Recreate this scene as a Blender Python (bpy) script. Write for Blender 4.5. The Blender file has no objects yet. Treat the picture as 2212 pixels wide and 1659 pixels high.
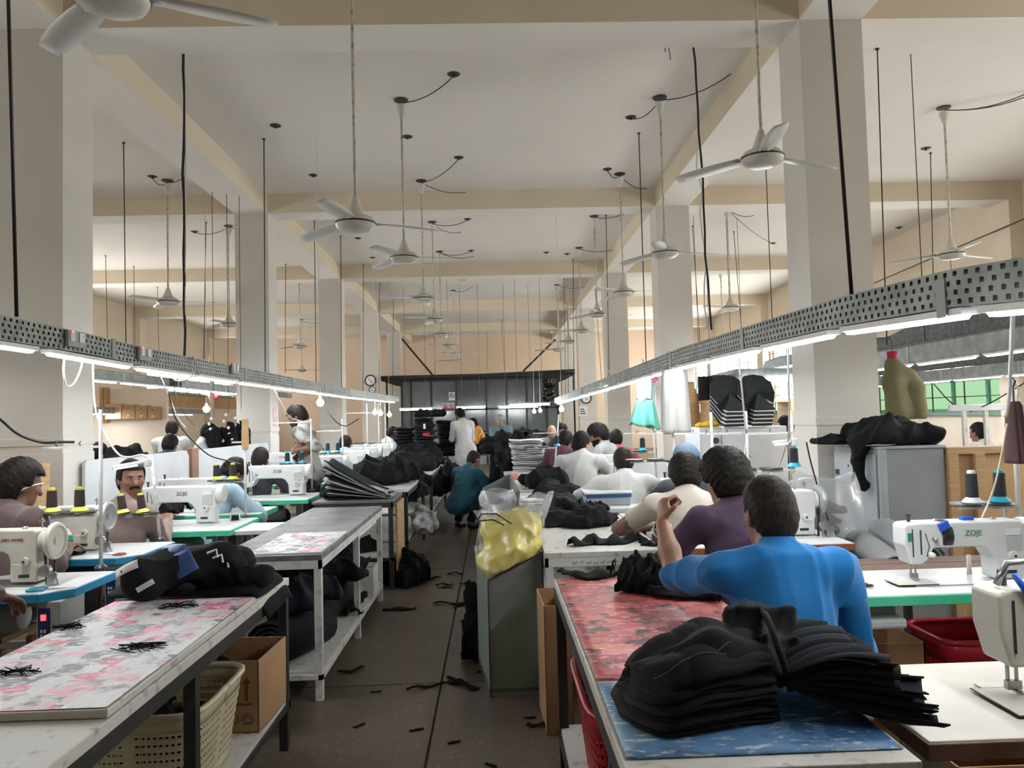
import bpy, bmesh, math, random
import numpy as np
from mathutils import Vector, Matrix

SC = bpy.context.scene
COL = SC.collection
PI = math.pi
RAD = math.radians

# ------------------------------------------------------------------ camera
F, CX, CY = 1600.0, 1106.0, 829.5
CAM = Vector((0.0, 0.0, 1.5))
yaw, pitch, roll = math.atan(42.8 / F), math.atan(69.4 / F), 0.026
fwd = Vector((math.sin(yaw) * math.cos(pitch), math.cos(yaw) * math.cos(pitch), math.sin(pitch)))
r0 = Vector((math.cos(yaw), -math.sin(yaw), 0))
u0 = r0.cross(fwd)
cr = r0 * math.cos(roll) - u0 * math.sin(roll)
cu = r0 * math.sin(roll) + u0 * math.cos(roll)
cam_data = bpy.data.cameras.new('camera')
cam_data.sensor_width = 36.0
cam_data.lens = F / 2212.0 * 36.0
cam_data.clip_start = 0.05
cam_data.clip_end = 200
cam = bpy.data.objects.new('camera', cam_data)
COL.objects.link(cam)
M4 = Matrix.Identity(4)
for i in range(3):
    M4[i][0], M4[i][1], M4[i][2], M4[i][3] = cr[i], cu[i], -fwd[i], CAM[i]
cam.matrix_world = M4
SC.camera = cam


def ray(px, py):
    d = fwd * F + cr * (px - CX) + cu * (CY - py)
    return d


def aty(px, py, Y):
    d = ray(px, py)
    return CAM + d * ((Y - CAM.y) / d.y)


def atz(px, py, Z):
    d = ray(px, py)
    return CAM + d * ((Z - CAM.z) / d.z)


def atx(px, py, X):
    d = ray(px, py)
    return CAM + d * ((X - CAM.x) / d.x)


# ------------------------------------------------------------------ light and exposure
SC.view_settings.view_transform = 'Standard'
SC.view_settings.look = 'None'
SC.view_settings.exposure = 0.22
SC.view_settings.gamma = 1.0
SC.view_settings.use_curve_mapping = False
world = bpy.data.worlds.new('world')
SC.world = world
world.use_nodes = True
wn = world.node_tree.nodes
wn['Background'].inputs[0].default_value = (1.0, 0.95, 0.90, 1)
wn['Background'].inputs[1].default_value = 14.5
TUBE_W = 85.0
BULB_W = 30.0


def portal(name, loc, rot, sx, sy):
    L = bpy.data.lights.new(name, 'AREA')
    L.shape = 'RECTANGLE'
    L.size, L.size_y = sx, sy
    L.cycles.is_portal = True
    o = bpy.data.objects.new(name, L)
    o.location = loc
    o.rotation_euler = rot
    COL.objects.link(o)


# ------------------------------------------------------------------ materials
MATS = {}


def mat(name, c, rough=0.6, c2=None, scale=8.0, metal=0.0, bump=0.0, bscale=None, spec=0.5, detail=4.0, lo=0.35, hi=0.65,
        trans=0.0, alpha=1.0, sheen=0.0, stretch=None):
    if name in MATS:
        return MATS[name]
    m = bpy.data.materials.new(name)
    m.use_nodes = True
    nt = m.node_tree
    b = nt.nodes['Principled BSDF']
    b.inputs['Base Color'].default_value = (*c, 1)
    b.inputs['Roughness'].default_value = rough
    b.inputs['Metallic'].default_value = metal
    b.inputs['Specular IOR Level'].default_value = spec
    b.inputs['Transmission Weight'].default_value = trans
    b.inputs['Alpha'].default_value = alpha
    if sheen:
        b.inputs['Sheen Weight'].default_value = sheen
        b.inputs['Sheen Roughness'].default_value = 0.5
    if c2 or bump:
        tc = nt.nodes.new('ShaderNodeTexCoord')
        vec = tc.outputs['Object']
        if stretch:
            mp = nt.nodes.new('ShaderNodeMapping')
            mp.inputs['Scale'].default_value = stretch
            nt.links.new(vec, mp.inputs[0])
            vec = mp.outputs[0]
        n = nt.nodes.new('ShaderNodeTexNoise')
        n.inputs['Scale'].default_value = scale
        n.inputs['Detail'].default_value = detail
        nt.links.new(vec, n.inputs['Vector'])
        if c2:
            r = nt.nodes.new('ShaderNodeValToRGB')
            r.color_ramp.elements[0].position = lo
            r.color_ramp.elements[1].position = hi
            r.color_ramp.elements[0].color = (*c, 1)
            r.color_ramp.elements[1].color = (*c2, 1)
            nt.links.new(n.outputs['Fac'], r.inputs[0])
            nt.links.new(r.outputs[0], b.inputs['Base Color'])
        if bump:
            n2 = nt.nodes.new('ShaderNodeTexNoise')
            n2.inputs['Scale'].default_value = bscale or scale * 6
            n2.inputs['Detail'].default_value = 3
            nt.links.new(vec, n2.inputs['Vector'])
            bp = nt.nodes.new('ShaderNodeBump')
            bp.inputs['Strength'].default_value = bump
            bp.inputs['Distance'].default_value = 0.01
            nt.links.new(n2.outputs['Fac'], bp.inputs['Height'])
            nt.links.new(bp.outputs[0], b.inputs['Normal'])
    MATS[name] = m
    return m


def emat(name, c, s):
    if name in MATS:
        return MATS[name]
    m = bpy.data.materials.new(name)
    m.use_nodes = True
    nt = m.node_tree
    b = nt.nodes['Principled BSDF']
    b.inputs['Base Color'].default_value = (*c, 1)
    b.inputs['Emission Color'].default_value = (*c, 1)
    b.inputs['Emission Strength'].default_value = s
    MATS[name] = m
    return m


def collage(name, cols, sx, sy, dirt=(0.05, 0.05, 0.06), damt=0.45, rough=0.45, wear=(0.75, 0.75, 0.76), scuff=0.5):
    """printed paper / patched table covering: a brick pattern of coloured patches, worn and stained"""
    m = bpy.data.materials.new(name)
    m.use_nodes = True
    nt = m.node_tree
    L = nt.links.new
    N = nt.nodes.new
    b = nt.nodes['Principled BSDF']
    b.inputs['Roughness'].default_value = rough
    tc = N('ShaderNodeTexCoord')
    mp = N('ShaderNodeMapping')
    mp.inputs['Scale'].default_value = (sx, sy, 1)
    L(tc.outputs['Object'], mp.inputs[0])
    ns = N('ShaderNodeTexNoise')
    ns.inputs['Scale'].default_value = 3.0
    L(mp.outputs[0], ns.inputs['Vector'])
    mixv = N('ShaderNodeMix')
    mixv.data_type = 'VECTOR'
    mixv.inputs[0].default_value = 0.12
    L(mp.outputs[0], mixv.inputs[4])
    L(ns.outputs['Color'], mixv.inputs[5])
    v = N('ShaderNodeTexVoronoi')
    v.distance = 'CHEBYCHEV'
    v.inputs['Scale'].default_value = 1.0
    v.inputs['Randomness'].default_value = 0.75
    L(mixv.outputs[1], v.inputs['Vector'])
    sep = N('ShaderNodeSeparateColor')
    L(v.outputs['Color'], sep.inputs[0])
    r = N('ShaderNodeValToRGB')
    r.color_ramp.interpolation = 'CONSTANT'
    for i, cc in enumerate(cols):
        p = i / len(cols)
        e = r.color_ramp.elements[i] if i < 2 else r.color_ramp.elements.new(p)
        e.position = p
        e.color = (*cc, 1)
    L(sep.outputs[0], r.inputs[0])
    # wear: stretched noise reveals pale base
    mp2 = N('ShaderNodeMapping')
    mp2.inputs['Scale'].default_value = (24, 64, 1)
    L(tc.outputs['Object'], mp2.inputs[0])
    n2 = N('ShaderNodeTexNoise')
    n2.inputs['Scale'].default_value = 1.0
    n2.inputs['Detail'].default_value = 6
    L(mp2.outputs[0], n2.inputs['Vector'])
    r2 = N('ShaderNodeValToRGB')
    r2.color_ramp.elements[0].position = scuff
    r2.color_ramp.elements[1].position = scuff + 0.05
    L(n2.outputs['Fac'], r2.inputs[0])
    mx = N('ShaderNodeMix')
    mx.data_type = 'RGBA'
    L(r2.outputs[0], mx.inputs[0])
    L(r.outputs[0], mx.inputs[6])
    mx.inputs[7].default_value = (*wear, 1)
    n3 = N('ShaderNodeTexNoise')
    n3.inputs['Scale'].default_value = 14.5
    n3.inputs['Detail'].default_value = 8
    n3.inputs['Roughness'].default_value = 0.7
    L(tc.outputs['Object'], n3.inputs['Vector'])
    r3 = N('ShaderNodeValToRGB')
    r3.color_ramp.elements[0].position = 0.52
    r3.color_ramp.elements[1].position = 0.66
    r3.color_ramp.elements[1].color = (damt * 2, damt * 2, damt * 2, 1)
    L(n3.outputs['Fac'], r3.inputs[0])
    mx2 = N('ShaderNodeMix')
    mx2.data_type = 'RGBA'
    L(r3.outputs[0], mx2.inputs[0])
    L(mx.outputs[2], mx2.inputs[6])
    mx2.inputs[7].default_value = (*dirt, 1)
    L(mx2.outputs[2], b.inputs['Base Color'])
    MATS[name] = m
    return m


# ------------------------------------------------------------------ mesh helpers
class MB:
    def __init__(s):
        s.v, s.f, s.m = [], [], []
        s.cur = 0

    def add(s, vs, fs):
        o = len(s.v)
        s.v += [tuple(v) for v in vs]
        s.f += [tuple(i + o for i in f) for f in fs]
        s.m += [s.cur] * len(fs)
        return s

    def box(s, lo, hi, M=None):
        x0, y0, z0 = lo
        x1, y1, z1 = hi
        vs = [(x0, y0, z0), (x1, y0, z0), (x1, y1, z0), (x0, y1, z0), (x0, y0, z1), (x1, y0, z1), (x1, y1, z1), (x0, y1, z1)]
        if M is not None:
            vs = [tuple(M @ Vector(v)) for v in vs]
        return s.add(vs, [(0, 3, 2, 1), (4, 5, 6, 7), (0, 1, 5, 4), (1, 2, 6, 5), (2, 3, 7, 6), (3, 0, 4, 7)])

    def cbox(s, c, d, M=None):
        return s.box((c[0] - d[0] / 2, c[1] - d[1] / 2, c[2] - d[2] / 2), (c[0] + d[0] / 2, c[1] + d[1] / 2, c[2] + d[2] / 2), M)

    def tube(s, pts, r, n=8, caps=True, r2=None):
        pts = [Vector(p) for p in pts]
        k = len(pts)
        o = len(s.v)
        prev = None
        vs = []
        for i, p in enumerate(pts):
            t = (pts[min(i + 1, k - 1)] - pts[max(i - 1, 0)])
            if t.length < 1e-9:
                t = Vector((0, 0, 1))
            t.normalize()
            if prev is None:
                a = Vector((0, 0, 1)) if abs(t.z) < 0.9 else Vector((1, 0, 0))
                a = (a - t * a.dot(t)).normalized()
            else:
                a = prev - t * prev.dot(t)
                a = a.normalized() if a.length > 1e-6 else Vector((1, 0, 0))
            prev = a
            b = t.cross(a)
            rr = r if r2 is None else r + (r2 - r) * i / max(1, k - 1)
            if isinstance(r, (list, tuple)):
                rr = r[i]
            for j in range(n):
                an = 2 * PI * j / n
                vs.append(p + a * math.cos(an) * rr + b * math.sin(an) * rr)
        fs = []
        for i in range(k - 1):
            for j in range(n):
                j2 = (j + 1) % n
                fs.append((i * n + j, i * n + j2, (i + 1) * n + j2, (i + 1) * n + j))
        if caps:
            fs.append(tuple(range(n - 1, -1, -1)))
            fs.append(tuple((k - 1) * n + j for j in range(n)))
        return s.add(vs, fs)

    def lathe(s, prof, c=(0, 0, 0), n=20, axis='z'):
        """prof: list of (radius, height)"""
        vs, fs = [], []
        for (r, h) in prof:
            for j in range(n):
                a = 2 * PI * j / n
                p = (r * math.cos(a), r * math.sin(a), h)
                if axis == 'x':
                    p = (h, r * math.cos(a), r * math.sin(a))
                elif axis == 'y':
                    p = (r * math.sin(a), h, r * math.cos(a))
                vs.append((p[0] + c[0], p[1] + c[1], p[2] + c[2]))
        k = len(prof)
        for i in range(k - 1):
            for j in range(n):
                j2 = (j + 1) % n
                fs.append((i * n + j, i * n + j2, (i + 1) * n + j2, (i + 1) * n + j))
        fs.append(tuple(range(n - 1, -1, -1)))
        fs.append(tuple((k - 1) * n + j for j in range(n)))
        return s.add(vs, fs)

    def prism(s, poly, d0, d1, axis='y'):
        """poly in (a,b); extruded along axis"""
        def P(a, b, d):
            return {'y': (a, d, b), 'x': (d, a, b), 'z': (a, b, d)}[axis]
        n = len(poly)
        vs = [P(a, b, d0) for a, b in poly] + [P(a, b, d1) for a, b in poly]
        fs = [tuple(range(n)), tuple(range(2 * n - 1, n - 1, -1))]
        for i in range(n):
            j = (i + 1) % n
            fs.append((i, i + n, j + n, j))
        return s.add(vs, fs)

    def grid(s, fn, nu, nv):
        vs = [fn(i / nu, j / nv) for i in range(nu + 1) for j in range(nv + 1)]
        w = nv + 1
        fs = [(i * w + j, (i + 1) * w + j, (i + 1) * w + j + 1, i * w + j + 1) for i in range(nu) for j in range(nv)]
        return s.add(vs, fs)

    def xf(s, M, start=0):
        for i in range(start, len(s.v)):
            s.v[i] = tuple(M @ Vector(s.v[i]))
        return s

    def mesh(s, name, mats):
        me = bpy.data.meshes.new(name)
        me.from_pydata(s.v, [], s.f)
        if not isinstance(mats, (list, tuple)):
            mats = [mats]
        for m in mats:
            me.materials.append(m)
        if len(mats) > 1:
            me.polygons.foreach_set('material_index', s.m)
        bm = bmesh.new()
        bm.from_mesh(me)
        bmesh.ops.recalc_face_normals(bm, faces=bm.faces[:])
        bm.to_mesh(me)
        bm.free()
        return me

    def build(s, name, mats, parent=None, smooth=False, bevel=0.0, solid=0.0, sub=0, loc=None, segs=2, ang=None):
        me = s.mesh(name, mats)
        o = bpy.data.objects.new(name, me)
        COL.objects.link(o)
        if parent is not None:
            o.parent = parent
        if loc is not None:
            o.location = loc
        if smooth:
            me.polygons.foreach_set('use_smooth', [True] * len(me.polygons))
            if ang:
                try:
                    me.set_sharp_from_angle(angle=RAD(ang))
                except Exception:
                    pass
        if solid:
            md = o.modifiers.new('solid', 'SOLIDIFY')
            md.thickness = solid
            md.offset = 0
        if bevel:
            md = o.modifiers.new('bevel', 'BEVEL')
            md.width = bevel
            md.segments = segs
            md.limit_method = 'ANGLE'
            md.angle_limit = RAD(35)
            md.harden_normals = False
        if sub:
            md = o.modifiers.new('sub', 'SUBSURF')
            md.levels = md.render_levels = sub
        return o


def tag(o, label=None, cat=None, group=None, kind=None):
    if label:
        o['label'] = label
    if cat:
        o['category'] = cat
    if group:
        o['group'] = group
    if kind:
        o['kind'] = kind
    return o


def thing(name, label, cat, loc=(0, 0, 0), rz=0.0, group=None):
    o = bpy.data.objects.new(name, None)
    o.empty_display_size = 0.1
    COL.objects.link(o)
    o.location = loc
    o.rotation_euler = (0, 0, rz)
    return tag(o, label, cat, group)


def dup(root, loc, rz=None, label=None, group=None):
    kids = {}

    def rec(o, par):
        c = o.copy()
        COL.objects.link(c)
        if par is not None:
            c.parent = par
        for ch in [x for x in CH.get(o.name, [])]:
            rec(bpy.data.objects[ch], c)
        return c
    CH = {}
    stack = [root]
    while stack:
        o = stack.pop()
        CH[o.name] = [x.name for x in o.children]
        stack += list(o.children)
    r = rec(root, None)
    r.location = loc
    if rz is not None:
        r.rotation_euler = (0, 0, rz)
    if label:
        r['label'] = label
    if group:
        r['group'] = group
    return r


def text(name, body, size, m, parent, loc, rot, ext=0.0008, align='CENTER', sx=1.0):
    c = bpy.data.curves.new(name, 'FONT')
    c.body = body
    c.size = size
    c.extrude = ext
    c.align_x = align
    c.align_y = 'CENTER'
    c.materials.append(m)
    t_ = bpy.data.objects.new(name, c)
    COL.objects.link(t_)
    me = bpy.data.meshes.new_from_object(t_)
    bpy.data.objects.remove(t_)
    o = bpy.data.objects.new(name, me)
    COL.objects.link(o)
    o.parent = parent
    o.location = loc
    o.rotation_euler = rot
    o.scale = (sx, 1, 1)
    return o


def struct(o):
    o['kind'] = 'structure'
    return o


def sag(a, b, d, n=10):
    a, b = Vector(a), Vector(b)
    return [a.lerp(b, i / n) - Vector((0, 0, d * 4 * (i / n) * (1 - i / n))) for i in range(n + 1)]


ORD = ['first', 'second', 'third', 'fourth', 'fifth', 'sixth', 'seventh', 'eighth', 'ninth', 'tenth', 'eleventh', 'twelfth',
       'thirteenth', 'fourteenth', 'fifteenth', 'sixteenth', 'seventeenth', 'eighteenth', 'nineteenth', 'twentieth']
# ------------------------------------------------------------------ shared materials
M_ceil = mat('ceiling_paint', (0.82, 0.785, 0.745), 0.85, (0.76, 0.725, 0.69), 0.7, lo=0.3, hi=0.75)
M_beam = mat('beam_cream', (0.70, 0.61, 0.47), 0.8, (0.64, 0.56, 0.44), 1.2, lo=0.3, hi=0.75)
M_colm = mat('column_cream', (0.63, 0.60, 0.55), 0.7, (0.58, 0.55, 0.505), 1.5, lo=0.3, hi=0.75)
M_wall = mat('wall_cream', (0.76, 0.66, 0.53), 0.8, (0.68, 0.58, 0.47), 1.0, lo=0.3, hi=0.75)
M_black = mat('black_metal', (0.012, 0.012, 0.013), 0.45)
M_blackp = mat('black_plastic', (0.015, 0.015, 0.016), 0.4)
M_white = mat('white_enamel', (0.74, 0.76, 0.75), 0.3, (0.66, 0.68, 0.67), 5)
M_cream = mat('cream_enamel', (0.66, 0.64, 0.57), 0.35, (0.56, 0.53, 0.46), 7)
M_whitep = mat('white_painted_steel', (0.62, 0.62, 0.60), 0.5, (0.30, 0.29, 0.27), 14, lo=0.52, hi=0.75)
M_steel = mat('bare_steel', (0.45, 0.45, 0.46), 0.3, metal=0.9)
M_dsteel = mat('dark_steel', (0.09, 0.09, 0.095), 0.35, metal=0.7)
M_gal = mat('galvanised_trunking', (0.30, 0.33, 0.32), 0.5, (0.20, 0.22, 0.215), 9, metal=0.35)
M_wood = mat('raw_plywood', (0.50, 0.32, 0.16), 0.65, (0.40, 0.24, 0.11), 5, stretch=(1, 1, 8))
M_lam = mat('white_laminate', (0.70, 0.71, 0.70), 0.32, (0.60, 0.61, 0.60), 4)
M_card = mat('cardboard', (0.40, 0.24, 0.12), 0.85, (0.33, 0.19, 0.09), 4)
M_blk = mat('black_fabric', (0.0055, 0.006, 0.007), 0.85, (0.010, 0.0105, 0.012), 6, bump=0.25, bscale=260, spec=0.15, sheen=0.01)
M_blk2 = mat('charcoal_fabric', (0.011, 0.012, 0.014), 0.85, (0.018, 0.019, 0.022), 6, bump=0.25, bscale=260, spec=0.15, sheen=0.01)
M_navy = mat('navy_fabric', (0.010, 0.013, 0.020), 0.8, (0.015, 0.019, 0.029), 6, bump=0.25, bscale=260, spec=0.15, sheen=0.01)
M_cable = mat('black_cable', (0.010, 0.010, 0.010), 0.5)
M_wcable = mat('white_cable', (0.62, 0.62, 0.62), 0.5)
M_tube = emat('led_tube', (0.93, 0.97, 1.0), TUBE_W)
M_bulb = emat('led_bulb', (0.95, 0.98, 1.0), BULB_W)
# ================================================================== the setting
CEIL, BB = 5.0, 4.7
XL0, XL1 = -3.87, -3.37
XR0, XR1 = 2.60, 3.12
CYS = [5.9 + 5.4 * k for k in range(-1, 5)]
WL, WR, WB, WF = -10.6, 8.4, 31.5, -6.0
CD = 0.44

# floor: terrazzo slabs laid with thin recessed joints
m = bpy.data.materials.new('terrazzo')
m.use_nodes = True
nt = m.node_tree
b = nt.nodes['Principled BSDF']
tc = nt.nodes.new('ShaderNodeTexCoord')
v1 = nt.nodes.new('ShaderNodeTexVoronoi')
v1.inputs['Scale'].default_value = 55
n1 = nt.nodes.new('ShaderNodeTexNoise')
n1.inputs['Scale'].default_value = 1.1
n1.inputs['Detail'].default_value = 8
sp = nt.nodes.new('ShaderNodeSeparateColor')
ra = nt.nodes.new('ShaderNodeValToRGB')
ra.color_ramp.elements[0].color = (0.125, 0.095, 0.072, 1)
ra.color_ramp.elements[1].color = (0.215, 0.175, 0.140, 1)
e = ra.color_ramp.elements.new(0.9)
e.color = (0.15, 0.117, 0.09, 1)
rb = nt.nodes.new('ShaderNodeValToRGB')
rb.color_ramp.elements[0].position = 0.3
rb.color_ramp.elements[1].position = 0.7
rb.color_ramp.elements[0].color = (0.55, 0.55, 0.55, 1)
mx = nt.nodes.new('ShaderNodeMix')
mx.data_type = 'RGBA'
mx.blend_type = 'MULTIPLY'
mx.inputs[0].default_value = 1
for s_ in (v1, n1):
    nt.links.new(tc.outputs['Object'], s_.inputs['Vector'])
nt.links.new(v1.outputs['Color'], sp.inputs[0])
nt.links.new(sp.outputs[0], ra.inputs[0])
nt.links.new(n1.outputs['Fac'], rb.inputs[0])
nt.links.new(ra.outputs[0], mx.inputs[6])
nt.links.new(rb.outputs[0], mx.inputs[7])
nt.links.new(mx.outputs[2], b.inputs['Base Color'])
b.inputs['Roughness'].default_value = 0.38
M_floor = m
M_joint = mat('floor_joint', (0.05, 0.04, 0.03), 0.8)
fl = struct(MB().box((WL - .3, WF - .3, -0.12), (WR + .3, WB + .3, -0.012)).build('floor', M_joint))
xs = [WL] + [x for x in np.arange(-0.33 - 3.2 * 3, WR, 3.2) if x > WL + .2] + [WR]
ys = [WF] + [y for y in np.arange(4.28 - 3.2 * 3, WB, 3.2) if y > WF + .2] + [WB]
for i in range(len(xs) - 1):
    for j in range(len(ys) - 1):
        g = 0.006
        MB().box((xs[i] + g, ys[j] + g, -0.03), (xs[i + 1] - g, ys[j + 1] - g, 0.0)).build('floor_slab', M_floor, fl)

struct(MB().box((WL - .3, WF - .3, CEIL), (WR + .3, WB + .3, CEIL + .2)).build('ceiling', M_ceil))

# beams
def beam(name, lo, hi):
    s = MB().box(lo, hi)
    s.m[0] = 1   # the underside takes the slab's white
    return struct(s.build(name, [M_beam, M_ceil]))
for k, (a, b_) in enumerate(((XL0, XL1), (XR0, XR1))):
    beam('trim_%d' % (k + 1), (a, WF, BB), (b_, WB, CEIL + .01))
k = 3
for y in CYS:
    for (a, b_) in ((WL, XL0), (XL1, XR0), (XR1, WR)):
        beam('trim_%d' % k, (a, y, BB), (b_, y + CD, CEIL + .01))
        k += 1

# columns with a projecting dado band
def column(x0, x1, y0, name):
    c = struct(MB().box((x0, y0, 0), (x1, y0 + CD, BB)).build(name, M_colm))
    MB().box((x0 - .012, y0 - .012, 1.36), (x1 + .012, y0 + CD + .012, 1.425)).build('dado_band', M_colm, c, bevel=.004)
    MB().box((x0 - .008, y0 - .008, 0), (x1 + .008, y0 + CD + .008, 1.30)).build('dado_facing', M_colm, c, bevel=.004)
    return c
n = 1
for y in CYS:
    column(XL0, XL1, y, 'column_%d' % n)
    n += 1
    column(XR0, XR1, y, 'column_%d' % n)
    n += 1

# walls; openings carry windows
def wall_x(name, X, thick, openings, m):
    """wall in the plane x = X, openings [(y0,y1,z0,z1)] sorted"""
    w = MB()
    y = WF - .3
    a, b_ = (X, X + thick) if thick > 0 else (X + thick, X)
    for (o0, o1, z0, z1) in openings:
        w.box((a, y, 0), (b_, o0, CEIL))
        w.box((a, o0, 0), (b_, o1, z0))
        w.box((a, o0, z1), (b_, o1, CEIL))
        y = o1
    w.box((a, y, 0), (b_, WB + .3, CEIL))
    return struct(w.build(name, m))
RW = [(2.2, 5.4, 1.1, 3.0), (6.8, 10.4, 1.36, 2.75), (11.5, 16.3, 1.36, 2.75), (18.0, 22.0, 1.4, 3.4), (23.2, 30.5, 1.4, 3.6)]  # the two farthest openings are added, mostly hidden, to brighten the far hall
LW = [(1.8, 5.0, 1.2, 3.2), (14.5, 19.2, 1.3, 3.6), (23.0, 30.5, 2.56, 3.5)]  # the first two are out of view, added to let in more light
wall_x('wall_right', WR, .25, RW, M_wall)
wall_x('wall_left', WL, -.25, LW, M_wall)
M_wallb = mat('wall_back_peach', (0.74, 0.58, 0.45), 0.8, (0.66, 0.52, 0.40), 1.0, lo=0.3, hi=0.75)
struct(MB().box((WL - .3, WB, 0), (WR + .3, WB + .25, CEIL)).build('wall_back', M_wallb))
w = MB()
RO = []
x = WL - .3
for (o0, o1, z0, z1) in RO:
    w.box((x, WF - .25, 0), (o0, WF, CEIL))
    w.box((o0, WF - .25, 0), (o1, WF, z0))
    w.box((o0, WF - .25, z1), (o1, WF, CEIL))
    x = o1
w.box((x, WF - .25, 0), (WR + .3, WF, CEIL))
struct(w.build('wall_rear', M_wall))
for (o0, o1, z0, z1) in RO:
    portal('rear_window_light', ((o0 + o1) / 2, WF - .26, (z0 + z1) / 2), (RAD(90), 0, 0), o1 - o0, z1 - z0)
for (o0, o1, z0, z1) in RW:
    portal('right_window_light', (WR + .26, (o0 + o1) / 2, (z0 + z1) / 2), (0, RAD(90), 0), z1 - z0, o1 - o0)
for (o0, o1, z0, z1) in LW:
    portal('left_window_light', (WL - .26, (o0 + o1) / 2, (z0 + z1) / 2), (0, RAD(-90), 0), z1 - z0, o1 - o0)

# windows: steel grid frames, green glass louvre panes
M_gframe = mat('green_window_frame', (0.10, 0.26, 0.20), 0.5)
M_gpane = bpy.data.materials.new('green_glass')
M_gpane.use_nodes = True
nt = M_gpane.node_tree
nt.nodes.clear()
out = nt.nodes.new('ShaderNodeOutputMaterial')
tl = nt.nodes.new('ShaderNodeBsdfTranslucent')
tl.inputs[0].default_value = (0.10, 0.16, 0.11, 1)
gl = nt.nodes.new('ShaderNodeBsdfTransparent')
gl.inputs[0].default_value = (0.17, 0.225, 0.175, 1)
ms = nt.nodes.new('ShaderNodeMixShader')
ms.inputs[0].default_value = 0.9
nt.links.new(gl.outputs[0], ms.inputs[2])
nt.links.new(tl.outputs[0], ms.inputs[1])
nt.links.new(ms.outputs[0], out.inputs[0])
M_clear = bpy.data.materials.new('clear_glass')
M_clear.use_nodes = True
nt = M_clear.node_tree
nt.nodes.clear()
out = nt.nodes.new('ShaderNodeOutputMaterial')
gl = nt.nodes.new('ShaderNodeBsdfTransparent')
gl.inputs[0].default_value = (0.95, 0.97, 0.96, 1)
nt.links.new(gl.outputs[0], out.inputs[0])
wi = 1
for side, X, wins, pm in ((1, WR, RW, None), (-1, WL, LW, M_clear)):
    for (o0, o1, z0, z1) in wins:
        root = struct(bpy.data.objects.new('window_%d' % wi, None))
        COL.objects.link(root)
        root.location = (X, (o0 + o1) / 2, z0)
        wi += 1
        H, W2 = z1 - z0, (o1 - o0) / 2
        xx0, xx1 = (0.06, 0.11) if side > 0 else (-0.11, -0.06)
        fr = MB()
        fr.box((xx0, -W2, 0), (xx1, -W2 + .06, H)).box((xx0, W2 - .06, 0), (xx1, W2, H)).box((xx0, -W2, 0), (xx1, W2, .06)).box((xx0, -W2, H - .06), (xx1, W2, H))
        nl = max(2, int(round((o1 - o0) / 1.05)))
        for i in range(1, nl):
            y = -W2 + 2 * W2 * i / nl
            fr.box((xx0, y - .03, 0), (xx1, y + .03, H))
        fr.build('window_frame', M_gframe, root)
        gr = MB()
        gx = -0.02 if side > 0 else 0.02
        for i in range(nl):
            ya = -W2 + 2 * W2 * i / nl + .04
            yb = -W2 + 2 * W2 * (i + 1) / nl - .04
            gr.box((gx - .008, (ya + yb) / 2 - .012, 0), (gx + .008, (ya + yb) / 2 + .012, H))
        nz = max(2, int(H / .25))
        for i in range(1, nz):
            z = H * i / nz
            gr.box((gx - .008, -W2, z - .009), (gx + .008, W2, z + .009))
        gr.build('window_grille', M_dsteel, root)
        for i in range(nl):
            ya = -W2 + 2 * W2 * i / nl + .03
            yb = -W2 + 2 * W2 * (i + 1) / nl - .03
            for k in range(2):
                za, zb = H * k / 2, H * (k + 1) / 2
                MB().box(((xx0 + xx1) / 2 - .003, ya, za + .01), ((xx0 + xx1) / 2 + .003, yb, zb - .01)).build('window_pane', M_gpane if side > 0 and 6 < o0 < 17 and k == 0 else M_clear, root)  # hidden upper panes over the green ones are clear to let more light in
        MB().box((-.10 if side > 0 else -.02, -W2 - .05, -.05), (.02 if side > 0 else .10, W2 + .05, 0)).build('window_sill', mat('sill_green', (.20, .27, .24), .6), root)

# pilasters on the side walls
k = 60
for y in CYS:
    struct(MB().box((WL, y, 0), (WL + .22, y + CD, BB)).build('trim_%d' % k, M_wall)); k += 1
    struct(MB().box((WR - .22, y, 0), (WR, y + CD, BB)).build('trim_%d' % k, M_wall)); k += 1
M_ctrl2 = mat('coupler_grey', (0.34, 0.35, 0.34), 0.5)
# ================================================================== light trunkings
def perf_side(mb, P, nrm_sign, x, holes=True):
    """perforated sheet following the polyline P [(x,y,ztop)] ; face at +-w/2"""
    pitch, rows = 0.042, 4
    for (a, b) in zip(P[:-1], P[1:]):
        a, b = Vector(a), Vector(b)
        L = (b - a).length
        n = max(1, int(L / pitch))
        for i in range(n):
            p, q = a.lerp(b, i / n), a.lerp(b, (i + 1) / n)
            if not holes or p.y > 11:
                continue
            for r in range(rows):
                z0, z1 = -HH * r / rows, -HH * (r + 1) / rows
                oc = 0.35 if r % 2 else 0.65
                def pt(u, z):
                    w = p.lerp(q, u)
                    return (w.x + x, w.y, w.z + z)
                zc, hz = (z0 + z1) / 2, 0.0070
                outer = [pt(0, z1), pt(0.5, z1), pt(1, z1), pt(1, z0), pt(0.5, z0), pt(0, z0)]
                hw = 0.31
                inner = [pt(oc - hw * .6, zc - hz), pt(oc, zc - hz * 1.1), pt(oc + hw * .6, zc - hz), pt(oc + hw * .6, zc + hz), pt(oc, zc + hz * 1.1), pt(oc - hw * .6, zc + hz)]
                mb.add(outer + inner, [(k, (k + 1) % 6, 6 + (k + 1) % 6, 6 + k) for k in range(6)])
        if not holes or b.y > 11:
            a2 = a if (not holes or a.y > 11) else a
            mb.add([(a2.x + x, a2.y, a2.z), (b.x + x, b.y, b.z), (b.x + x, b.y, b.z - HH), (a2.x + x, a2.y, a2.z - HH)], [(0, 1, 2, 3)])


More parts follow.
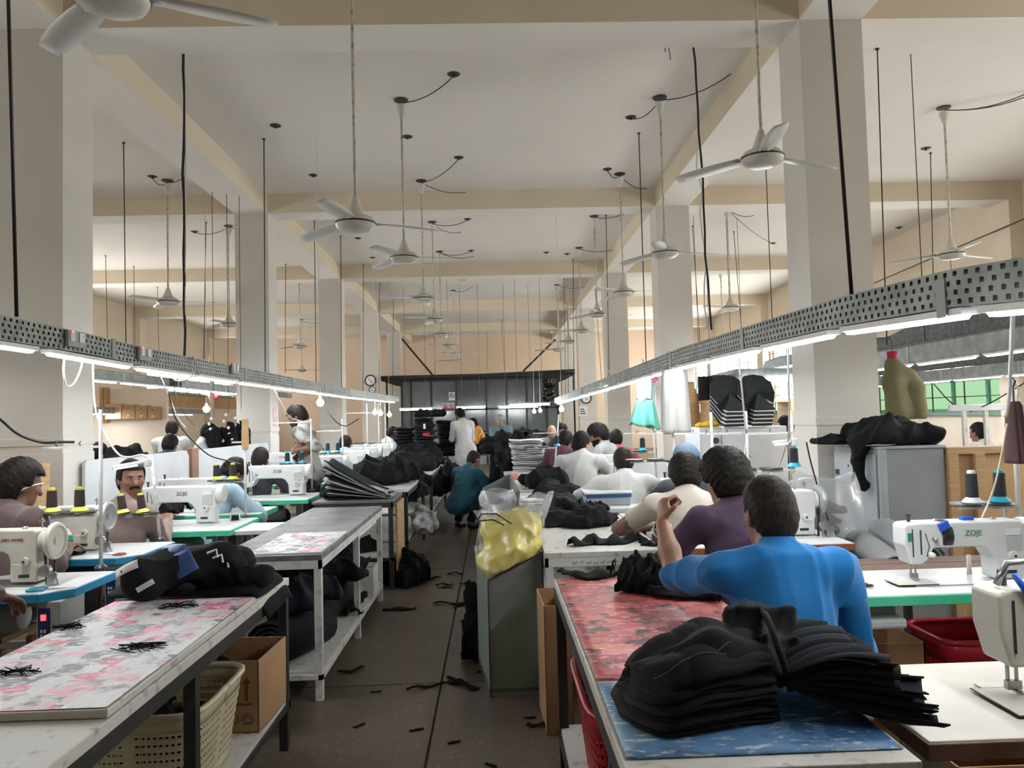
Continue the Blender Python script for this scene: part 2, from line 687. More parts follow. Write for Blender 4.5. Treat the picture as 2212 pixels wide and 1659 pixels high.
HH = 0.108
def trunking(label, P, w=0.062, face=1, holes=True, group='lamp trunkings hung over the sewing lines', coup=2.0, hh=None):
    global HH
    old = HH
    if hh:
        HH = hh
    o = Vector(P[0])
    root = thing('light_trunking', label, 'trunking', o, 0, group)
    Q = [Vector(p) - o for p in P]
    yy = o.y
    # subdivide at y = 11 so that the plain part starts there
    R = []
    for a, b in zip(Q[:-1], Q[1:]):
        n = max(1, int(abs(b.y - a.y) / 1.5))
        R += [a.lerp(b, i / n) for i in range(n)]
    R.append(Q[-1])
    W = [r + o for r in R]
    s = MB()
    perf_side(s, W, 1, face * w / 2, holes)
    s.xf(Matrix.Translation(-o))
    s.build('perforated_side', M_gal, root, solid=.002)
    s = MB()
    for a, b in zip(R[:-1], R[1:]):
        for (xa, za, xb, zb) in ((-face * w / 2, 0, -face * w / 2, -HH), (-w / 2, 0, w / 2, 0), (-w / 2, -HH, w / 2, -HH)):
            s.add([(a.x + xa, a.y, a.z + za), (b.x + xa, b.y, b.z + za), (b.x + xb, b.y, b.z + zb), (a.x + xb, a.y, a.z + zb)], [(0, 1, 2, 3)])
    s.build('channel_body', M_gal, root, solid=.002)
    # couplers
    last = -9
    for i in range(1, len(R) - 1):
        if R[i].y + o.y < 14 and R[i].y - last > 1.4:
            last = R[i].y
            MB().cbox((R[i].x + face * (w / 2 + .002), R[i].y + .3, R[i].z - HH / 2), (.005, .045, HH + .004)).build('coupler', M_ctrl2, root)
    HH = old
    return root


def interp(P, y):
    for a, b in zip(P[:-1], P[1:]):
        if min(a[1], b[1]) <= y <= max(a[1], b[1]):
            t = (y - a[1]) / (b[1] - a[1])
            return Vector(a).lerp(Vector(b), t)
    return Vector(P[-1] if abs(y - P[-1][1]) < abs(y - P[0][1]) else P[0])


lamp_proto = {}
def lamps(P, spans, lab, group, w=0.055, hh=0.108, dx=0.0):
    for i, (y0, y1) in enumerate(spans):
        a, b = interp(P, y0), interp(P, y1)
        a = a - Vector((-dx, 0, hh + .010))
        b = b - Vector((-dx, 0, hh + .010))
        root = thing('led_batten', lab % (ORD[i] if i < 20 else 'last'), 'lamp', a, 0, group)
        d = b - a
        s = MB().tube([(0, 0, -.006), d * .5 + Vector((0, 0, -.006)), d + Vector((0, 0, -.006))], .004, 4)
        h = MB()
        for (q, r_) in ((Vector((0, 0, 0)), d),):
            n = Vector((w / 2, 0, 0))
            up = Vector((0, 0, .006))
            dn = Vector((0, 0, -.014))
            h.add([q - n + up, q + n + up, r_ + n + up, r_ - n + up, q - n + dn, q + n + dn, r_ + n + dn, r_ - n + dn],
                  [(0, 1, 2, 3), (4, 7, 6, 5), (0, 4, 5, 1), (1, 5, 6, 2), (2, 6, 7, 3), (3, 7, 4, 0)])
        h.build('lamp_housing', M_white, root)
        t = MB()
        e = d.normalized() * .03
        q, r_ = e, d - e
        n = Vector((w * .42, 0, 0))
        dn0, dn1 = Vector((0, 0, -.0142)), Vector((0, 0, -.026))
        t.add([q - n + dn0, q + n + dn0, r_ + n + dn0, r_ - n + dn0, q - n * .6 + dn1, q + n * .6 + dn1, r_ + n * .6 + dn1, r_ - n * .6 + dn1],
              [(0, 1, 2, 3), (4, 7, 6, 5), (0, 4, 5, 1), (1, 5, 6, 2), (2, 6, 7, 3), (3, 7, 4, 0)])
        t.build('lamp_diffuser', M_tube, root)


TL = [(-2.2, 2.6, 2.008), (-2.2, 4.0, 2.003), (-2.2, 4.7, 1.985), (-2.2, 11.0, 1.98), (-2.2, 17.2, 2.01)]
TR = [(1.37, 1.3, 1.825), (1.37, 1.85, 1.868), (1.37, 2.1, 1.892), (1.37, 2.8, 1.922), (1.37, 3.6, 1.934), (1.37, 5.2, 1.952), (1.37, 9.2, 1.92), (1.37, 16.0, 1.86)]
trunking('long grey perforated trunking over the left sewing line, nearest the aisle', TL, face=1)
trunking('long grey perforated trunking over the right sewing line, nearest the aisle', TR, face=-1)
lamps(TL, [(2.78 + .93 * i, 2.78 + .93 * i + .83) for i in range(15)], 'lit led batten under the left aisle trunking, %s from the camera', 'led battens under the left aisle trunking')
lamps(TR, [(1.32, 2.0)] + [(2.07 + .845 * i, 2.07 + .845 * i + .74) for i in range(16)], 'lit led batten under the right aisle trunking, %s from the camera', 'led battens under the right aisle trunking')
# parallel trunkings further to the sides
P2 = [(-4.6, 5.2, 2.14), (-4.6, 9.0, 2.17), (-4.6, 17.0, 2.15)]
trunking('grey perforated trunking behind the left aisle trunking, over the second sewing line', P2, face=1)
lamps(P2, [(5.3 + 1.0 * i, 5.3 + 1.0 * i + .88) for i in range(9)], 'lit led batten under the second left trunking, %s from the camera', 'led battens under the second left trunking')
P3 = [(-7.6, 8.6, 1.90), (-7.6, 13.0, 1.88), (-7.6, 20.0, 1.88)]
trunking('grey trunking with lit battens near the left wall, lowest of the three on the left', P3, face=1, holes=False)
lamps(P3, [(8.7 + 1.15 * i, 8.7 + 1.15 * i + 1.05) for i in range(9)], 'lit led batten under the trunking near the left wall, %s from the camera', 'led battens near the left wall')
P4 = [(4.2, 3.2, 2.14), (4.2, 5.0, 2.10), (4.2, 9.0, 2.08), (4.2, 12, 2.08)]
trunking('wide grey trunking behind the column by the olive jacket, over the right bay', P4, face=-1, holes=False, hh=.16)
lamps(P4, [(3.3 + 1.0 * i, 3.3 + 1.0 * i + .88) for i in range(8)], 'lit led batten in the right bay, %s from the camera', 'led battens in the right bay', hh=.16)
P5 = [(7.0, 7.6, 2.06), (7.0, 11, 2.05), (7.0, 15, 2.05)]
trunking('grey trunking in front of the green windows, deepest of the right bay', P5, face=-1, holes=False, hh=.16)
lamps(P5, [(7.7 + 1.15 * i, 7.7 + 1.15 * i + 1.05) for i in range(6)], 'lit led batten in front of the green windows, %s from the camera', 'led battens before the green windows', hh=.16)
# curved one behind the white lockers
P6 = [aty(1508, 822, 12.5), aty(1545, 808, 11.4), aty(1590, 797, 10.4), aty(1650, 795, 9.9), aty(1735, 795, 9.7)]
P6 = [tuple(p) for p in P6]
r6 = thing('light_trunking', 'short grey curved trunking above the two black panel stacks', 'trunking', P6[0], 0, 'lamp trunkings hung over the sewing lines')
s = MB()
for a, b in zip(P6[:-1], P6[1:]):
    a, b = Vector(a), Vector(b)
    s.add([a, b, b - Vector((0, 0, .13)), a - Vector((0, 0, .13)), a + Vector((0, .06, 0)), b + Vector((0, .06, 0)), b + Vector((0, .06, -.13)), a + Vector((0, .06, -.13))],
          [(0, 1, 2, 3), (4, 7, 6, 5), (0, 4, 5, 1), (3, 2, 6, 7)])
s.xf(Matrix.Translation(-Vector(P6[0])))
s.build('channel_body', M_gal, r6)
for i, (a, b) in enumerate(zip(P6[:-1], P6[1:])):
    a, b = Vector(a) - Vector((0, 0, .15)), Vector(b) - Vector((0, 0, .15))
    r = thing('led_batten', 'lit led batten above the black panel stacks, %s from the aisle' % ORD[i], 'lamp', a, 0, 'led battens above the panel stacks')
    d = b - a
    MB().tube([d * .04, d * .96], .022, 6).build('lamp_diffuser', M_tube, r)
    MB().tube([d * .02 + Vector((0, .01, .022)), d * .98 + Vector((0, .01, .022))], .012, 4).build('lamp_housing', M_white, r)
# far battens across the hall before the dark glass partition
for i, (xa, xb, y, Y) in enumerate(((862, 935, 885, 19.5), (985, 1050, 881, 19.5), (1075, 1165, 880, 19.5), (1100, 1190, 875, 17.6), (1505, 1545, 872, 13), (1575, 1615, 855, 13.3))):
    a, b = aty(xa, y, Y), aty(xb, y, Y)
    r = thing('led_batten', 'lit led batten hung across the far end of the hall, %s from the left' % ORD[i], 'lamp', a, 0, 'led battens across the far end')
    d = b - a
    d.z = 0
    MB().tube([d * .03, d * .97], .025, 6).build('lamp_diffuser', M_tube, r)
    MB().cbox(d * .5 + Vector((0, 0, .035)), (d.length, .05, .03)).build('lamp_housing', M_white, r)
    MB().tube([d * .2 + Vector((0, 0, .05)), d * .2 + Vector((0, 0, 5.0 - a.z))], .004, 4).tube([d * .8 + Vector((0, 0, .05)), d * .8 + Vector((0, 0, 5.0 - a.z))], .004, 4).build('hanger', M_black, r)

# grey cloth covers draped above the right bay trunkings
M_cov = mat('grey_patterned_cloth', (0.11, 0.12, 0.125), 0.9, (0.17, 0.18, 0.185), 22, detail=1)
def cover(label, X, y0, y1, ztop, zb, seed):
    rnd = random.Random(seed)
    r = thing('cloth_cover', label, 'cover', (X, y0, zb))
    ph = [rnd.random() * 6 for _ in range(4)]
    def f(u, v):
        y = (y1 - y0) * u
        h = (ztop - zb) * v + .035 * v * (math.sin(y * 2.1 + ph[0]) + .6 * math.sin(y * 5.3 + ph[1]))
        x = .02 * math.sin(y * 3 + ph[2]) * (1 - v) + .03 * v
        return (x, y, h)
    MB().grid(f, 40, 8).build('cloth_sheet', M_cov, r, smooth=True, solid=.004)
    for i in range(3):
        yy = (y1 - y0) * (i + .4) / 3
        MB().tube([(-.01, yy, 0), (-.01, yy, 5.0 - zb)], .005, 4).build('hanger', M_black, r)
cover('grey patterned cloth cover above the right bay trunking, right of the thick column', 4.26, 3.3, 11.5, 2.30, 2.13, 1)
cover('grey patterned cloth cover hung before the green windows, lower of the two', 7.06, 7.6, 15, 2.62, 2.06, 2)

# ================================================================== hanging rods and cables
def rod(label, bot, top, Y=None, vis=True, r=.006, name='hanging_rod', cat='rod', wob=0.0, m=None, group='thin rods from the ceiling'):
    if Y is None:
        Y = atz(*top, CEIL).y
    a, b = aty(*bot, Y), aty(*top, Y)
    if not vis:
        b = a + (b - a) * ((CEIL - a.z) / (b.z - a.z))
    o = a.copy()
    n = 12 if wob else 1
    rnd = random.Random(int(bot[0]))
    pts = []
    for i in range(n + 1):
        p = (b - a) * (i / n)
        if wob and 0 < i < n:
            p += Vector((rnd.uniform(-wob, wob), 0, 0))
        pts.append(p)
    root = thing(name, label, cat, o, 0, group)
    MB().tube(pts, r, 6).build('rod_shaft' if name == 'hanging_rod' else 'cable_run', m or M_black, root, smooth=True)
    if name == 'hanging_rod':
        e = b - a
        MB().lathe([(.018, -.012), (.02, 0)], (e.x, e.y, e.z - .001), 8).build('ceiling_plate', M_black, root)
    return root
rod('black rod rising from the left aisle trunking at the picture edge, nearest the camera', (36, 684), (18, 0), atx(36, 684, -2.2).y, False, .009)
rod('black rod crossing the thick right column, rising from the right aisle trunking', (1840, 640), (1792, 0), atx(1840, 640, 1.37).y, False, .008)
RODS = [((272, 745), (267, 308)), ((573, 806), (570, 300)), ((440, 775), (445, 480)), ((683, 832), (679, 474)), ((738, 845), (736, 510)), ((784, 850), (785, 570)),
        ((819, 855), (820, 612)), ((616, 806), (617, 570)), ((848, 858), (850, 648)), ((1396, 792), (1380, 287)), ((1916, 745), (1895, 105)), ((1669, 715), (1654, 352)), ((1316, 815), (1309, 465)),
        ((1300, 830), (1284, 600)), ((1240, 845), (1238, 560)), ((1222, 850), (1218, 602)), ((1228, 850), (1225, 604)), ((2018, 700), (2010, 330)), ((2122, 640), (2115, 447)), ((1512, 740), (1496, 488)),
        ((1608, 790), (1585, 500)), ((1455, 800), (1440, 560)), ((1090, 800), (1083, 690)), ((1053, 800), (1052, 705)), ((940, 815), (938, 705)), ((291, 745), (289, 575)), ((232, 730), (228, 552)), ((343, 760), (340, 620)), ((706, 838), (705, 640))]
for i, (b_, t_) in enumerate(RODS):
    near = 'left bay' if b_[0] < 500 else 'left of the aisle' if b_[0] < 870 else 'over the aisle' if b_[0] < 1110 else 'right of the aisle' if b_[0] < 1420 else 'right bay'
    lst = [q for q in RODS if (('left bay' if q[0][0] < 500 else 'left of the aisle' if q[0][0] < 870 else 'over the aisle' if q[0][0] < 1110 else 'right of the aisle' if q[0][0] < 1420 else 'right bay') == near)]
    lst.sort(key=lambda q: q[0][0])
    rod('thin black rod in the %s, %s from the left there' % (near, ORD[lst.index((b_, t_))]) if 'bay' in near else
        'thin black rod hanging from the ceiling %s, %s from the left there' % (near, ORD[lst.index((b_, t_))]), b_, t_, r=.0065)
rod('twisted black cable bundle dropping to the left aisle trunking', (398, 775), (396, 95), None, True, .013, 'cable_bundle', 'cable', .012)
rod('thin grey conduit beside the twisted black cable bundle', (400, 690), (400, 95), None, True, .007, 'cable_drop', 'cable', .006, M_wcable)
rod('wavy black cable dropping to the right aisle trunking, left of the thick column', (1537, 712), (1495, 80), None, True, .010, 'cable_drop', 'cable', .015)
rod('pale cable wound along the wavy black cable left of the thick column', (1530, 712), (1497, 110), None, True, .007, 'cable_drop', 'cable', .028, M_wcable)
# conduit on the right wall
a, b = atx(2300, 435, WR - .25), atx(1880, 615, WR - .25)
tag(MB().tube([Vector((0, 0, 0)), b - a], .012, 6).build('wall_conduit', M_dsteel, loc=a), 'dark conduit running along the upper right wall', 'conduit')

# ================================================================== ceiling fans
M_fan = mat('fan_white', (0.62, 0.60, 0.55), 0.35, (0.50, 0.48, 0.43), 6)
M_fanrod = mat('fan_rod', (0.55, 0.52, 0.46), 0.4, (0.25, 0.22, 0.19), 20, lo=.5, hi=.7)
M_blade = mat('fan_blade', (0.60, 0.60, 0.58), 0.4)
M_hook = mat('hook_box_black', (0.03, 0.028, 0.025), 0.6)
def make_fan(zh):
    root = thing('ceiling_fan', '', 'fan', (0, 0, zh))
    L = CEIL - zh
    MB().tube([(0, 0, .16), (0, 0, L - .05)], .013, 8).build('down_rod', M_fanrod, root, smooth=True)
    MB().lathe([(.018, L - .20), (.035, L - .15), (.058, L - .07), (.062, L - .065)], n=14).build('canopy', M_fan, root, smooth=True, ang=40)
    MB().lathe([(.075, L - .012), (.08, L - .004)], n=14).build('hook_plate', M_hook, root)
    MB().lathe([(.022, .20), (.03, .17), (.055, .10), (.075, .06), (.078, .055)], n=18).build('rod_bell', M_fan, root, smooth=True, ang=40)
    MB().lathe([(.05, .058), (.12, .045), (.145, .02), (.148, .006)], n=24).build('motor_housing', M_fan, root, smooth=True, ang=50)
    MB().lathe([(.150, .006), (.152, 0), (.150, -.006)], n=24).build('gasket_ring', M_black, root, smooth=True)
    MB().lathe([(.147, -.006), (.135, -.03), (.10, -.05), (.05, -.058), (.01, -.06)], n=24).build('lower_bowl', M_fan, root, smooth=True, ang=60)
    for k in range(3):
        s = MB()
        def f(u, v):
            r = .15 + .50 * u
            w = (.10 + .035 * math.sin(PI * min(1, u * 1.05))) * (1 if u < .93 else .82)
            return (r, (v - .5) * w, .012 + (v - .5) * .02 - .02 * u)
        s.grid(f, 8, 2)
        s.add([(.13, -.02, .004), (.20, -.025, .006), (.20, .025, .006), (.13, .02, .004)], [(0, 1, 2, 3)])
        s.xf(Matrix.Rotation(2 * PI * k / 3, 4, 'Z'))
        s.build('fan_blade', M_blade, root, smooth=True, solid=.004)
    return root
fan0 = make_fan(3.25)
fan_low = make_fan(aty(768, 484, 5.4).z)
def hook_box(label, p, wires=False):
    r = thing('ceiling_hook_box', label, 'ceiling box', (p.x, p.y, CEIL), 0, 'round black boxes in the ceiling')
    MB().lathe([(.062, -.006), (.066, -.001)], n=16).build('box_cover', M_hook, r)
    MB().lathe([(.018, -.03), (.02, -.006)], n=8).build('box_hook', M_hook, r)
    if wires:
        MB().tube(sag((.01, 0, -.01), (.03, 0, -.20), .0, 4), .004, 5).tube([(-.01, 0, -.01), (-.02, 0, -.12)], .004, 5).build('loose_wire', M_black, r)
rows = [('in the row left of the aisle', [(768, 484), (873, 557), (915, 645), (938, 690), (953, 722), (968, 746), (982, 764), (990, 778)], -50),
        ('in the row right of the aisle', [(1646, 338), (1437, 547), (1347, 632), (1290, 679), (1256, 714), (1229, 737), (1207, 755)], 0),
        ('in the far left bay', [(240, -8), (363, 652), (495, 700), (648, 748), (652, 800)], 0),
        ('in the right bay', [(2055, 550), (2143, 662), (1578, 665), (1562, 735)], 0)]
fan_wires = {(873, 557): (980, 160), (915, 645): (991, 340), (938, 690): (1010, 473), (953, 722): (1018, 541), (1437, 547): (1363, 253), (1347, 632): (1312, 365), (363, 652): (329, 381), (2055, 550): (2240, 195), (495, 700): (420, 500), (1578, 665): (1670, 525)}
first = True
rf = random.Random(5)
for rowname, hubs, _ in rows:
    for i, h in enumerate(hubs):
        p = atz(h[0], h[1], 3.25)
        if h == (768, 484):
            p.y = 5.4
            p.x = aty(768, 484, 5.4).x
        if h == (1646, 338):
            p = aty(1646, 338, 5.05)
            p.z = 3.25
        z_ = 3.25 if h != (768, 484) else aty(768, 484, 5.4).z
        ang = {0: RAD(20), 1: RAD(8)}.get(i, rf.random() * 2)
        lab = 'white ceiling fan %s, %s from the camera' % (rowname, ORD[i])
        if h == (768, 484):
            fn = fan_low
            fn.location = (p.x, p.y, z_)
            fn['label'] = lab
        elif first:
            fn = fan0
            fn.location = (p.x, p.y, 3.25)
            first_z = z_
            fn['label'] = lab
            first = False
        else:
            fn = dup(fan0, (p.x, p.y, 3.25), 0, lab)
        fn.rotation_euler = (0, 0, ang)
        fn['group'] = 'white ceiling fans on long rods'
        if h in fan_wires:
            q = atz(*fan_wires[h], CEIL)
            w = MB().tube(sag(Vector((p.x, p.y, CEIL - .03)), Vector((q.x, q.y, CEIL - .02)), .07, 8), .006, 5)
            w.xf(Matrix.Rotation(-ang, 4, 'Z') @ Matrix.Translation(-Vector((p.x, p.y, 3.25))))
            w.build('slack_wire', M_black, fn)
HB = [(480, 107), (595, 271), (677, 378), (980, 160), (991, 340), (1010, 473), (1018, 541), (1440, 85), (1363, 253), (1312, 365), (1922, 88), (2000, 320), (773, 514), (805, 556), (1942, 491), (880, 295), (329, 381), (420, 500), (1670, 525), (1180, 545), (1225, 548)]
for i, h in enumerate(HB):
    wd = {0: 'closed', 7: 'with two loose wires'}.get(i, 'closed')
    x = h[0]
    reg = 'left' if x < 700 else 'middle' if x < 1450 else 'right'
    l2 = sorted([q for q in HB if ('left' if q[0] < 700 else 'middle' if q[0] < 1450 else 'right') == reg], key=lambda q: q[1])
    hook_box('round black ceiling box, %s bay, %s, %s from the camera' % (reg, wd, ORD[l2.index(h)]), atz(h[0], h[1], CEIL), i == 7)

# white conduits on the first cross beam and slab
for (a, b, lab) in (((757, 0), (790, 92), 'white plastic conduit under the slab by the nearest fan rod'), ((1588, 0), (1540, 78), 'grey conduit under the slab left of the thick column')):
    p, q = atz(*a, CEIL - .02), atz(*b, CEIL - .02)
    p.z = q.z = 4.975
    tag(MB().tube([Vector((0, 0, 0)), q - p], .016, 8).build('ceiling_conduit', M_wcable, loc=p), lab, 'conduit')
# ================================================================== tables and sewing machines
M_blueedge = mat('blue_edge', (0.02, 0.24, 0.46), 0.4, (0.03, 0.30, 0.52), 6)
M_greenedge = mat('green_edge', (0.06, 0.52, 0.28), 0.4, (0.10, 0.58, 0.34), 6)
M_brownedge = mat('brown_edge', (0.11, 0.055, 0.035), 0.6, (0.16, 0.09, 0.06), 12)
M_redbrown = mat('redbrown_edge', (0.26, 0.09, 0.04), 0.5)
M_beige = mat('beige_laminate', (0.62, 0.58, 0.52), 0.4, (0.52, 0.48, 0.43), 4)
M_ctrl = mat('control_box_grey', (0.42, 0.43, 0.42), 0.5, (0.33, 0.34, 0.33), 9)
M_ctrlb = mat('control_panel_blue', (0.015, 0.035, 0.12), 0.35)
M_led = emat('red_digit', (1.0, 0.05, 0.06), 3.0)
M_keys = mat('panel_keys', (0.55, 0.6, 0.68), 0.5)
M_leg = mat('machine_leg_grey', (0.30, 0.31, 0.31), 0.5)


def sewing_table(label, x0, x1, y0, y1, edge, top=None, chamfer=0.0, panel=None, z=0.77, plain=False, legs=True, cat='sewing table'):
    root = thing('sewing_table', label, 'table', ((x0 + x1) / 2, (y0 + y1) / 2, 0), 0, 'sewing machine tables')
    a, b = (x1 - x0) / 2, (y1 - y0) / 2
    c = chamfer
    poly = [(-a, -b), (a - c, -b), (a, -b + c), (a, b), (-a, b)] if c else [(-a, -b), (a, -b), (a, b), (-a, b)]
    MB().prism(poly, z - .035, z, 'z').build('table_top', top or M_lam, root, bevel=.003)
    g = .006
    polyo = [(-a - g, -b - g), (a - c + g * .4, -b - g), (a + g, -b + c - g * .4), (a + g, b + g), (-a - g, b + g)] if c else [(-a - g, -b - g), (a + g, -b - g), (a + g, b + g), (-a - g, b + g)]
    MB().prism(polyo, z - .042, z - .004, 'z').build('edge_band', edge, root, bevel=.003)
    if legs:
        for sx in (-a + .12, a - .16):
            s = MB().cbox((sx, 0, z / 2 - .02), (.05, .08, z - .05)).cbox((sx, 0, .03), (.05, 2 * b * .95, .05)).cbox((sx, 0, z - .055), (.05, 2 * b * .8, .03))
            s.build('leg', M_leg, root, bevel=.004)
        MB().cbox((0, 0, .24), (2 * a - .3, .05, .04)).build('cross_bar', M_leg, root)
        if not plain:
            MB().cbox((0.0, -.02, .12), (.34, .26, .02), Matrix.Rotation(.2, 4, 'X')).build('treadle', M_dsteel, root)
            MB().lathe([(.06, -.13), (.075, -.11), (.075, .11), (.06, .13)], (a - .45, .02, z - .16), 14, 'x').build('motor', M_leg, root, smooth=True, ang=40)
    if panel:
        pr = MB().cbox((a - panel[0], -b + .12, z - .042 - .13), (.105, .20, .26)).build('control_box', M_ctrl, root, bevel=.005)
        MB().cbox((a - panel[0] - .018, -b + .018, z - .17), (.05, .006, .20)).build('control_panel', M_ctrlb, pr)
        MB().cbox((a - panel[0] - .018, -b + .0135, z - .11), (.022, .004, .026)).build('red_display', M_led, pr)
        s = MB()
        for i in range(3):
            for j in range(2):
                s.cbox((a - panel[0] - .026 + j * .015, -b + .014, z - .17 - i * .022), (.010, .004, .014))
        s.build('panel_keys', M_keys, pr)
    return root


M_txtk = mat('lettering_black', (0.02, 0.02, 0.02), 0.5)
M_txtr = mat('lettering_red', (0.35, 0.05, 0.03), 0.5)
M_txtg = mat('lettering_green', (0.03, 0.22, 0.12), 0.5)
M_txtb = mat('lettering_blue', (0.03, 0.09, 0.28), 0.5)
M_scr = mat('panel_screen', (0.78, 0.88, 0.92), 0.3)
M_grey = mat('grey_panel', (0.52, 0.54, 0.54), 0.4)
M_blue = mat('blue_plastic', (0.02, 0.10, 0.55), 0.35)
M_wheel = mat('wheel_grey', (0.34, 0.36, 0.36), 0.35, metal=.4)
M_wheelw = mat('wheel_cream', (0.60, 0.58, 0.52), 0.35)
M_brass = mat('brass', (0.45, 0.28, 0.08), 0.3, metal=.9)


def machine(label, loc, style='new', body=None, word='', wm=None, scale=1.0, detail=True):
    """lockstitch machine seen from the operator's side; needle at the origin, hand wheel on +x"""
    body = body or M_white
    root = thing('sewing_machine', label, 'sewing machine', loc, 0, 'industrial sewing machines')
    root.scale = (scale, scale, scale)
    # bed
    MB().cbox((.20, 0, .003), (.50, .17, .005)).build('machine_bed', M_steel if style == 'old' else body, root, bevel=.003)
    # arm, column and head in one casting
    if style in ('new', 'mid'):
        prof = [(.455, .012), (.455, .10), (.465, .12), (.465, .25), (.45, .265), (.0, .265), (-.055, .262), (-.068, .25), (-.068, .17), (-.045, .085), (.005, .085), (.03, .105), (.06, .155),
                (.27, .155), (.30, .14), (.325, .10), (.33, .012)]
    else:
        prof = [(.445, .012), (.445, .25), (.43, .262), (.0, .262), (-.05, .258), (-.06, .245), (-.06, .085), (.015, .085), (.03, .16), (.285, .16), (.31, .145), (.32, .12), (.32, .012)]
    bo = MB().prism(prof, -.052, .052, 'y').build('arm_casting', body, root, bevel=.014, segs=3)
    if detail:
        MB().cbox((.39, -.054, .06), (.11, .006, .085)).build('column_cover', body, bo, bevel=.003)
        MB().cbox((.39, -.058, .045), (.05, .003, .014)).build('cover_slot', M_txtk, bo)
    # head details
    MB().tube([(-.02, 0, .25), (-.02, 0, .29)], .008, 8).tube([(-.02, 0, .29), (-.02, 0, .30)], .012, 8).build('pressure_screw', M_dsteel, root)
    MB().tube([(0, 0, .10), (0, 0, .035)], .0045, 6).tube([(0, 0, .035), (0, 0, .004)], .0016, 5).build('needle_bar', M_steel, root)
    MB().tube([(-.018, .005, .10), (-.018, .005, .03)], .005, 6).cbox((-.009, 0, .030), (.035, .014, .02)).cbox((-.004, -.012, .017), (.012, .034, .004)).build('presser_foot', M_steel, root)
    MB().lathe([(.0, -.085), (.011, -.085), (.013, -.07), (.010, -.052)], (.035, 0, .13), 12, 'y').build('tension_knob', M_white, root, smooth=True)
    MB().lathe([(.0, -.075), (.008, -.075), (.009, -.052)], (.06, 0, .195), 10, 'y').build('tension_disc', M_steel, root, smooth=True)
    s = MB().tube([(-.035, -.054, .24), (-.035, -.054, .12)], .003, 5).tube([(.0, -.056, .235), (.0, -.056, .13)], .0035, 5).tube([(.02, -.056, .22), (.035, -.058, .165), (.02, -.06, .12)], .002, 5)
    s.build('thread_guides', M_dsteel, root)
    MB().lathe([(.0, -.078), (.020, -.076), (.022, -.062), (.017, -.052)], (.40, 0, .115), 14, 'y').build('stitch_dial', M_white if style == 'new' else body, root, smooth=True, ang=40)
    MB().lathe([(.0, -.0795), (.006, -.0795), (.006, -.076)], (.40, 0, .115), 8, 'y').build('dial_screw', M_txtk, root)
    # hand wheel
    if style == 'new':
        MB().lathe([(.03, .465), (.062, .466), (.066, .475), (.066, .50), (.06, .51), (.03, .512), (.026, .505), (.0, .505)], (0, 0, .205), 24, 'x').build('hand_wheel', body, root, smooth=True, ang=35)
        MB().cbox((.41, -.056, .215), (.06, .005, .026)).build('panel_screen', M_scr, root)
        MB().cbox((.41, -.0545, .165), (.07, .004, .06)).build('keypad', M_grey, root, bevel=.002)
    else:
        MB().lathe([(.03, .445), (.05, .446), (.052, .475), (.05, .485)], (0, 0, .20), 20, 'x').build('wheel_hub', body, root, smooth=True, ang=35)
        MB().lathe([(.03, .49), (.070, .488), (.086, .494), (.090, .505), (.086, .517), (.074, .520), (.066, .510), (.02, .506), (.016, .514), (.0, .514)], (0, 0, .20), 28, 'x').build('hand_wheel', M_wheelw if style == 'old' else M_wheel, root, smooth=True, ang=35)
        MB().tube([(.482, -.045, .16), (.482, -.03, .0), (.482, .03, .0), (.482, .045, .16)], .007, 6).build('drive_belt', M_blackp, root)
        w = MB().lathe([(.0, -.02), (.028, -.018), (.030, .0), (.028, .01)], (.50, -.07, .07), 14, 'y')
        w.tube([(.50, -.05, .07), (.50, -.05, .01)], .008, 6).cbox((.525, -.06, .03), (.03, .04, .05)).tube([(.54, -.06, .05), (.56, -.06, .0)], .006, 5).lathe([(.0, -.012), (.014, -.012), (.014, .0)], (.545, -.07, .05), 10, 'y')
        w.build('bobbin_winder', M_steel, root, smooth=True, ang=40)
    for x in (.10, .36):
        MB().lathe([(.012, .262), (.014, .268), (.010, .273), (.0, .274)], (x, 0, 0), 10).build('oil_cap', M_steel, root, smooth=True, ang=40)
    MB().tube([(.43, .02, .26), (.43, .02, .31)], .004, 6).lathe([(.012, .29), (.012, .30)], (.43, .02, 0), 10).build('thread_post', M_steel, root, smooth=True, ang=40)
    if word:
        text('lettering', word, .0195 if len(word) > 5 else .034, wm or M_txtk, root, (.315 if len(word) > 5 else .235, -.0535, .215), (RAD(90), 0, 0))
    return root


# ---- left sewing line, front to back
S = []
sewing_table('white sewing table with blue edge and chamfered corner, nearest on the left', -3.25, -1.93, 3.37, 3.84, M_blueedge, chamfer=.10, panel=(.07,))
sewing_table('white sewing table with dark blue edge, between the brown shirt man and mustache man', -3.25, -2.02, 4.22, 4.74, M_blueedge, chamfer=.10, panel=(.12,))
sewing_table('white sewing table with green edge in front of the mustache man', -3.1, -1.83, 5.18, 5.80, M_greenedge, chamfer=.0, panel=None)
sewing_table('white sewing table with green edge behind the folded eyeglasses table', -3.1, -1.90, 6.05, 6.55, M_greenedge)
sewing_table('green edged sewing table in front of the light blue shirt man', -3.0, -1.76, 7.05, 7.70, M_greenedge)
sewing_table('green edged sewing table right of the masked standing man', -3.0, -1.78, 8.75, 9.35, M_greenedge)
sewing_table('green edged sewing table beyond the masked standing man', -3.0, -1.80, 9.9, 10.5, M_greenedge)
sewing_table('green edged sewing table further along the left line, behind the fanned black panels', -3.0, -1.80, 11.0, 11.6, M_greenedge, plain=True)
sewing_table('green edged sewing table deepest of the left line by the glowing bulbs', -3.0, -1.80, 12.3, 12.9, M_greenedge, plain=True)
machine('cream old sewing machine with red lettering and large exposed hand wheel', (-2.585, 3.60, .77), 'old', M_cream, 'GOLDEN WHEEL', M_txtr, .98)
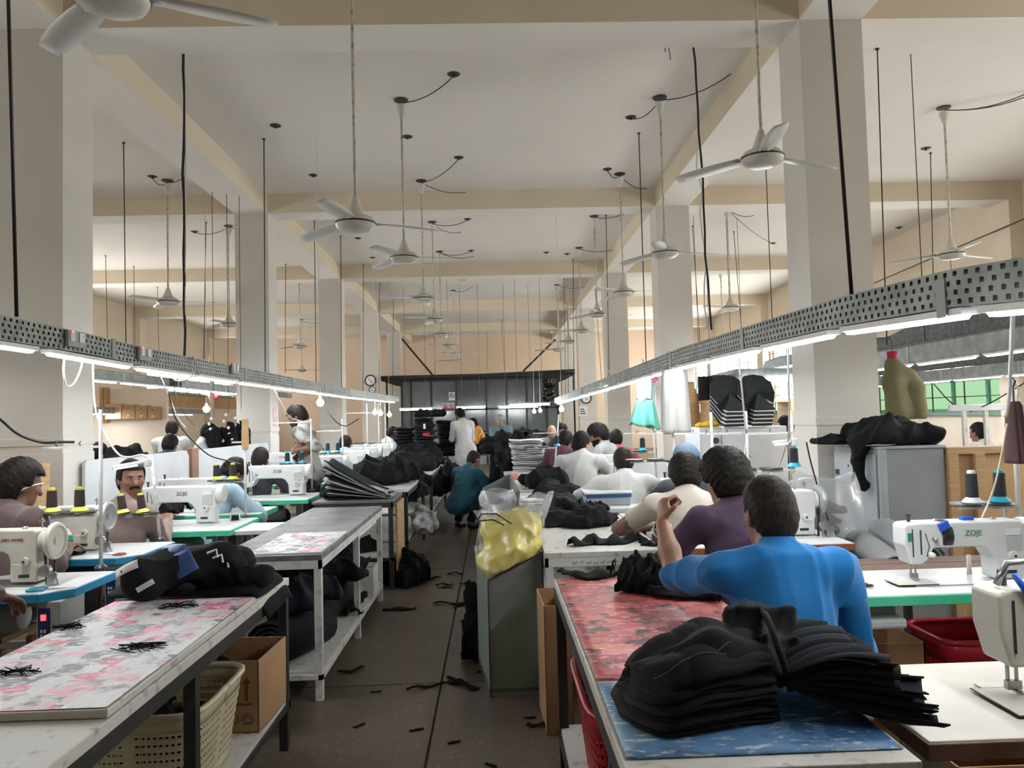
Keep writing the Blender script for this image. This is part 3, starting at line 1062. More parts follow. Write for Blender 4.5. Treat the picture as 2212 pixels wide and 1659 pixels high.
machine('cream sewing machine with grey exposed hand wheel before the mustache man', (-2.80, 4.48, .77), 'mid', M_cream, 'JUKI', M_txtb, 1.0)
machine('white sewing machine with green edged table and eyeglasses before it', (-2.53, 5.55, .77), 'new', M_white, 'ZOJE', M_txtk, 1.05)
machine('white sewing machine partly hidden behind the machine with eyeglasses', (-2.75, 6.33, .77), 'new', M_white, '', None, 1.05)
machine('white sewing machine in front of the light blue shirt man', (-2.40, 7.42, .77), 'new', M_white, 'ZOJE', M_txtk, 1.15)
machine('white sewing machine seen over the machine before the light blue shirt man', (-2.55, 8.25, .90), 'new', M_white, 'ZOJE', M_txtk, 1.0)
sewing_table('low white sewing table hidden behind the light blue shirt man', -3.0, -2.0, 7.98, 8.55, M_greenedge, z=.90, plain=True)
machine('white sewing machine right of the masked standing man', (-2.35, 9.05, .77), 'new', M_white, '', None, 1.15)
machine('white sewing machine behind the two blue thread cones', (-2.30, 10.2, .77), 'new', M_white, 'JACK', M_txtk, 1.2)
machine('white sewing machine further back left, by the fanned black panels', (-2.30, 11.3, .77), 'new', M_white, '', None, 1.2)
machine('white sewing machine deepest of the left line by the glowing bulbs', (-2.30, 12.6, .77), 'new', M_white, '', None, 1.2)

# ---- right sewing line
sewing_table('beige sewing table with brown edge at the lower right corner', .93, 2.30, 1.62, 2.10, M_brownedge, M_beige)
sewing_table('white sewing table with bright green edge, right of the blue shirt man', 1.33, 2.75, 2.86, 3.30, M_greenedge, M_lam)
sewing_table('white sewing table with red brown edge beyond the blue shirt man', .95, 1.93, 3.98, 4.50, M_redbrown)
sewing_table('white sewing table in front of the cream shirt man', .90, 1.90, 4.95, 5.45, M_redbrown)
sewing_table('white sewing table before the white shirt man with his elbows on it', .78, 1.75, 6.65, 7.2, M_redbrown)
sewing_table('white sewing table before the pair of workers talking', .72, 1.7, 8.15, 8.7, M_redbrown, plain=True)
sewing_table('white sewing table far along the right line', .72, 1.7, 9.6, 10.1, M_redbrown, plain=True)
ZR = machine('large white sewing machine with green lettering and blue finger guard, at the right', (1.735, 3.06, .77), 'new', M_white, 'ZOJE', M_txtg, .94)
MB().cbox((0, 0, 0), (.045, .02, .035), Matrix.Translation((.10, -.062, .252)) @ Matrix.Rotation(-.4, 4, 'Y')).build('blue_guard', M_blue, ZR, bevel=.004)
MB().lathe([(.062, .098), (.066, .102), (.066, .140), (.062, .145)], (0, 0, .205), 20, 'x').build('belt_sleeve', M_blackp, ZR, smooth=True, ang=40)
MB().cbox((.24, .0, .272), (.05, .035, .016)).build('blue_tool_rest', M_blue, ZR, bevel=.003)
MB().cbox((-.045, -.0535, .205), (.022, .003, .036)).build('crest_badge', M_txtg, ZR)
MB().cbox((.355, -.053, .06), (.035, .004, .04)).build('cover_slot', M_txtk, ZR)
NR = machine('nearest cream sewing machine with blue lever and lit needle, cut by the right edge', (1.285, 1.84, .77), 'mid', M_cream, '', None, 1.05)
MB().tube([(-.05, -.02, .27), (-.03, -.03, .32), (.10, -.03, .33)], .008, 8).build('lifting_rod', M_steel, NR, smooth=True)
MB().tube([(-.03, -.056, .30), (.0, -.06, .25), (.03, -.06, .22)], .008, 6).build('blue_lever', M_blue, NR, smooth=True)
machine('white sewing machine with dark blue lettering behind the blue shirt man', (1.36, 4.25, .77), 'mid', M_white, 'JUKI', M_txtb, 1.0)
machine('white sewing machine between the white and cream shirt men', (1.24, 5.3, .77), 'old', M_white, 'JUKI', M_txtb, 1.0)
machine('white sewing machine before the white shirt man', (1.15, 6.95, .77), 'mid', M_white, '', None, 1.0)
machine('white sewing machine before the two workers talking', (1.05, 8.45, .77), 'mid', M_white, '', None, 1.0)

# small items on the green table at right
MB().tube([(0, 0, 0), (0, 0, .085)], .010, 10, r2=.008).build('finger_post', mat('pale_plastic', (.62, .56, .48), .4), None, smooth=True, loc=(2.02, 3.15, .771))
tag(bpy.data.objects['finger_post'], 'small pale plastic post standing on the bright green edged table', 'post')
def plate(label, cx, cy, w, d, z=.7715):
    r = thing('needle_plate', label, 'needle plate', (cx, cy, z))
    MB().box((-w / 2, -d / 2, 0), (w / 2, d / 2, .002)).build('slide_plate', M_beige, r)
    g = .004
    MB().box((-w / 2 - g, -d / 2 - g, 0), (w / 2 + g, d / 2 + g, .0012)).build('plate_gap', M_txtk, r)
plate('steel needle plate inset in the beige brown edged table', 1.31, 1.80, .22, .17, .7765)
plate('steel needle plate inset in the bright green edged table', 1.70, 3.03, .16, .10, .7765)

# ---- thread stands and cones
M_yel = mat('cone_yellow', (0.62, 0.68, 0.08), 0.4)
M_cyan = mat('cone_cyan', (0.02, 0.42, 0.58), 0.4)
M_wcone = mat('cone_white', (0.72, 0.73, 0.74), 0.4)
M_thr = mat('thread_brown', (0.035, 0.020, 0.016), 0.7, bump=.4, bscale=300)
M_thrk = mat('thread_black', (0.014, 0.015, 0.022), 0.7, bump=.4, bscale=300)
def cone(label, p, base, thr, h=.108, rot=(0, 0)):
    r = thing('thread_cone', label, 'thread cone', p, 0, 'thread cones on the stands')
    r.rotation_euler = (rot[0], rot[1], 0)
    MB().lathe([(.042, 0), (.042, .004), (.024, .024), (.02, .028)], n=20).build('cone_base', base, r, smooth=True, ang=30)
    MB().lathe([(.026, .024), (.023, h), (.018, h + .002)], n=16).build('thread_winding', thr, r, smooth=True, ang=40)
    MB().lathe([(.016, h), (.016, h + .014), (.010, h + .016)], n=12).build('cone_tip', base, r, smooth=True, ang=40)
    return r
def stand(label, base, H, zs, za, arm, side=-1, lean=(0, 0), plates=(.14, .30), m=None, top_hook=True):
    r = thing('thread_stand', label, 'thread stand', base, 0, 'thread stands at the machines')
    m = m or M_whitep
    def P(z):
        return Vector((lean[0] * z, lean[1] * z, z))
    MB().tube([P(0), P(H)], .010, 8).build('pole', m, r, smooth=True)
    MB().lathe([(.03, 0), (.03, .008), (.016, .02)], n=12).build('base_flange', M_dsteel, r)
    q = P(zs)
    L = max(plates) + .03
    MB().cbox((q.x + side * L / 2, q.y, q.z), (L, .022, .014)).build('spool_arm', m, r)
    for d in plates:
        MB().lathe([(.07, .010), (.072, .014), (.068, .020)], (q.x + side * d, q.y, q.z), 18).build('spool_plate', M_blackp, r, smooth=True, ang=30)
    if za:
        q = P(za)
        MB().cbox((q.x + side * arm / 2, q.y, q.z), (arm, .02, .012)).build('guide_arm', m, r)
        s = MB()
        for d in plates:
            s.tube([(q.x + side * min(d, arm), q.y - .004, q.z + .006), (q.x + side * min(d, arm), q.y - .02, q.z + .02), (q.x + side * min(d, arm), q.y - .004, q.z + .03)], .003, 5)
        s.build('thread_eyes', M_dsteel, r)
    return r
p = atz(218, 1228, .77)
Yp = p.y
def zat(px, py):
    return aty(px, py, Yp).z - .77
stand('white thread stand pole beside the brown shirt man, with long slotted arm', p, zat(197, 885), zat(205, 1112), zat(205, 965), .29, plates=(.10, .22))
for (px, py), lab in (((112, 1104), 'dark brown thread cone on yellow base, left one before the brown shirt man'), ((172, 1098), 'dark brown thread cone on yellow base, right one near the white pole')):
    q = aty(px, py, Yp)
    cone(lab, (q.x, q.y, .77 + zat(205, 1112) + .022), M_yel, M_thr)
p = atz(346, 1166, .77)
Yp = p.y
stand('leaning white thread stand before the mustache man, carrying a small led lamp', p, zat(320, 985), zat(336, 1113), None, .2, lean=(-.10, 0), plates=(.06, .17))
for (px, py), lab in (((267, 1110), 'tilted dark brown thread cone left of the mustache man\'s chest, yellow base'), ((309, 1102), 'tilted dark brown thread cone on yellow base by the leaning stand')):
    q = aty(px, py, Yp)
    cone(lab, (q.x, q.y - .005, .77 + zat(336, 1113) + .022), M_yel, M_thr, rot=(0, -.14))
p = atz(531, 1118, .77)
Yp = p.y
stand('white thread stand left of the ruler-hung board, over the white side table', p, zat(527, 950), zat(530, 1040), zat(527, 955), .1, plates=(.09, .22))
for (px, py), lab in (((468, 1037), 'black thread cone on yellow base before the light blue shirt'), ((503, 1035), 'brown thread cone on yellow base touching the light blue shirt')):
    q = aty(px, py, Yp)
    cone(lab, (q.x, q.y, .77 + zat(530, 1040) + .022), M_yel, M_thrk if px < 480 else M_thr)
p = atz(674, 1060, .77)
Yp = p.y
stand('white thread stand in front of the masked standing man', p, zat(665, 905), zat(672, 1004), zat(665, 912), .42, plates=(.10, .26))
for (px, py), lab in (((621, 1000), 'black thread cone on blue base before the masked man, left one'), ((652, 998), 'black thread cone on blue base before the masked man, right one')):
    q = aty(px, py, Yp)
    cone(lab, (q.x, q.y, .77 + zat(672, 1004) + .022), M_cyan, M_thrk)
p = atz(746, 1032, .77)
p.x, p.y = -1.86, 9.2
Yp = p.y
stand('white thread stand behind the masked standing man', p, zat(745, 905), zat(745, 980), zat(745, 930), .4, plates=(.10, .26))
for (px, py), lab in (((708, 978), 'black thread cone on blue base right of the masked man, left one'), ((730, 976), 'black thread cone on blue base right of the masked man, right one')):
    q = aty(px, py, Yp)
    cone(lab, (q.x, q.y, .77 + zat(745, 980) + .022), M_cyan, M_thrk)
p = Vector((2.42, 3.26, .77))
Yp = p.y
zz = aty(2150, 1092, Yp).z - .77
stand('white thread stand at the right picture edge carrying two dark cones', (2.30, 3.22, .77), .80, zz, None, .3, plates=(.10, .23), m=M_whitep)
for (px, py), lab, bm_ in (((2101, 1090), 'black thread cone on white base at the right picture edge', M_wcone), ((2161, 1086), 'black thread cone on bright blue base at the right picture edge', M_cyan)):
    q = aty(px, py, 3.22)
    cone(lab, (q.x, 3.22, .77 + zz + .022), bm_, M_thrk, .125)
# far stands along both lines
FS = [(795, 1010, 12.40, 'by the glowing bulbs on the left line'), (820, 1005, 12.6, 'second by the glowing bulbs on the left line'), (834, 1000, 12.8, 'third by the glowing bulbs on the left line')]
for px, py, Y, w in FS:
    q = aty(px, py, Y)
    stand('white thread stand %s' % w, (q.x, Y, .77), 1.0, .33, .85, .35)
for (px, py, Y, w, lean) in ((1196, 1015, 8.4, 'left of the cream backed worker, tilted', (.10, 0)), (1418, 1012, 6.9, 'right of the white shirt man', (-.03, 0)), (1457, 1030, 5.6, 'below the white hanging garment', (0, 0)), (1720, 1140, 4.45, 'left of the grey cabinet', (0, 0)), (1540, 1010, 5.4, 'above the purple shirt man', (0, 0)), (1616, 1005, 5.0, 'before the white lockers', (0, 0))):
    q = aty(px, py, Y)
    stand('white thread stand %s' % w, (q.x, Y, .77), min(1.0, aty(px, 905, Y).z - .72), .36, aty(px, 935, Y).z - .77, .28, lean=lean)
for (px, py, Y, lab) in ((1204, 1000, 8.4, 'black thread cone on cyan base left of the cream backed worker'), (1389, 995, 6.9, 'black thread cone on cyan base right of the white shirt man'), (1719, 1078, 4.45, 'black thread cone with cyan tip behind the balding head')):
    q = aty(px, py, Y)
    cone(lab, (q.x, Y, 1.13 + .022), M_cyan, M_thrk)
# small led lamp on the leaning stand and the one near the grey cabinet
def led_lamp(label, a, b, Y):
    p, q = aty(*a, Y), aty(*b, Y)
    d = q - p
    r = thing('machine_lamp', label, 'lamp', p, 0, 'small led machine lamps')
    MB().tube([(0, 0, 0), d], .013, 8).build('lamp_bar', M_white, r, smooth=True)
    MB().tube([d * .05 + Vector((0, -.004, -.008)), d * .75 + Vector((0, -.004, -.008))], .0085, 6).build('lamp_lens', emat('lens_soft', (.9, .95, 1), 1.2), r)
    MB().cbox(d + Vector((.01, 0, -.005)), (.035, .03, .045)).build('lamp_joint', M_white, r, bevel=.006)
led_lamp('small white led lamp bar across the mustache man\'s forehead', (244, 1010), (316, 998), 4.45)
led_lamp('small white led lamp bar left of the grey cabinet', (1670, 957), (1712, 953), 4.4)

# glowing bulbs under the trunkings
def bulb(label, px, py, Y, r_=.045, hang=True):
    q = aty(px, py, Y)
    r = thing('light_bulb', label, 'bulb', q, 0, 'round glowing bulbs')
    MB().lathe([(.001, -r_), (r_ * .55, -r_ * .85), (r_ * .95, -r_ * .3), (r_, .1 * r_), (r_ * .85, .55 * r_), (r_ * .45, r_ * .98)], n=16).build('bulb_globe', M_bulb, r, smooth=True)
    MB().lathe([(r_ * .42, r_ * .95), (r_ * .42, r_ * 1.7), (r_ * .2, r_ * 1.9)], n=10).build('bulb_cap', M_white, r)
    if hang:
        MB().tube([(0, 0, r_ * 1.8), (0, 0, CEIL - q.z)], .004, 5).build('bulb_cord', M_wcable, r)
    else:
        MB().tube(sag((0, 0, r_ * 1.8), (.05, 0, r_ * 1.8 + .14), -.03, 5), .005, 5).build('bulb_cord', M_wcable, r)
bulb('glowing bulb above right of the masked standing man', 692, 870, 9.0)
bulb('glowing bulb near the black hanging bags in the left bay', 446, 884, 11.0, .05)
bulb('glowing bulb under the right aisle trunking by the teal garment', 1311, 837, 9.0, .045, False)
bulb('glowing bulb under the far end of the right aisle trunking', 1213, 884, 13.0)
bulb('glowing bulb, leftmost of three under the left trunking end', 810, 891, 14.5)
bulb('glowing bulb, middle of three under the left trunking end', 822, 893, 14.8)
bulb('glowing bulb, rightmost of three under the left trunking end', 841, 896, 15.1)
bulb('small glowing bulb before the dark glass partition, left one', 1154, 889, 18)
bulb('small glowing bulb before the dark glass partition, right one', 1167, 887, 18)

# ---- long work tables on both sides of the aisle
M_darkleg = mat('dark_leg', (0.02, 0.019, 0.018), 0.55, (0.06, 0.055, 0.05), 18, lo=.55, hi=.8)
M_grime = mat('worn_white_board', (0.56, 0.55, 0.51), 0.5, (0.13, 0.12, 0.10), 20, detail=9, lo=.57, hi=.80)
M_greytop = mat('grey_worn_top', (0.11, 0.11, 0.115), 0.55, (0.21, 0.21, 0.215), 7, detail=8)
def work_table(label, x0, x1, y0, y1, z, top, legm, shelf=None, rail=.045, legs=((0, 0), (1, 0), (0, 1), (1, 1)), th=.03, lw=.04, shelfm=None, name='work_table', grp='work tables along the aisle'):
    r = thing(name, label, 'table', ((x0 + x1) / 2, (y0 + y1) / 2, 0), 0, grp)
    a, b = (x1 - x0) / 2, (y1 - y0) / 2
    MB().box((-a, -b, z - th), (a, b, z)).build('table_top', top, r, bevel=.003)
    for (sx, sy, ex, ey) in ((-a, -b, a, -b), (-a, b, a, b), (-a, -b, -a, b), (a, -b, a, b)):
        hx, hy = (.018, .018)
        MB().box((min(sx, ex) - hx * (sx == ex) * (sx > 0) + .0, min(sy, ey) - hy * (sy == ey) * (sy > 0), z - th - rail), (max(sx, ex) + hx * (sx == ex) * (sx < 0), max(sy, ey) + hy * (sy == ey) * (sy < 0), z - th)).build('apron_rail', legm, r)
    for (u, v) in legs:
        x = -a + lw / 2 + .003 + u * (2 * a - lw - .006)
        y = -b + lw / 2 + .003 + v * (2 * b - lw - .006)
        MB().cbox((x, y, (z - th) / 2), (lw, lw, z - th)).build('leg', legm, r, bevel=.003)
    if shelf is not None:
        MB().box((-a + .01, -b + .01, shelf - .02), (a - .01, b - .01, shelf)).build('shelf', shelfm or M_grime, r)
        for sx in (-a, a - .025):
            MB().box((sx, -b, shelf - .045), (sx + .025, b, shelf - .02)).build('shelf_rail', legm, r)
        for sy in (-b, b - .025):
            MB().box((-a, sy, shelf - .045), (a, sy + .025, shelf - .02)).build('shelf_rail', legm, r)
    return r
pink = [(.62, .63, .62), (.70, .18, .29), (.66, .67, .68), (.10, .105, .12), (.72, .34, .44), (.58, .60, .63), (.74, .12, .24), (.66, .66, .62), (.24, .25, .28), (.68, .48, .54)]
M_pink = collage('pink_print_collage', pink, 17.0, 15.0, scuff=.53, damt=.45, wear=(.66, .66, .68))
red = [(.52, .10, .11), (.62, .17, .17), (.44, .08, .08), (.55, .13, .14), (.60, .20, .14), (.50, .10, .12), (.64, .22, .24), (.40, .09, .07)]
M_red = collage('red_print_patches', red, 9.0, 22.0, scuff=.60, damt=.62, dirt=(.05, .04, .035), wear=(.66, .52, .50))
M_bluep = collage('blue_print_patches', [(.05, .16, .34), (.09, .22, .42), (.03, .11, .26), (.12, .26, .42), (.06, .18, .36)], 6, 9, scuff=.57, damt=.45, wear=(.42, .52, .58))
LT = work_table('nearest left work table with black legs under the pink print boards', -1.56, -.97, 1.05, 3.52, .775, M_grime, M_darkleg, shelf=.23, legs=((0, 0), (1, 0), (0, .57), (1, .57), (0, 1), (1, 1)), th=.035)
def board(label, x0, x1, y0, y1, z, m, th=.022, ripple=.003, name='print_board'):
    r = thing(name, label, 'board', ((x0 + x1) / 2, (y0 + y1) / 2, z))
    a, b = (x1 - x0) / 2, (y1 - y0) / 2
    MB().box((-a, -b, 0), (a, b, th)).build('board_core', M_grime, r, bevel=.004)
    s = MB()
    rnd = random.Random(int(x0 * 100 + y0 * 10))
    ph = [rnd.random() * 6 for _ in range(4)]
    s.grid(lambda u, v: (-a + .008 + (2 * a - .016) * u, -b + .008 + (2 * b - .016) * v, th + .0015 + ripple * .3 * (1 + math.sin(u * 7 + ph[0]) * math.sin(v * 9 + ph[1]))), 14, 20)
    s.build('printed_sheet', m, r, smooth=True)
    return r
board('worn board covered with pink and grey printed paper, nearest on the left', -1.54, -.975, 1.90, 3.05, .776, M_pink)
T2 = work_table('grey topped work table with white steel legs, second left of the aisle', -1.52, -.945, 4.06, 6.25, .78, M_greytop, M_whitep, shelf=.16, legs=((0, 0), (1, 0), (0, .52), (1, .52), (0, 1), (1, 1)))
board('pink and white printed sheet on the front of the grey topped table', -1.36, -.955, 4.10, 4.85, .781, M_pink, th=.003, ripple=.001, name='print_sheet')
work_table('work table with black rim and plywood end, third left of the aisle', -1.62, -.905, 6.62, 7.30, .785, M_greytop, M_darkleg, shelf=.3, th=.02)
MB().box((-.02, 0, 0), (0, .5, .72)).build('plywood_board', M_wood, loc=(-.88, 6.72, .02))
tag(bpy.data.objects['plywood_board'], 'plywood board leaning at the end of the third left table', 'board')
work_table('white topped work table under the tall black heap, fourth left of the aisle', -1.62, -.87, 7.45, 9.3, .80, M_lam, M_darkleg, shelf=.3)
work_table('work table under the black bundles, fifth left of the aisle', -1.62, -.80, 9.6, 12.4, .80, M_lam, M_darkleg, shelf=.3)
work_table('work table under the tall black stacks, sixth left of the aisle', -1.9, -.95, 12.8, 15.6, .80, M_lam, M_darkleg, shelf=.3)
MB().box((-.2, -.2, -.015), (.2, .2, .015)).build('side_shelf', M_lam, loc=(-1.72, 5.45, .735), bevel=.003)
tag(bpy.data.objects['side_shelf'], 'white side shelf between green sewing table and grey topped table', 'shelf')
s = MB().box((-.15, -.03, 0), (-.11, .03, .72)).box((.11, -.03, 0), (.15, .03, .72))
s.build('shelf_leg', M_leg, bpy.data.objects['side_shelf'], loc=(0, 0, -.735))

# right of the aisle
RT = work_table('work table covered in red and blue print, nearest right of the aisle', .245, .835, 1.48, 3.22, .795, M_grime, M_darkleg, shelf=.18, legs=((0, .14), (1, .14), (0, 1), (1, 1)), th=.035)
ysp = 1.97
MB().grid(lambda u, v: (-.285 + .57 * u, (ysp - 2.35) + (3.21 - ysp) * v, .7975 + .0015 * math.sin(u * 9) * math.sin(v * 14)), 16, 24).build('red_covering', M_red, RT, smooth=True, solid=.002)
MB().grid(lambda u, v: (-.285 + .57 * u, (1.53 - 2.35) + (ysp - 1.53) * v, .7985 + .0015 * math.sin(u * 11) * math.sin(v * 10)), 14, 10).build('blue_covering', M_bluep, RT, smooth=True, solid=.002)
work_table('worn white work table behind the yellow bag, second right of the aisle', .255, .885, 3.93, 5.30, .775, M_grime, M_whitep, shelf=.25, legs=((0, 0), (1, 0), (0, 1), (1, 1)))
work_table('white work table under loose black garments, third right of the aisle', .20, .80, 5.42, 7.0, .775, M_lam, M_whitep, shelf=.25)
work_table('worn table with pink box, fourth right of the aisle', .16, .80, 7.15, 9.2, .785, M_grime, M_darkleg, shelf=.25)
work_table('table under the white stacked panels, fifth right of the aisle', .12, .75, 9.35, 11.4, .785, M_grime, M_darkleg, shelf=.25)
work_table('far table before the dark glass partition, right of the aisle', .1, .9, 12.0, 15.5, .8, M_grime, M_darkleg, shelf=.25)
# ================================================================== people: smooth distance fields meshed as one continuous surface
class Field:
    def __init__(s, lo, hi, h):
        s.h = h
        s.lo = np.array(lo, float) - 2 * h
        n = np.ceil((np.array(hi) + 2 * h - s.lo) / h).astype(int) + 1
        s.n = n
        s.BIG = 0.08
        s.v = np.full(n, s.BIG, np.float32)

    def sub(s, lo, hi):
        a = np.maximum(np.floor((np.array(lo) - s.lo) / s.h).astype(int), 0)
        b = np.minimum(np.ceil((np.array(hi) - s.lo) / s.h).astype(int) + 1, s.n)
        if np.any(b <= a):
            return None, None
        ax = [s.lo[i] + s.h * np.arange(a[i], b[i]) for i in range(3)]
        X, Y, Z = np.meshgrid(*ax, indexing='ij')
        return (slice(a[0], b[0]), slice(a[1], b[1]), slice(a[2], b[2])), (X, Y, Z)

    def put(s, sl, d, k):
        v = s.v[sl]
        if k > 0:
            hh = np.clip(0.5 + 0.5 * (v - d) / k, 0, 1)
            s.v[sl] = (v * (1 - hh) + d * hh - k * hh * (1 - hh)).astype(np.float32)
        else:
            s.v[sl] = np.minimum(v, d)

    def cone(s, a, b, ra, rb, k=0.02, squash=None):
        a, b = np.array(a, float), np.array(b, float)
        R = max(ra, rb) + s.BIG
        sl, G = s.sub(np.minimum(a, b) - R, np.maximum(a, b) + R)
        if sl is None:
            return
        X, Y, Z = G
        ba = b - a
        L2 = ba @ ba + 1e-9
        t = np.clip(((X - a[0]) * ba[0] + (Y - a[1]) * ba[1] + (Z - a[2]) * ba[2]) / L2, 0, 1)
        dx, dy, dz = X - a[0] - t * ba[0], Y - a[1] - t * ba[1], Z - a[2] - t * ba[2]
        d = np.sqrt(dx * dx + dy * dy + dz * dz) - (ra + (rb - ra) * t)
        s.put(sl, d, k)

    def ell(s, c, r, R=None, k=0.02):
        c, r = np.array(c, float), np.array(r, float)
        m = r.max() + s.BIG
        sl, G = s.sub(c - m, c + m)
        if sl is None:
            return
        X, Y, Z = G[0] - c[0], G[1] - c[1], G[2] - c[2]
        if R is not None:
            R = np.array(R)
            X, Y, Z = (R[0, 0] * X + R[1, 0] * Y + R[2, 0] * Z, R[0, 1] * X + R[1, 1] * Y + R[2, 1] * Z, R[0, 2] * X + R[1, 2] * Y + R[2, 2] * Z)
        q = np.sqrt((X / r[0]) ** 2 + (Y / r[1]) ** 2 + (Z / r[2]) ** 2)
        g = np.sqrt((X / r[0] ** 2) ** 2 + (Y / r[1] ** 2) ** 2 + (Z / r[2] ** 2) ** 2) + 1e-6
        d = q * (q - 1) / g
        s.put(sl, d, k)

    def grid(s):
        ax = [s.lo[i] + s.h * np.arange(s.n[i]) for i in range(3)]
        return np.meshgrid(*ax, indexing='ij')

    def mesh(s):
        v = s.v
        ins = v < 0
        nx, ny, nz = v.shape
        cnt = np.zeros((nx - 1, ny - 1, nz - 1), np.int8)
        for dx in (0, 1):
            for dy in (0, 1):
                for dz in (0, 1):
                    cnt += ins[dx:nx - 1 + dx, dy:ny - 1 + dy, dz:nz - 1 + dz]
        act = (cnt > 0) & (cnt < 8)
        idx = np.full(act.shape, -1, np.int64)
        I, J, K = np.nonzero(act)
        idx[I, J, K] = np.arange(len(I))
        acc = np.zeros((len(I), 3))
        num = np.zeros(len(I))
        E = []
        for ax in range(3):
            o = [i for i in range(3) if i != ax]
            for p in (0, 1):
                for q in (0, 1):
                    a = [0, 0, 0]
                    a[o[0]], a[o[1]] = p, q
                    b = list(a)
                    b[ax] = 1
                    E.append((a, b))
        for a, b in E:
            va = v[I + a[0], J + a[1], K + a[2]].astype(float)
            vb = v[I + b[0], J + b[1], K + b[2]].astype(float)
            c = (va < 0) != (vb < 0)
            t = np.where(c, va / np.where(c, va - vb, 1), 0)
            P = np.array(a)[None] + t[:, None] * (np.array(b) - np.array(a))[None]
            acc += np.where(c[:, None], P, 0)
            num += c
        V = np.stack([I, J, K], 1) + acc / num[:, None]
        V = s.lo + s.h * V
        quads = []
        for ax in range(3):
            o = [i for i in range(3) if i != ax]
            sa = [slice(None)] * 3
            sb = [slice(None)] * 3
            sa[ax], sb[ax] = slice(0, -1), slice(1, None)
            A, B = ins[tuple(sa)], ins[tuple(sb)]
            ch = A != B
            P = np.stack(np.nonzero(ch), 1)
            ok = (P[:, o[0]] > 0) & (P[:, o[1]] > 0) & (P[:, o[0]] < v.shape[o[0]] - 1) & (P[:, o[1]] < v.shape[o[1]] - 1)
            P = P[ok]
            flip = A[P[:, 0], P[:, 1], P[:, 2]]
            def cell(d0, d1):
                Q = P.copy()
                Q[:, o[0]] -= d0
                Q[:, o[1]] -= d1
                return idx[Q[:, 0], Q[:, 1], Q[:, 2]]
            q = np.stack([cell(0, 0), cell(1, 0), cell(1, 1), cell(0, 1)], 1)
            if ax == 1:
                flip = ~flip
            q[~flip] = q[~flip][:, ::-1]
            quads.append(q)
        Q = np.concatenate(quads)
        Q = Q[(Q >= 0).all(1)]
        return V, Q

    def build(s, name, m, parent=None, origin=(0, 0, 0), keep=None):
        V, Q = s.mesh()
        if keep is not None:
            mk = keep(V)
            Q = Q[mk[Q].all(1)]
            used = np.unique(Q)
            mp = np.full(len(V), -1)
            mp[used] = np.arange(len(used))
            V, Q = V[used], mp[Q]
        V = V - np.array(origin)
        me = bpy.data.meshes.new(name)
        me.vertices.add(len(V))
        me.vertices.foreach_set('co', V.astype(np.float32).ravel())
        me.loops.add(len(Q) * 4)
        me.loops.foreach_set('vertex_index', Q.astype(np.int32).ravel())
        me.polygons.add(len(Q))
        me.polygons.foreach_set('loop_start', np.arange(0, len(Q) * 4, 4, dtype=np.int32))
        me.polygons.foreach_set('loop_total', np.full(len(Q), 4, np.int32))
        me.update(calc_edges=True)
        me.validate()
        me.materials.append(m)
        me.polygons.foreach_set('use_smooth', [True] * len(me.polygons))
        o = bpy.data.objects.new(name, me)
        COL.objects.link(o)
        if parent is not None:
            o.parent = parent
        return o


def wrinkle(F_, amp, seed, freq=22, lowz=None):
    rnd = np.random.RandomState(seed)
    X, Y, Z = F_.grid()
    w = np.zeros(F_.v.shape, np.float32)
    near = np.abs(F_.v) < 0.06
    x, y, z = X[near], Y[near], Z[near]
    t = np.zeros(len(x))
    for i in range(4):
        d = rnd.normal(size=3) * np.array([1, 1, .55])
        d /= np.linalg.norm(d)
        e = rnd.normal(size=3)
        e /= np.linalg.norm(e)
        f = freq * (0.7 + 0.6 * rnd.rand())
        ph = (x * d[0] + y * d[1] + z * d[2]) * f + .75 * np.sin((x * e[0] + y * e[1] + z * e[2]) * f * .45 + rnd.rand() * 6)
        t += (1 - np.abs(np.sin(ph))) ** 2 - .35
    w[near] = t * amp / 2
    F_.v -= w


def rotm(yaw_, pitch_=0.0, roll_=0.0):
    """head frame: x right, y forward, z up; positive yaw turns left, positive pitch looks up"""
    return np.array(Matrix.Rotation(yaw_, 3, 'Z') @ Matrix.Rotation(pitch_, 3, 'X') @ Matrix.Rotation(roll_, 3, 'Y'))


def V3(*a):
    return np.array(a, float)


def ik(a, c, l1, l2, pole):
    a, c, pole = map(lambda q: np.array(q, float), (a, c, pole))
    d = c - a
    L = np.linalg.norm(d)
    m = (l1 + l2) * .995
    if L > m:
        c = a + d * m / L
        d = c - a
        L = m
    u = d / L
    x = (l1 ** 2 - l2 ** 2 + L ** 2) / (2 * L)
    hgt = math.sqrt(max(0, l1 ** 2 - x ** 2))
    p = pole - u * (pole @ u)
    p /= np.linalg.norm(p) + 1e-9
    return a + u * x + p * hgt, c


SKIN = [mat('skin_tan', (0.30, 0.155, 0.095), 0.5, (0.25, 0.125, 0.075), 14), mat('skin_brown', (0.21, 0.10, 0.062), 0.5, (0.17, 0.08, 0.05), 14), mat('skin_light', (0.40, 0.22, 0.15), 0.5, (0.34, 0.18, 0.12), 14)]
M_hair = mat('hair_black', (0.007, 0.006, 0.005), 0.6, (0.014, 0.011, 0.009), 90, bump=.3, bscale=200, stretch=(1, 1, .3), spec=.12)
M_hairb = mat('hair_dark_brown', (0.014, 0.010, 0.008), 0.6, (0.028, 0.020, 0.016), 90, bump=.3, bscale=200, stretch=(1, 1, .3), spec=.12)
M_eye = mat('eye_white', (0.42, 0.39, 0.37), 0.3)
M_iris = mat('iris_dark', (0.012, 0.008, 0.006), 0.2)
M_lip = mat('lip', (0.20, 0.075, 0.06), 0.5)


def cloth(name, c, c2=None):
    c2 = c2 or tuple(q * .86 for q in c)
    return mat(name, c, 0.85, c2, 5, bump=.15, bscale=220, spec=.25, sheen=.15)


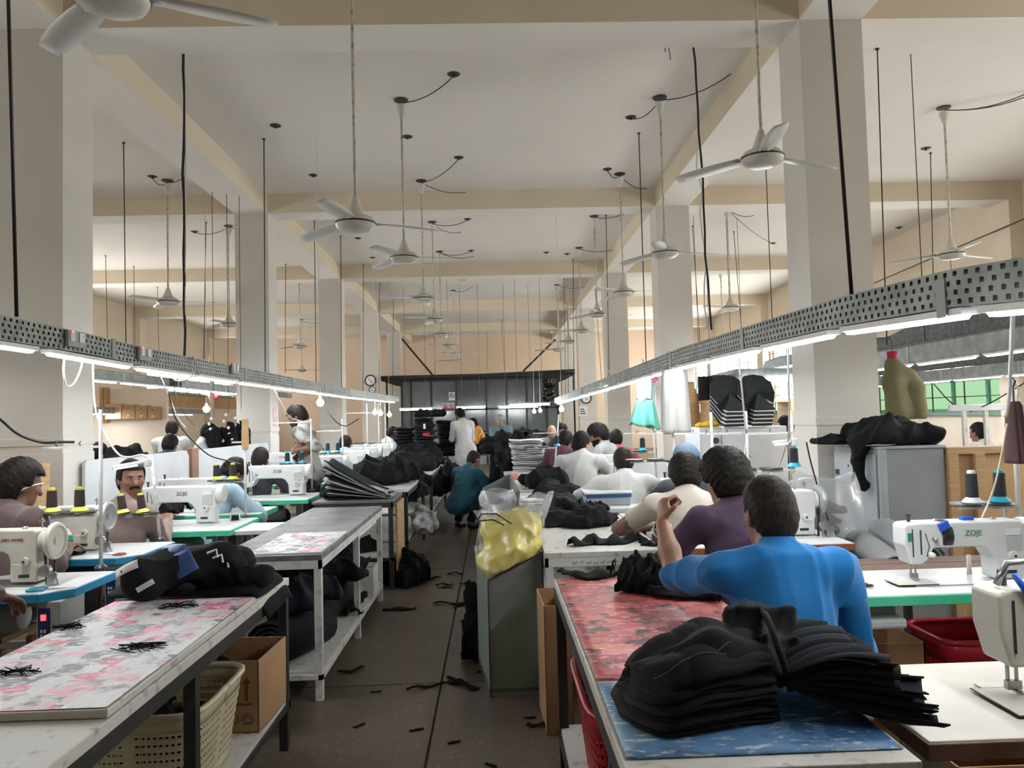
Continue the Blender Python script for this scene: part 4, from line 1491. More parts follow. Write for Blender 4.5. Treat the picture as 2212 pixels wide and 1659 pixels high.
def setj(J, ovr):
    """place elbows and wrists relative to the shoulder and elbow"""
    for sd, (e, w) in ovr.items():
        J['el' + sd] = J['sh' + sd] + V3(*e)
        J['wr' + sd] = J['el' + sd] + V3(*w)
    return J


def person(label, base, face, J, skin=0, shirt=None, trousers=None, sleeve='long', hair=None, hairvol=.014, h=.011, kurta=False, face_detail=False, group=None, clean=True,
           shoes=True, hairline=(.02, .62), wr_amp=.012, legs=True, seedv=1, beard=None, mask=None, cap=None, bald=None, collar=True):
    """base: world floor point; face: heading (0 looks along +y, positive turns left); J: joints in the local frame (facing +y)"""
    R0 = rotm(face)
    B = np.array(base, float)
    def W(p):
        return B + R0 @ np.array(p, float)
    j = {k: W(p) for k, p in J.items() if k not in ('hy', 'hp', 'hr', 'drop') and not k.startswith(('curl', 'palm', 'hd', 'pal'))}
    HR = R0 @ rotm(J.get('hy', 0), J.get('hp', 0), J.get('hr', 0))
    hc = j['head']
    def H(*p):
        return hc + HR @ np.array(p, float)
    pts = np.array(list(j.values()))
    lo, hi = pts.min(0) - .22, pts.max(0) + .22
    lo[2] = max(lo[2], B[2] - .02)
    f = Field(lo, hi, h)
    up = j['neck'] - j['pel']
    up /= np.linalg.norm(up)
    side = j['shR'] - j['shL']
    side -= up * (side @ up)
    side /= np.linalg.norm(side)
    fw = np.cross(up, side)
    RT_ = np.stack([side, fw, up], 1)
    def torso(F_, g, k=.05, hem=0.0):
        c = j['pel'] + up * .30 * np.linalg.norm(j['neck'] - j['pel']) / .5
        L = np.linalg.norm(j['neck'] - j['pel'])
        F_.ell(j['pel'] + up * .62 * L, V3(.155 + g, .105 + g, .21 + g), RT_, k)
        F_.ell(j['pel'] + up * .22 * L, V3(.140 + g, .100 + g, .20 + g), RT_, k)
        F_.ell(j['pel'] + up * .0, V3(.158 + g, .115 + g, .13 + g), RT_, k)
        F_.cone(j['shL'] + side * .03, j['shR'] - side * .03, .058 + g, .058 + g, k)
        F_.cone(j['pel'] + up * .93 * L, (j['shL'] * .55 + j['shR'] * .45) , .055 + g, .05 + g, k)
        F_.cone(j['neck'] - up * .02, j['shL'] + side * .04 - up * .01, .045 + g, .045 + g, .04)
        F_.cone(j['neck'] - up * .02, j['shR'] - side * .04 - up * .01, .045 + g, .045 + g, .04)
    # ---- skin body, one continuous surface
    torso(f, -.004)
    f.cone(j['neck'] - up * .05, hc + HR @ V3(0, -.018, -.06), .056, .054, .03)
    f.ell(H(0, -.012, .030), V3(.075, .095, .092), HR, .02)
    f.ell(H(0, .018, -.030), V3(.062, .070, .088), HR, .03)
    f.ell(H(0, .040, -.082), V3(.040, .040, .030), HR, .03)
    f.cone(H(0, .082, .012), H(0, .104, -.030), .009, .0145, .012)
    f.cone(H(-.03, .078, .022), H(.03, .078, .022), .011, .011, .015)
    f.ell(H(0, .080, -.062), V3(.024, .012, .010), HR, .008)
    for sx in (-1, 1):
        f.ell(H(sx * .076, -.012, -.012), V3(.010, .020, .031), HR @ rotm(sx * .35), .006)
        f.ell(H(sx * .042, .062, -.020), V3(.018, .016, .016), HR, .015)
    for sd in ('L', 'R'):
        sh, el, wr = j['sh' + sd], j['el' + sd], j['wr' + sd]
        f.cone(sh, el, .050, .041, .03)
        f.cone(el, el * .55 + wr * .45, .041, .039, .02)
        f.cone(el * .55 + wr * .45, wr, .039, .027, .02)
        # hand: palm, four unequal fingers with two bends, thumb from the side
        d = (wr - el) / (np.linalg.norm(wr - el) + 1e-9)
        if 'hd' + sd in J:
            d = R0 @ np.array(J['hd' + sd], float)
            d /= np.linalg.norm(d)
        pn = R0 @ np.array(J.get('palm' + sd, (0, 0, -1)), float)
        pn = pn - d * (pn @ d)
        pn /= np.linalg.norm(pn) + 1e-9
        lat = np.cross(d, pn) * (1 if sd == 'R' else -1)   # towards the thumb
        if 'pal%s' % sd in J:
            lat = -lat
        RH = np.stack([lat, pn, d], 1)
        pc = wr + d * .052
        f.ell(pc, V3(.040, .017, .052), RH, .012)
        cu_ = J.get('curl' + sd, .5)
        fr = max(.0080, h * .82)
        for q, (off, ln) in enumerate(((.029, .072), (.010, .080), (-.010, .074), (-.028, .058))):
            b0 = pc + lat * off + d * .036
            d1 = d * math.cos(cu_ * .9) + pn * math.sin(cu_ * .9)
            d2 = d * math.cos(cu_ * 2.0) + pn * math.sin(cu_ * 2.0)
            b1 = b0 + d1 * ln * .52
            b2 = b1 + d2 * ln * .48
            f.cone(b0, b1, fr * 1.1, fr, .004)
            f.cone(b1, b2, fr, fr * .85, .004)
        t0 = pc + lat * .030 - d * .022
        t1 = t0 + (lat * .75 + d * .6 + pn * .25) * .040
        t2 = t1 + (d * .8 + pn * .55 + lat * .1) * .030
        f.cone(t0, t1, fr * 1.35, fr * 1.15, .008)
        f.cone(t1, t2, fr * 1.15, fr * .95, .004)
    if legs:
        for sd in ('L', 'R'):
            hp, kn, an, to = j['hip' + sd], j['kn' + sd], j['an' + sd], j['to' + sd]
            f.cone(hp, kn, .080, .054, .04)
            f.cone(kn, kn * .6 + an * .4, .054, .050, .02)
            f.cone(kn * .6 + an * .4, an, .050, .036, .02)
            f.cone(an - V3(0, 0, .03), to, .036, .030, .02)
    body = f.build('person', SKIN[skin], None, B)
    body.location = tuple(B)
    tag(body, label, 'person', group)
    # ---- shirt
    if shirt is not None:
        s_ = Field(lo - .02, hi + .02, h)
        torso(s_, .012)
        for sd in ('L', 'R'):
            sh, el, wr = j['sh' + sd], j['el' + sd], j['wr' + sd]
            if sleeve == 'long':
                s_.cone(sh, el, .066, .056, .03)
                s_.cone(el, el * .06 + wr * .94, .056, .044, .025)
            elif sleeve == 'elbow':
                s_.cone(sh, el, .068, .058, .03)
                e2 = el * .86 + wr * .14
                s_.cone(el, e2, .058, .055, .025)
            else:
                s_.cone(sh, sh * .42 + el * .58, .068, .064, .03)
        if collar:
            s_.cone(j['neck'] - up * .03, j['neck'] + up * .012 + (hc - j['neck']) * .06, .066, .063, .015)
        if kurta and legs:
            for sd in ('L', 'R'):
                hp, kn = j['hip' + sd], j['kn' + sd]
                s_.cone(hp, hp * .15 + kn * .85, .115, .120, .07)
            s_.cone(j['hipL'] * .6 + j['knL'] * .4, j['hipR'] * .6 + j['knR'] * .4, .11, .11, .08)
            if J.get('drop'):
                s_.cone(j['pel'], j['pel'] - V3(0, 0, J['drop']), .15, .17, .08)
        else:
            s_.ell(j['pel'] - up * .03, V3(.178, .135, .12), RT_, .05)
        wrinkle(s_, wr_amp, seedv)
        if sleeve == 'short':
            def keep(V):
                ok = np.ones(len(V), bool)
                for sd in ('L', 'R'):
                    sh, el = j['sh' + sd], j['el' + sd]
                    d = (el - sh) / np.linalg.norm(el - sh)
                    cut = sh * .36 + el * .64
                    r = np.linalg.norm(np.cross(V - sh, d), axis=1)
                    ok &= ~(((V - cut) @ d > 0) & (r < .095))
                return ok
        elif sleeve == 'elbow':
            def keep(V):
                ok = np.ones(len(V), bool)
                for sd in ('L', 'R'):
                    el, wr = j['el' + sd], j['wr' + sd]
                    d = (wr - el) / np.linalg.norm(wr - el)
                    cut = el * .90 + wr * .10
                    r = np.linalg.norm(np.cross(V - el, d), axis=1)
                    ok &= ~(((V - cut) @ d > 0) & (r < .085) & (r > -1))
                return ok
        else:
            keep = None
        s_.build('shirt', shirt, body, B, keep)
    if trousers is not None and legs:
        t_ = Field(lo - .02, hi + .02, h * 1.25)
        t_.ell(j['pel'], V3(.163, .122, .125), RT_, .05)
        for sd in ('L', 'R'):
            hp, kn, an = j['hip' + sd], j['kn' + sd], j['an' + sd]
            t_.cone(hp, kn, .098, .074, .04)
            t_.cone(kn, kn * .08 + an * .92, .074, .062, .03)
        wrinkle(t_, wr_amp, seedv + 7)
        t_.build('trousers', trousers, body, B)
        if shoes:
            for sd in ('L', 'R'):
                q = Field(np.minimum(j['an' + sd], j['to' + sd]) - .1, np.maximum(j['an' + sd], j['to' + sd]) + .1, .012)
                q.cone(j['an' + sd] - V3(0, 0, .04), j['to' + sd], .046, .040, .02)
                q.build('shoe', M_blackp, body, B, keep=None)
    # ---- hair
    if hair is not None:
        hf = Field(hc - .22, hc + .22, min(h, .009))
        g = hairvol
        hf.ell(H(0, -.014, .034), V3(.076 + g, .096 + g, .093 + g), HR, .01)
        hf.ell(H(0, -.050, -.020), V3(.070 + g * .8, .055 + g, .075 + g), HR, .03)
        X, Y, Z = hf.grid()
        P = np.stack([X - hc[0], Y - hc[1], Z - hc[2]], -1) @ HR
        x, y, z = P[..., 0], P[..., 1], P[..., 2]
        n_ = np.sin(x * 140 + 2 * np.sin(z * 90 + seedv)) * np.sin(y * 120 + 2 * np.sin(x * 80)) + .6 * np.sin(z * 200 + y * 130)
        hf.v += (n_ * (.0012 + g * .09)).astype(np.float32)
        # cut away the face, below the nape, and the ear openings
        cutf = np.minimum(y - hairline[0] + .25 * np.minimum(z, 0), hairline[1] * .1 - z)   # >0 inside the face region
        face_r = np.minimum(y + .012 - .35 * (z > .02) * 0, .052 - z + .0 * y)
        face_r = np.minimum(y - hairline[0], hairline[1] * .1 - z)
        nape = -.085 - z
        side_r = np.minimum(y + .028, -.005 - z)
        cut = np.maximum(np.maximum(face_r, nape), side_r)
        hf.v = np.maximum(hf.v, cut.astype(np.float32))
        if bald is not None:
            bc = H(*bald[0])
            X, Y, Z = hf.grid()
            dd = np.sqrt((X - bc[0]) ** 2 + (Y - bc[1]) ** 2 + (Z - bc[2]) ** 2)
            hf.v = np.maximum(hf.v, (bald[1] - dd).astype(np.float32))
        hf.build('hair', hair, body, B)
    if beard is not None:
        bf = Field(hc - .16, hc + .16, min(h, .008))
        bf.ell(H(0, .020, -.036), V3(.066, .074, .092), HR, .02)
        bf.ell(H(0, .042, -.088), V3(.046, .046, .036), HR, .03)
        X, Y, Z = bf.grid()
        P = np.stack([X - hc[0], Y - hc[1], Z - hc[2]], -1) @ HR
        x, y, z = P[..., 0], P[..., 1], P[..., 2]
        if beard == 'moustache':
            reg = np.maximum(np.maximum(np.abs(z + .047 + .25 * np.abs(x)) - .0095, np.abs(x) - .034), .05 - y)
        elif beard == 'stubble':
            reg = np.maximum(z + .045, -.01 - y)
        else:
            reg = np.maximum(z + .030, -.025 - y)
            reg = np.maximum(reg, -np.maximum(np.maximum(np.abs(x) - .022, np.abs(z + .060) - .006), .05 - y))
        bf.v = np.maximum(bf.v - .003, reg.astype(np.float32))
        bf.build('moustache' if beard == 'moustache' else 'beard', M_hair, body, B)
    if mask is not None:
        mf = Field(hc - .16, hc + .16, min(h, .008))
        mf.ell(H(0, .026, -.036), V3(.068, .082, .094), HR, .02)
        mf.ell(H(0, .048, -.080), V3(.048, .050, .040), HR, .03)
        X, Y, Z = mf.grid()
        P = np.stack([X - hc[0], Y - hc[1], Z - hc[2]], -1) @ HR
        reg = np.maximum(P[..., 2] + .012, .01 - P[..., 1])
        mf.v = np.maximum(mf.v, reg.astype(np.float32))
        mf.build('face_mask', mask, body, B)
    if face_detail:
        for sx in (-1, 1):
            c = H(sx * .030, .0745, .004) - B
            MB().lathe([(.0, -.011), (.0075, -.008), (.0105, 0), (.0075, .008), (.0, .011)], (0, 0, 0), 12).xf(Matrix.Translation(c)).build('eye', M_eye, body, smooth=True)
            c2 = H(sx * .030 + .0015, .0835, .004) - B
            MB().lathe([(.0, -.0042), (.0042, 0), (.0, .0042)], (0, 0, 0), 10).xf(Matrix.Translation(c2)).build('iris', M_iris, body, smooth=True)
            bb = MB().tube([H(sx * .014, .089, .021) - B, H(sx * .03, .088, .026) - B, H(sx * .048, .078, .021) - B], [.0035, .0045, .002], 6)
            bb.build('eyebrow', M_hair, body, smooth=True)
            ee = MB().tube([H(sx * .018, .0815, .011) - B, H(sx * .03, .0865, .0145) - B, H(sx * .042, .079, .011) - B], .003, 6)
            ee.build('eyelid', SKIN[skin], body, smooth=True)
        MB().tube([H(-.022, .086, -.060) - B, H(0, .0935, -.0585) - B, H(.022, .086, -.060) - B], [.003, .006, .003], 6).build('lips', M_lip, body, smooth=True)
    if cap is not None:
        cf = Field(hc - .2, hc + .2, min(h, .009))
        cf.ell(H(0, -.012, .040), V3(.093, .112, .098), HR, .01)
        X, Y, Z = cf.grid()
        P = np.stack([X - hc[0], Y - hc[1], Z - hc[2]], -1) @ HR
        cf.v = np.maximum(cf.v, (.028 - P[..., 2]).astype(np.float32))
        cf.build('cap', cap, body, B)
        MB().grid(lambda u, v: H((u - .5) * .15, .09 + .075 * v * math.sin(PI * (.12 + .76 * u)), .034 - .012 * v) - B, 10, 4).build('cap_brim', cap, body, smooth=True, solid=.004)
    body['H'] = 0
    del body['H']
    body_info[label] = (H, j, B, R0)
    return body


body_info = {}


def seated(lean=.15, hL=(-.16, .42, .80), hR=(.16, .42, .80), hy=0, hp=-.35, seat=.50, tor=.50, shw=.185, headf=.0, sidelean=0.0, poleL=(-1, -.3, -.6), poleR=(1, -.3, -.6), sc=1.0, hr=0, kn=.44, headz=.118, **kw):
    pel = V3(0, 0, seat + .02)
    upv = V3(sidelean, math.sin(lean), math.cos(lean))
    upv /= np.linalg.norm(upv)
    neck = pel + upv * tor
    sd = np.cross(V3(0, 1, 0), upv)
    sd = V3(1, 0, -sidelean)
    sd /= np.linalg.norm(sd)
    shc = neck - upv * .065
    J = dict(pel=pel, neck=neck, shL=shc - sd * shw, shR=shc + sd * shw)
    J['head'] = neck + V3(sidelean * .1, .055 + headf + .10 * math.sin(lean), headz - .05 * abs(math.sin(min(0, hp))))
    for s_, h_, p in (('L', hL, poleL), ('R', hR, poleR)):
        e, w_ = ik(J['sh' + s_], h_, .29, .26, p)
        J['el' + s_], J['wr' + s_] = e, w_
    for s_, x in (('L', -1), ('R', 1)):
        J['hip' + s_] = V3(x * .09, .02, seat)
        J['kn' + s_] = V3(x * .13, kn, seat + .02)
        J['an' + s_] = V3(x * .13, kn + .02, .10)
        J['to' + s_] = V3(x * .14, kn + .17, .035)
    J.update(hy=hy, hp=hp, hr=hr)
    J.update(kw)
    return J


def standing(lean=.05, hL=(-.25, .1, .85), hR=(.25, .1, .85), hy=0, hp=-.1, height=1.70, shw=.185, poleL=(-.6, -1, 0), poleR=(.6, -1, 0), stride=.08, hr=0, headf=0, **kw):
    k = height / 1.70
    pel = V3(0, 0, .93 * k)
    upv = V3(0, math.sin(lean), math.cos(lean))
    neck = pel + upv * .52 * k
    shc = neck - upv * .065
    J = dict(pel=pel, neck=neck, shL=shc - V3(shw, 0, 0), shR=shc + V3(shw, 0, 0))
    J['head'] = neck + V3(0, .03 + headf + .11 * math.sin(lean), .135 - .05 * abs(math.sin(min(0, hp))))
    for s_, h_, p in (('L', hL, poleL), ('R', hR, poleR)):
        e, w_ = ik(J['sh' + s_], h_, .29, .26, p)
        J['el' + s_], J['wr' + s_] = e, w_
    for s_, x in (('L', -1), ('R', 1)):
        J['hip' + s_] = V3(x * .09, 0, .89 * k)
        J['kn' + s_] = V3(x * .10, .02 + x * stride * .5, .48 * k)
        J['an' + s_] = V3(x * .11, -.02 + x * stride, .09)
        J['to' + s_] = V3(x * .12, .13 + x * stride, .035)
    J.update(hy=hy, hp=hp, hr=hr)
    J.update(kw)
    return J


def place(px, py, Y, headz=None):
    """floor point under a head seen at (px, py) at depth Y"""
    q = aty(px, py, Y)
    return q


def stool(p, z=.46):
    r = thing('stool', 'plain dark wooden stool under the seated worker', 'stool', (p[0], p[1], 0), 0, 'stools under the seated workers')
    return r


C_blue = cloth('shirt_blue', (0.007, 0.145, 0.385), (0.006, 0.12, 0.33))
C_purple = cloth('shirt_purple', (0.055, 0.032, 0.060))
C_cream = cloth('shirt_cream', (0.50, 0.45, 0.38))
C_white = cloth('shirt_white', (0.58, 0.58, 0.57))
C_white2 = cloth('shirt_offwhite', (0.52, 0.51, 0.50))
C_grey = cloth('shirt_grey', (0.34, 0.36, 0.36))
C_brown = cloth('shirt_dusty_brown', (0.125, 0.085, 0.085))
C_tan = cloth('shirt_tan', (0.27, 0.20, 0.175))
C_lblue = cloth('shirt_light_blue', (0.30, 0.42, 0.50))
C_dark = cloth('shirt_dark_grey', (0.05, 0.048, 0.058))
C_camo = mat('shirt_camouflage', (0.36, 0.36, 0.335), 0.85, (0.13, 0.13, 0.11), 7, detail=2, lo=.45, hi=.60)
C_teal = cloth('kurta_teal', (0.014, 0.075, 0.115))
C_tealp = cloth('trousers_dark_teal', (0.010, 0.026, 0.045))
C_blackp = cloth('trousers_black', (0.015, 0.016, 0.016))
C_maroon = cloth('shirt_maroon', (0.10, 0.03, 0.055))
C_pink = cloth('shirt_pink', (0.45, 0.10, 0.14))
C_navy = cloth('shirt_navy', (0.02, 0.03, 0.07))
C_orange = cloth('shirt_orange', (0.60, 0.28, 0.05))
C_gblue = cloth('shirt_grey_blue', (0.16, 0.26, 0.30))
C_olivetr = cloth('trousers_olive', (0.07, 0.065, 0.05))
C_mask = mat('mask_black', (0.012, 0.012, 0.014), 0.8)
C_cap = mat('cap_blue', (0.10, 0.15, 0.21), 0.8)

# ---- right line, all working with their backs to the camera
def by_head(px, py_top, Y, J, face=0.0):
    """world floor point so that the head of pose J appears with its top at the pixel"""
    hd = rotm(face) @ np.array(J['head'])
    q = aty(px, py_top, Y)
    return (q.x - hd[0], Y - hd[1], 0), q.z


SEATS = []
def seated_at(label, px, py_top, Y, face=0.0, pose=None, ovr=None, **kw):
    pose = dict(pose or {})
    J = seated(**pose)
    (bx, by, _), zt = by_head(px, py_top, Y, J, face)
    # raise or lower the seat so that the top of the head fits
    dz = zt - (J['head'][2] + .135)
    pose['seat'] = pose.get('seat', .50) + dz
    J = seated(**pose)
    if ovr:
        setj(J, ovr)
    b = person(label, (bx, by, 0), face, J, **kw)
    SEATS.append((bx, by, pose['seat'] - .10, label))
    return b


WB_ = aty(1462, 1122, 2.74)
HB_ = aty(1655, 1060, 2.5)
bl = seated_at('balding man in bright blue t-shirt seen from behind, left arm raised', 1655, 1024, 2.5, 0.0,
               dict(lean=.16, hp=-.20, hy=.16, hL=(WB_.x - HB_.x, WB_.y - 2.5 + .10, WB_.z), hR=(.30, .44, .80), poleL=(-1, -.4, -.35), poleR=(1, -.35, -1.1), tor=.49, hdL=(.15, .35, .9), palmL=(1, .3, -.2), curlL=1.1, shw=.195),
               skin=0, shirt=C_blue, trousers=C_blackp, sleeve='elbow', hair=M_hairb, hairvol=.006, h=.0085, seedv=3, wr_amp=.018,
               ovr={'L': ((-.085, .255, -.06), (-.01, .13, .165)), 'R': ((.075, .04, -.27), (-.03, .24, -.05))})
seated_at('man in dark purple shirt with thick messy black hair, back turned', 1563, 974, 3.35, RAD(12), dict(lean=.22, hp=-.3, hy=.1, tor=.50), skin=0, shirt=C_purple, trousers=C_blackp, hair=M_hair, hairvol=.032, h=.0105, seedv=5)
seated_at('man in cream t-shirt bent over his table, forearm resting on it', 1478, 980, 4.35, RAD(-4), dict(lean=.30, hp=-.5, tor=.50, hL=(-.20, .46, .80), hR=(.1, .45, .80), poleL=(-1, -.35, -.2), shw=.20), skin=1, shirt=C_cream, trousers=C_blackp, sleeve='short', hair=M_hair, hairvol=.020, h=.011, seedv=8)
seated_at('worker wearing a blue grey cap, hidden behind the cream shirt man', 1481, 957, 5.1, RAD(0), dict(lean=.2, hp=-.1, tor=.50), skin=1, shirt=C_dark, trousers=C_blackp, hair=M_hair, hairvol=.01, h=.014, cap=C_cap, seedv=9)
seated_at('man in white long sleeved shirt leaning on both elbows, back turned', 1345, 965, 6.2, RAD(0), dict(lean=.30, hp=-.45, tor=.50, hL=(-.16, .5, .82), hR=(.16, .5, .82), poleL=(-1.2, -.2, -.3), poleR=(1.2, -.2, -.3), shw=.20), skin=2, shirt=C_white, trousers=C_blackp, hair=M_hairb, hairvol=.006, h=.012, seedv=11)
seated_at('man in light beige shirt seen from behind beside the shaggy haired man', 1256, 931, 7.7, RAD(-14), dict(lean=.2, hp=-.25, hy=-.5, tor=.52, shw=.20), skin=2, shirt=C_white2, trousers=C_blackp, hair=M_hair, hairvol=.012, h=.013, seedv=13)
seated_at('bearded shaggy haired man in grey shirt looking down to his side', 1290, 917, 8.75, RAD(60), dict(lean=.25, hp=-.35, hy=.45, tor=.52), skin=0, shirt=C_grey, trousers=C_blackp, hair=M_hair, hairvol=.036, h=.013, beard='full', seedv=15, hairline=(.05, .35))
seated_at('worker in maroon shirt behind the beige shirted man', 1222, 930, 9.4, RAD(-30), dict(lean=.3, hp=-.5, tor=.5), skin=1, shirt=C_maroon, trousers=C_blackp, hair=M_hair, hairvol=.015, h=.016, seedv=17)
seated_at('worker in pink shirt seen between thread stands', 1330, 927, 9.8, RAD(-10), dict(lean=.15, hp=-.2, tor=.5), skin=1, shirt=C_pink, trousers=C_blackp, hair=M_hair, hairvol=.012, h=.016, seedv=19)
seated_at('balding far worker in white facing the camera under the right trunking', 1191, 917, 13.0, RAD(170), dict(lean=.2, hp=-.4, tor=.5), skin=2, shirt=C_white, trousers=C_blackp, hair=None, h=.018, seedv=21)
seated_at('far worker with dark hair and mask under the right trunking', 1213, 914, 12.2, RAD(150), dict(lean=.2, hp=-.3, tor=.5), skin=1, shirt=C_dark, trousers=C_blackp, hair=M_hair, hairvol=.016, h=.018, mask=mat('mask_white', (.6, .62, .63), .8), seedv=22)

# ---- left line
seated_at('man in dusty brown shirt at the left edge, mask strap behind his ear', 46, 993, 4.02, RAD(-22), dict(lean=.18, hp=-.25, hy=-.25, tor=.50, shw=.21, hL=(-.10, .42, .82), hR=(.0, .42, .82), poleL=(-.5, -.3, -1), poleR=(.5, -.3, -1)), skin=1, shirt=C_brown, trousers=C_blackp, hair=M_hair, hairvol=.024, h=.0105, seedv=23)
seated_at('man with moustache in tan shirt turning to look at the camera', 284, 991, 5.0, RAD(-18), dict(headz=.155, lean=.08, hp=-.02, hy=-2.12, tor=.50, shw=.195, hL=(-.10, .40, .82), hR=(.02, .40, .82), poleL=(-.4, -.3, -1), poleR=(.4, -.3, -1)), skin=1, shirt=C_tan, trousers=C_blackp, hair=M_hair, hairvol=.010, h=.0095, face_detail=True, beard='moustache', seedv=25, hairline=(.035, .66))
seated_at('man in light blue shirt bowed deep over his sewing machine', 505, 989, 6.4, RAD(-30), dict(lean=.42, hp=-.9, tor=.50, headf=.03), skin=1, shirt=C_lblue, trousers=C_blackp, hair=M_hair, hairvol=.018, h=.0125, seedv=27)
seated_at('man in dark grey shirt seen from behind near the hung ruler board', 563, 965, 7.75, RAD(-6), dict(lean=.25, hp=-.25, tor=.52, shw=.205), skin=1, shirt=C_dark, trousers=C_blackp, hair=M_hairb, hairvol=.008, h=.0125, seedv=29)
J = standing(lean=.16, hL=(-.04, .30, 1.10), hR=(.10, .30, 1.12), hp=-.55, height=1.70, hy=.0, palmL=(1, 0, -.3), palmR=(-1, 0, -.3), curlL=.7, curlR=.7, poleR=(.6, -.6, -.6), headf=.02, poleL=(-.45, -1, .05))
setj(J, {'L': ((-.06, -.23, -.15), (.10, .24, -.03))})
(bx, by, _), zt = by_head(641, 870, 8.2, J, RAD(84))
person('standing young man in camouflage t-shirt and black mask holding a dark piece', (bx, by, zt - (J['head'][2] + .135) if False else 0), RAD(84), J, skin=1, shirt=C_camo, trousers=C_blackp, sleeve='elbow', hair=M_hair, hairvol=.016, h=.0105, mask=C_mask, seedv=31)
# far left bay workers
seated_at('man with trimmed beard in white shirt in the left bay, looking down', 452, 913, 10.4, RAD(-72), dict(lean=.18, hp=-.3, tor=.52, shw=.2), skin=0, shirt=C_white, trousers=C_blackp, hair=M_hair, hairvol=.008, h=.015, beard='full', seedv=33)
seated_at('man in white shirt and white headband with back turned in the left bay', 372, 908, 10.6, RAD(10), dict(lean=.2, hp=-.3, tor=.52), skin=1, shirt=C_white, trousers=C_blackp, hair=M_hair, hairvol=.008, h=.016, seedv=35)
seated_at('man in navy shirt seated below the white headband man', 368, 938, 9.3, RAD(0), dict(lean=.2, hp=-.4, tor=.48), skin=1, shirt=C_navy, trousers=C_blackp, hair=M_hair, hairvol=.014, h=.015, seedv=37)
seated_at('worker in turquoise seen at the column edge, left bay', 212, 955, 8.2, RAD(-20), dict(lean=.2, hp=-.3, tor=.48), skin=0, shirt=cloth('shirt_turquoise', (.10, .42, .42)), trousers=C_blackp, hair=M_hair, hairvol=.014, h=.015, seedv=38)
seated_at('far worker with bowed head on the left line, left of two', 847, 921, 13.6, RAD(-60), dict(lean=.2, hp=-.5, tor=.5), skin=1, shirt=C_white, trousers=C_blackp, hair=M_hair, hairvol=.014, h=.016, seedv=39)
seated_at('far smiling worker on the left line, right of two', 870, 920, 15.3, RAD(165), dict(lean=.1, hp=-.25, tor=.5), skin=1, shirt=C_navy, trousers=C_blackp, hair=M_hair, hairvol=.014, h=.016, seedv=41)
seated_at('far left worker bowed behind the blue thread cones', 746, 940, 11.0, RAD(0), dict(lean=.3, hp=-.5, tor=.5), skin=1, shirt=C_lblue, trousers=C_blackp, hair=M_hair, hairvol=.014, h=.016, seedv=43)
# aisle
J = standing(lean=.20, hL=(-.05, .42, 1.02), hR=(.14, .38, 1.0), hp=-.6, height=1.70, headf=.02)
J['drop'] = .30
(bx, by, _), zt = by_head(993, 886, 13.6, J, RAD(35))
person('standing man in long white coat bent over the black stacks', (bx, by, 0), RAD(35), J, skin=1, shirt=cloth('coat_white', (.62, .62, .62)), trousers=C_blackp, hair=M_hair, hairvol=.010, h=.014, kurta=True, seedv=45)
# squatting man
J = seated(lean=.45, hp=-.35, hy=-.25, seat=.34, tor=.50, hL=(.05, .62, .55), hR=(.30, .58, .58), kn=.30, poleR=(.6, -.3, -1), headf=.03)
for s_, x in (('L', -1), ('R', 1)):
    J['kn' + s_] = V3(x * .14, .34, .52)
    J['an' + s_] = V3(x * .11, .10, .09)
    J['to' + s_] = V3(x * .13, .25, .035)
    J['hip' + s_] = V3(x * .09, .0, .32)
J['pel'] = V3(0, -.02, .34)
(bx, by, _), zt = by_head(1024, 980, 10.3, J, RAD(-38))
person('man in teal kurta and spectacles squatting in the aisle', (bx, by, 0), RAD(-38), J, skin=1, shirt=C_teal, trousers=C_tealp, hair=M_hairb, hairvol=.004, h=.0125, kurta=True, bald=((.0, .0, .16), .07), seedv=47)
# far ones behind and beside the partition
seated_at('far worker in orange shirt left of the partition door', 1022, 903, 17.0, RAD(100), dict(lean=.3, hp=-.5, tor=.5), skin=0, shirt=C_orange, trousers=C_blackp, hair=M_hair, hairvol=.012, h=.02, seedv=49)
seated_at('far worker in grey blue shirt and cap facing the camera', 1080, 895, 15.5, RAD(170), dict(lean=.2, hp=-.3, tor=.5), skin=2, shirt=C_gblue, trousers=C_blackp, hair=M_hair, hairvol=.01, h=.018, cap=C_grey, seedv=51)
# right bay
seated_at('man in off white shirt with back turned under the green windows', 2112, 911, 8.6, RAD(20), dict(lean=.15, hp=-.2, tor=.5, shw=.2), skin=1, shirt=C_white2, trousers=C_blackp, hair=M_hair, hairvol=.006, h=.014, seedv=53)
seated_at('dark haired worker behind the white lockers, upper of two', 1697, 898, 9.3, RAD(30), dict(lean=.2, hp=-.2, tor=.5), skin=1, shirt=C_tan, trousers=C_blackp, hair=M_hair, hairvol=.02, h=.016, seedv=55)
seated_at('dark haired worker behind the white lockers, lower of two', 1722, 920, 8.35, RAD(40), dict(lean=.2, hp=-.3, tor=.48), skin=0, shirt=C_dark, trousers=C_blackp, hair=M_hair, hairvol=.018, h=.016, seedv=57)

# sleeve and elbow of the nearest left worker, whose body is outside the frame
J = seated(lean=.25, hp=-.4, tor=.50, hR=(.18, .42, .82), poleR=(1, -.2, -.8))
seated_at('worker just outside the left edge, only his brown sleeve in view', -335, 985, 2.75, RAD(-10), dict(lean=.25, hp=-.4, tor=.5, hR=(.30, .55, .84), poleR=(1, -.35, -.5)), skin=1, shirt=C_brown, trousers=C_blackp, hair=M_hair, hairvol=.014, h=.013, seedv=59)

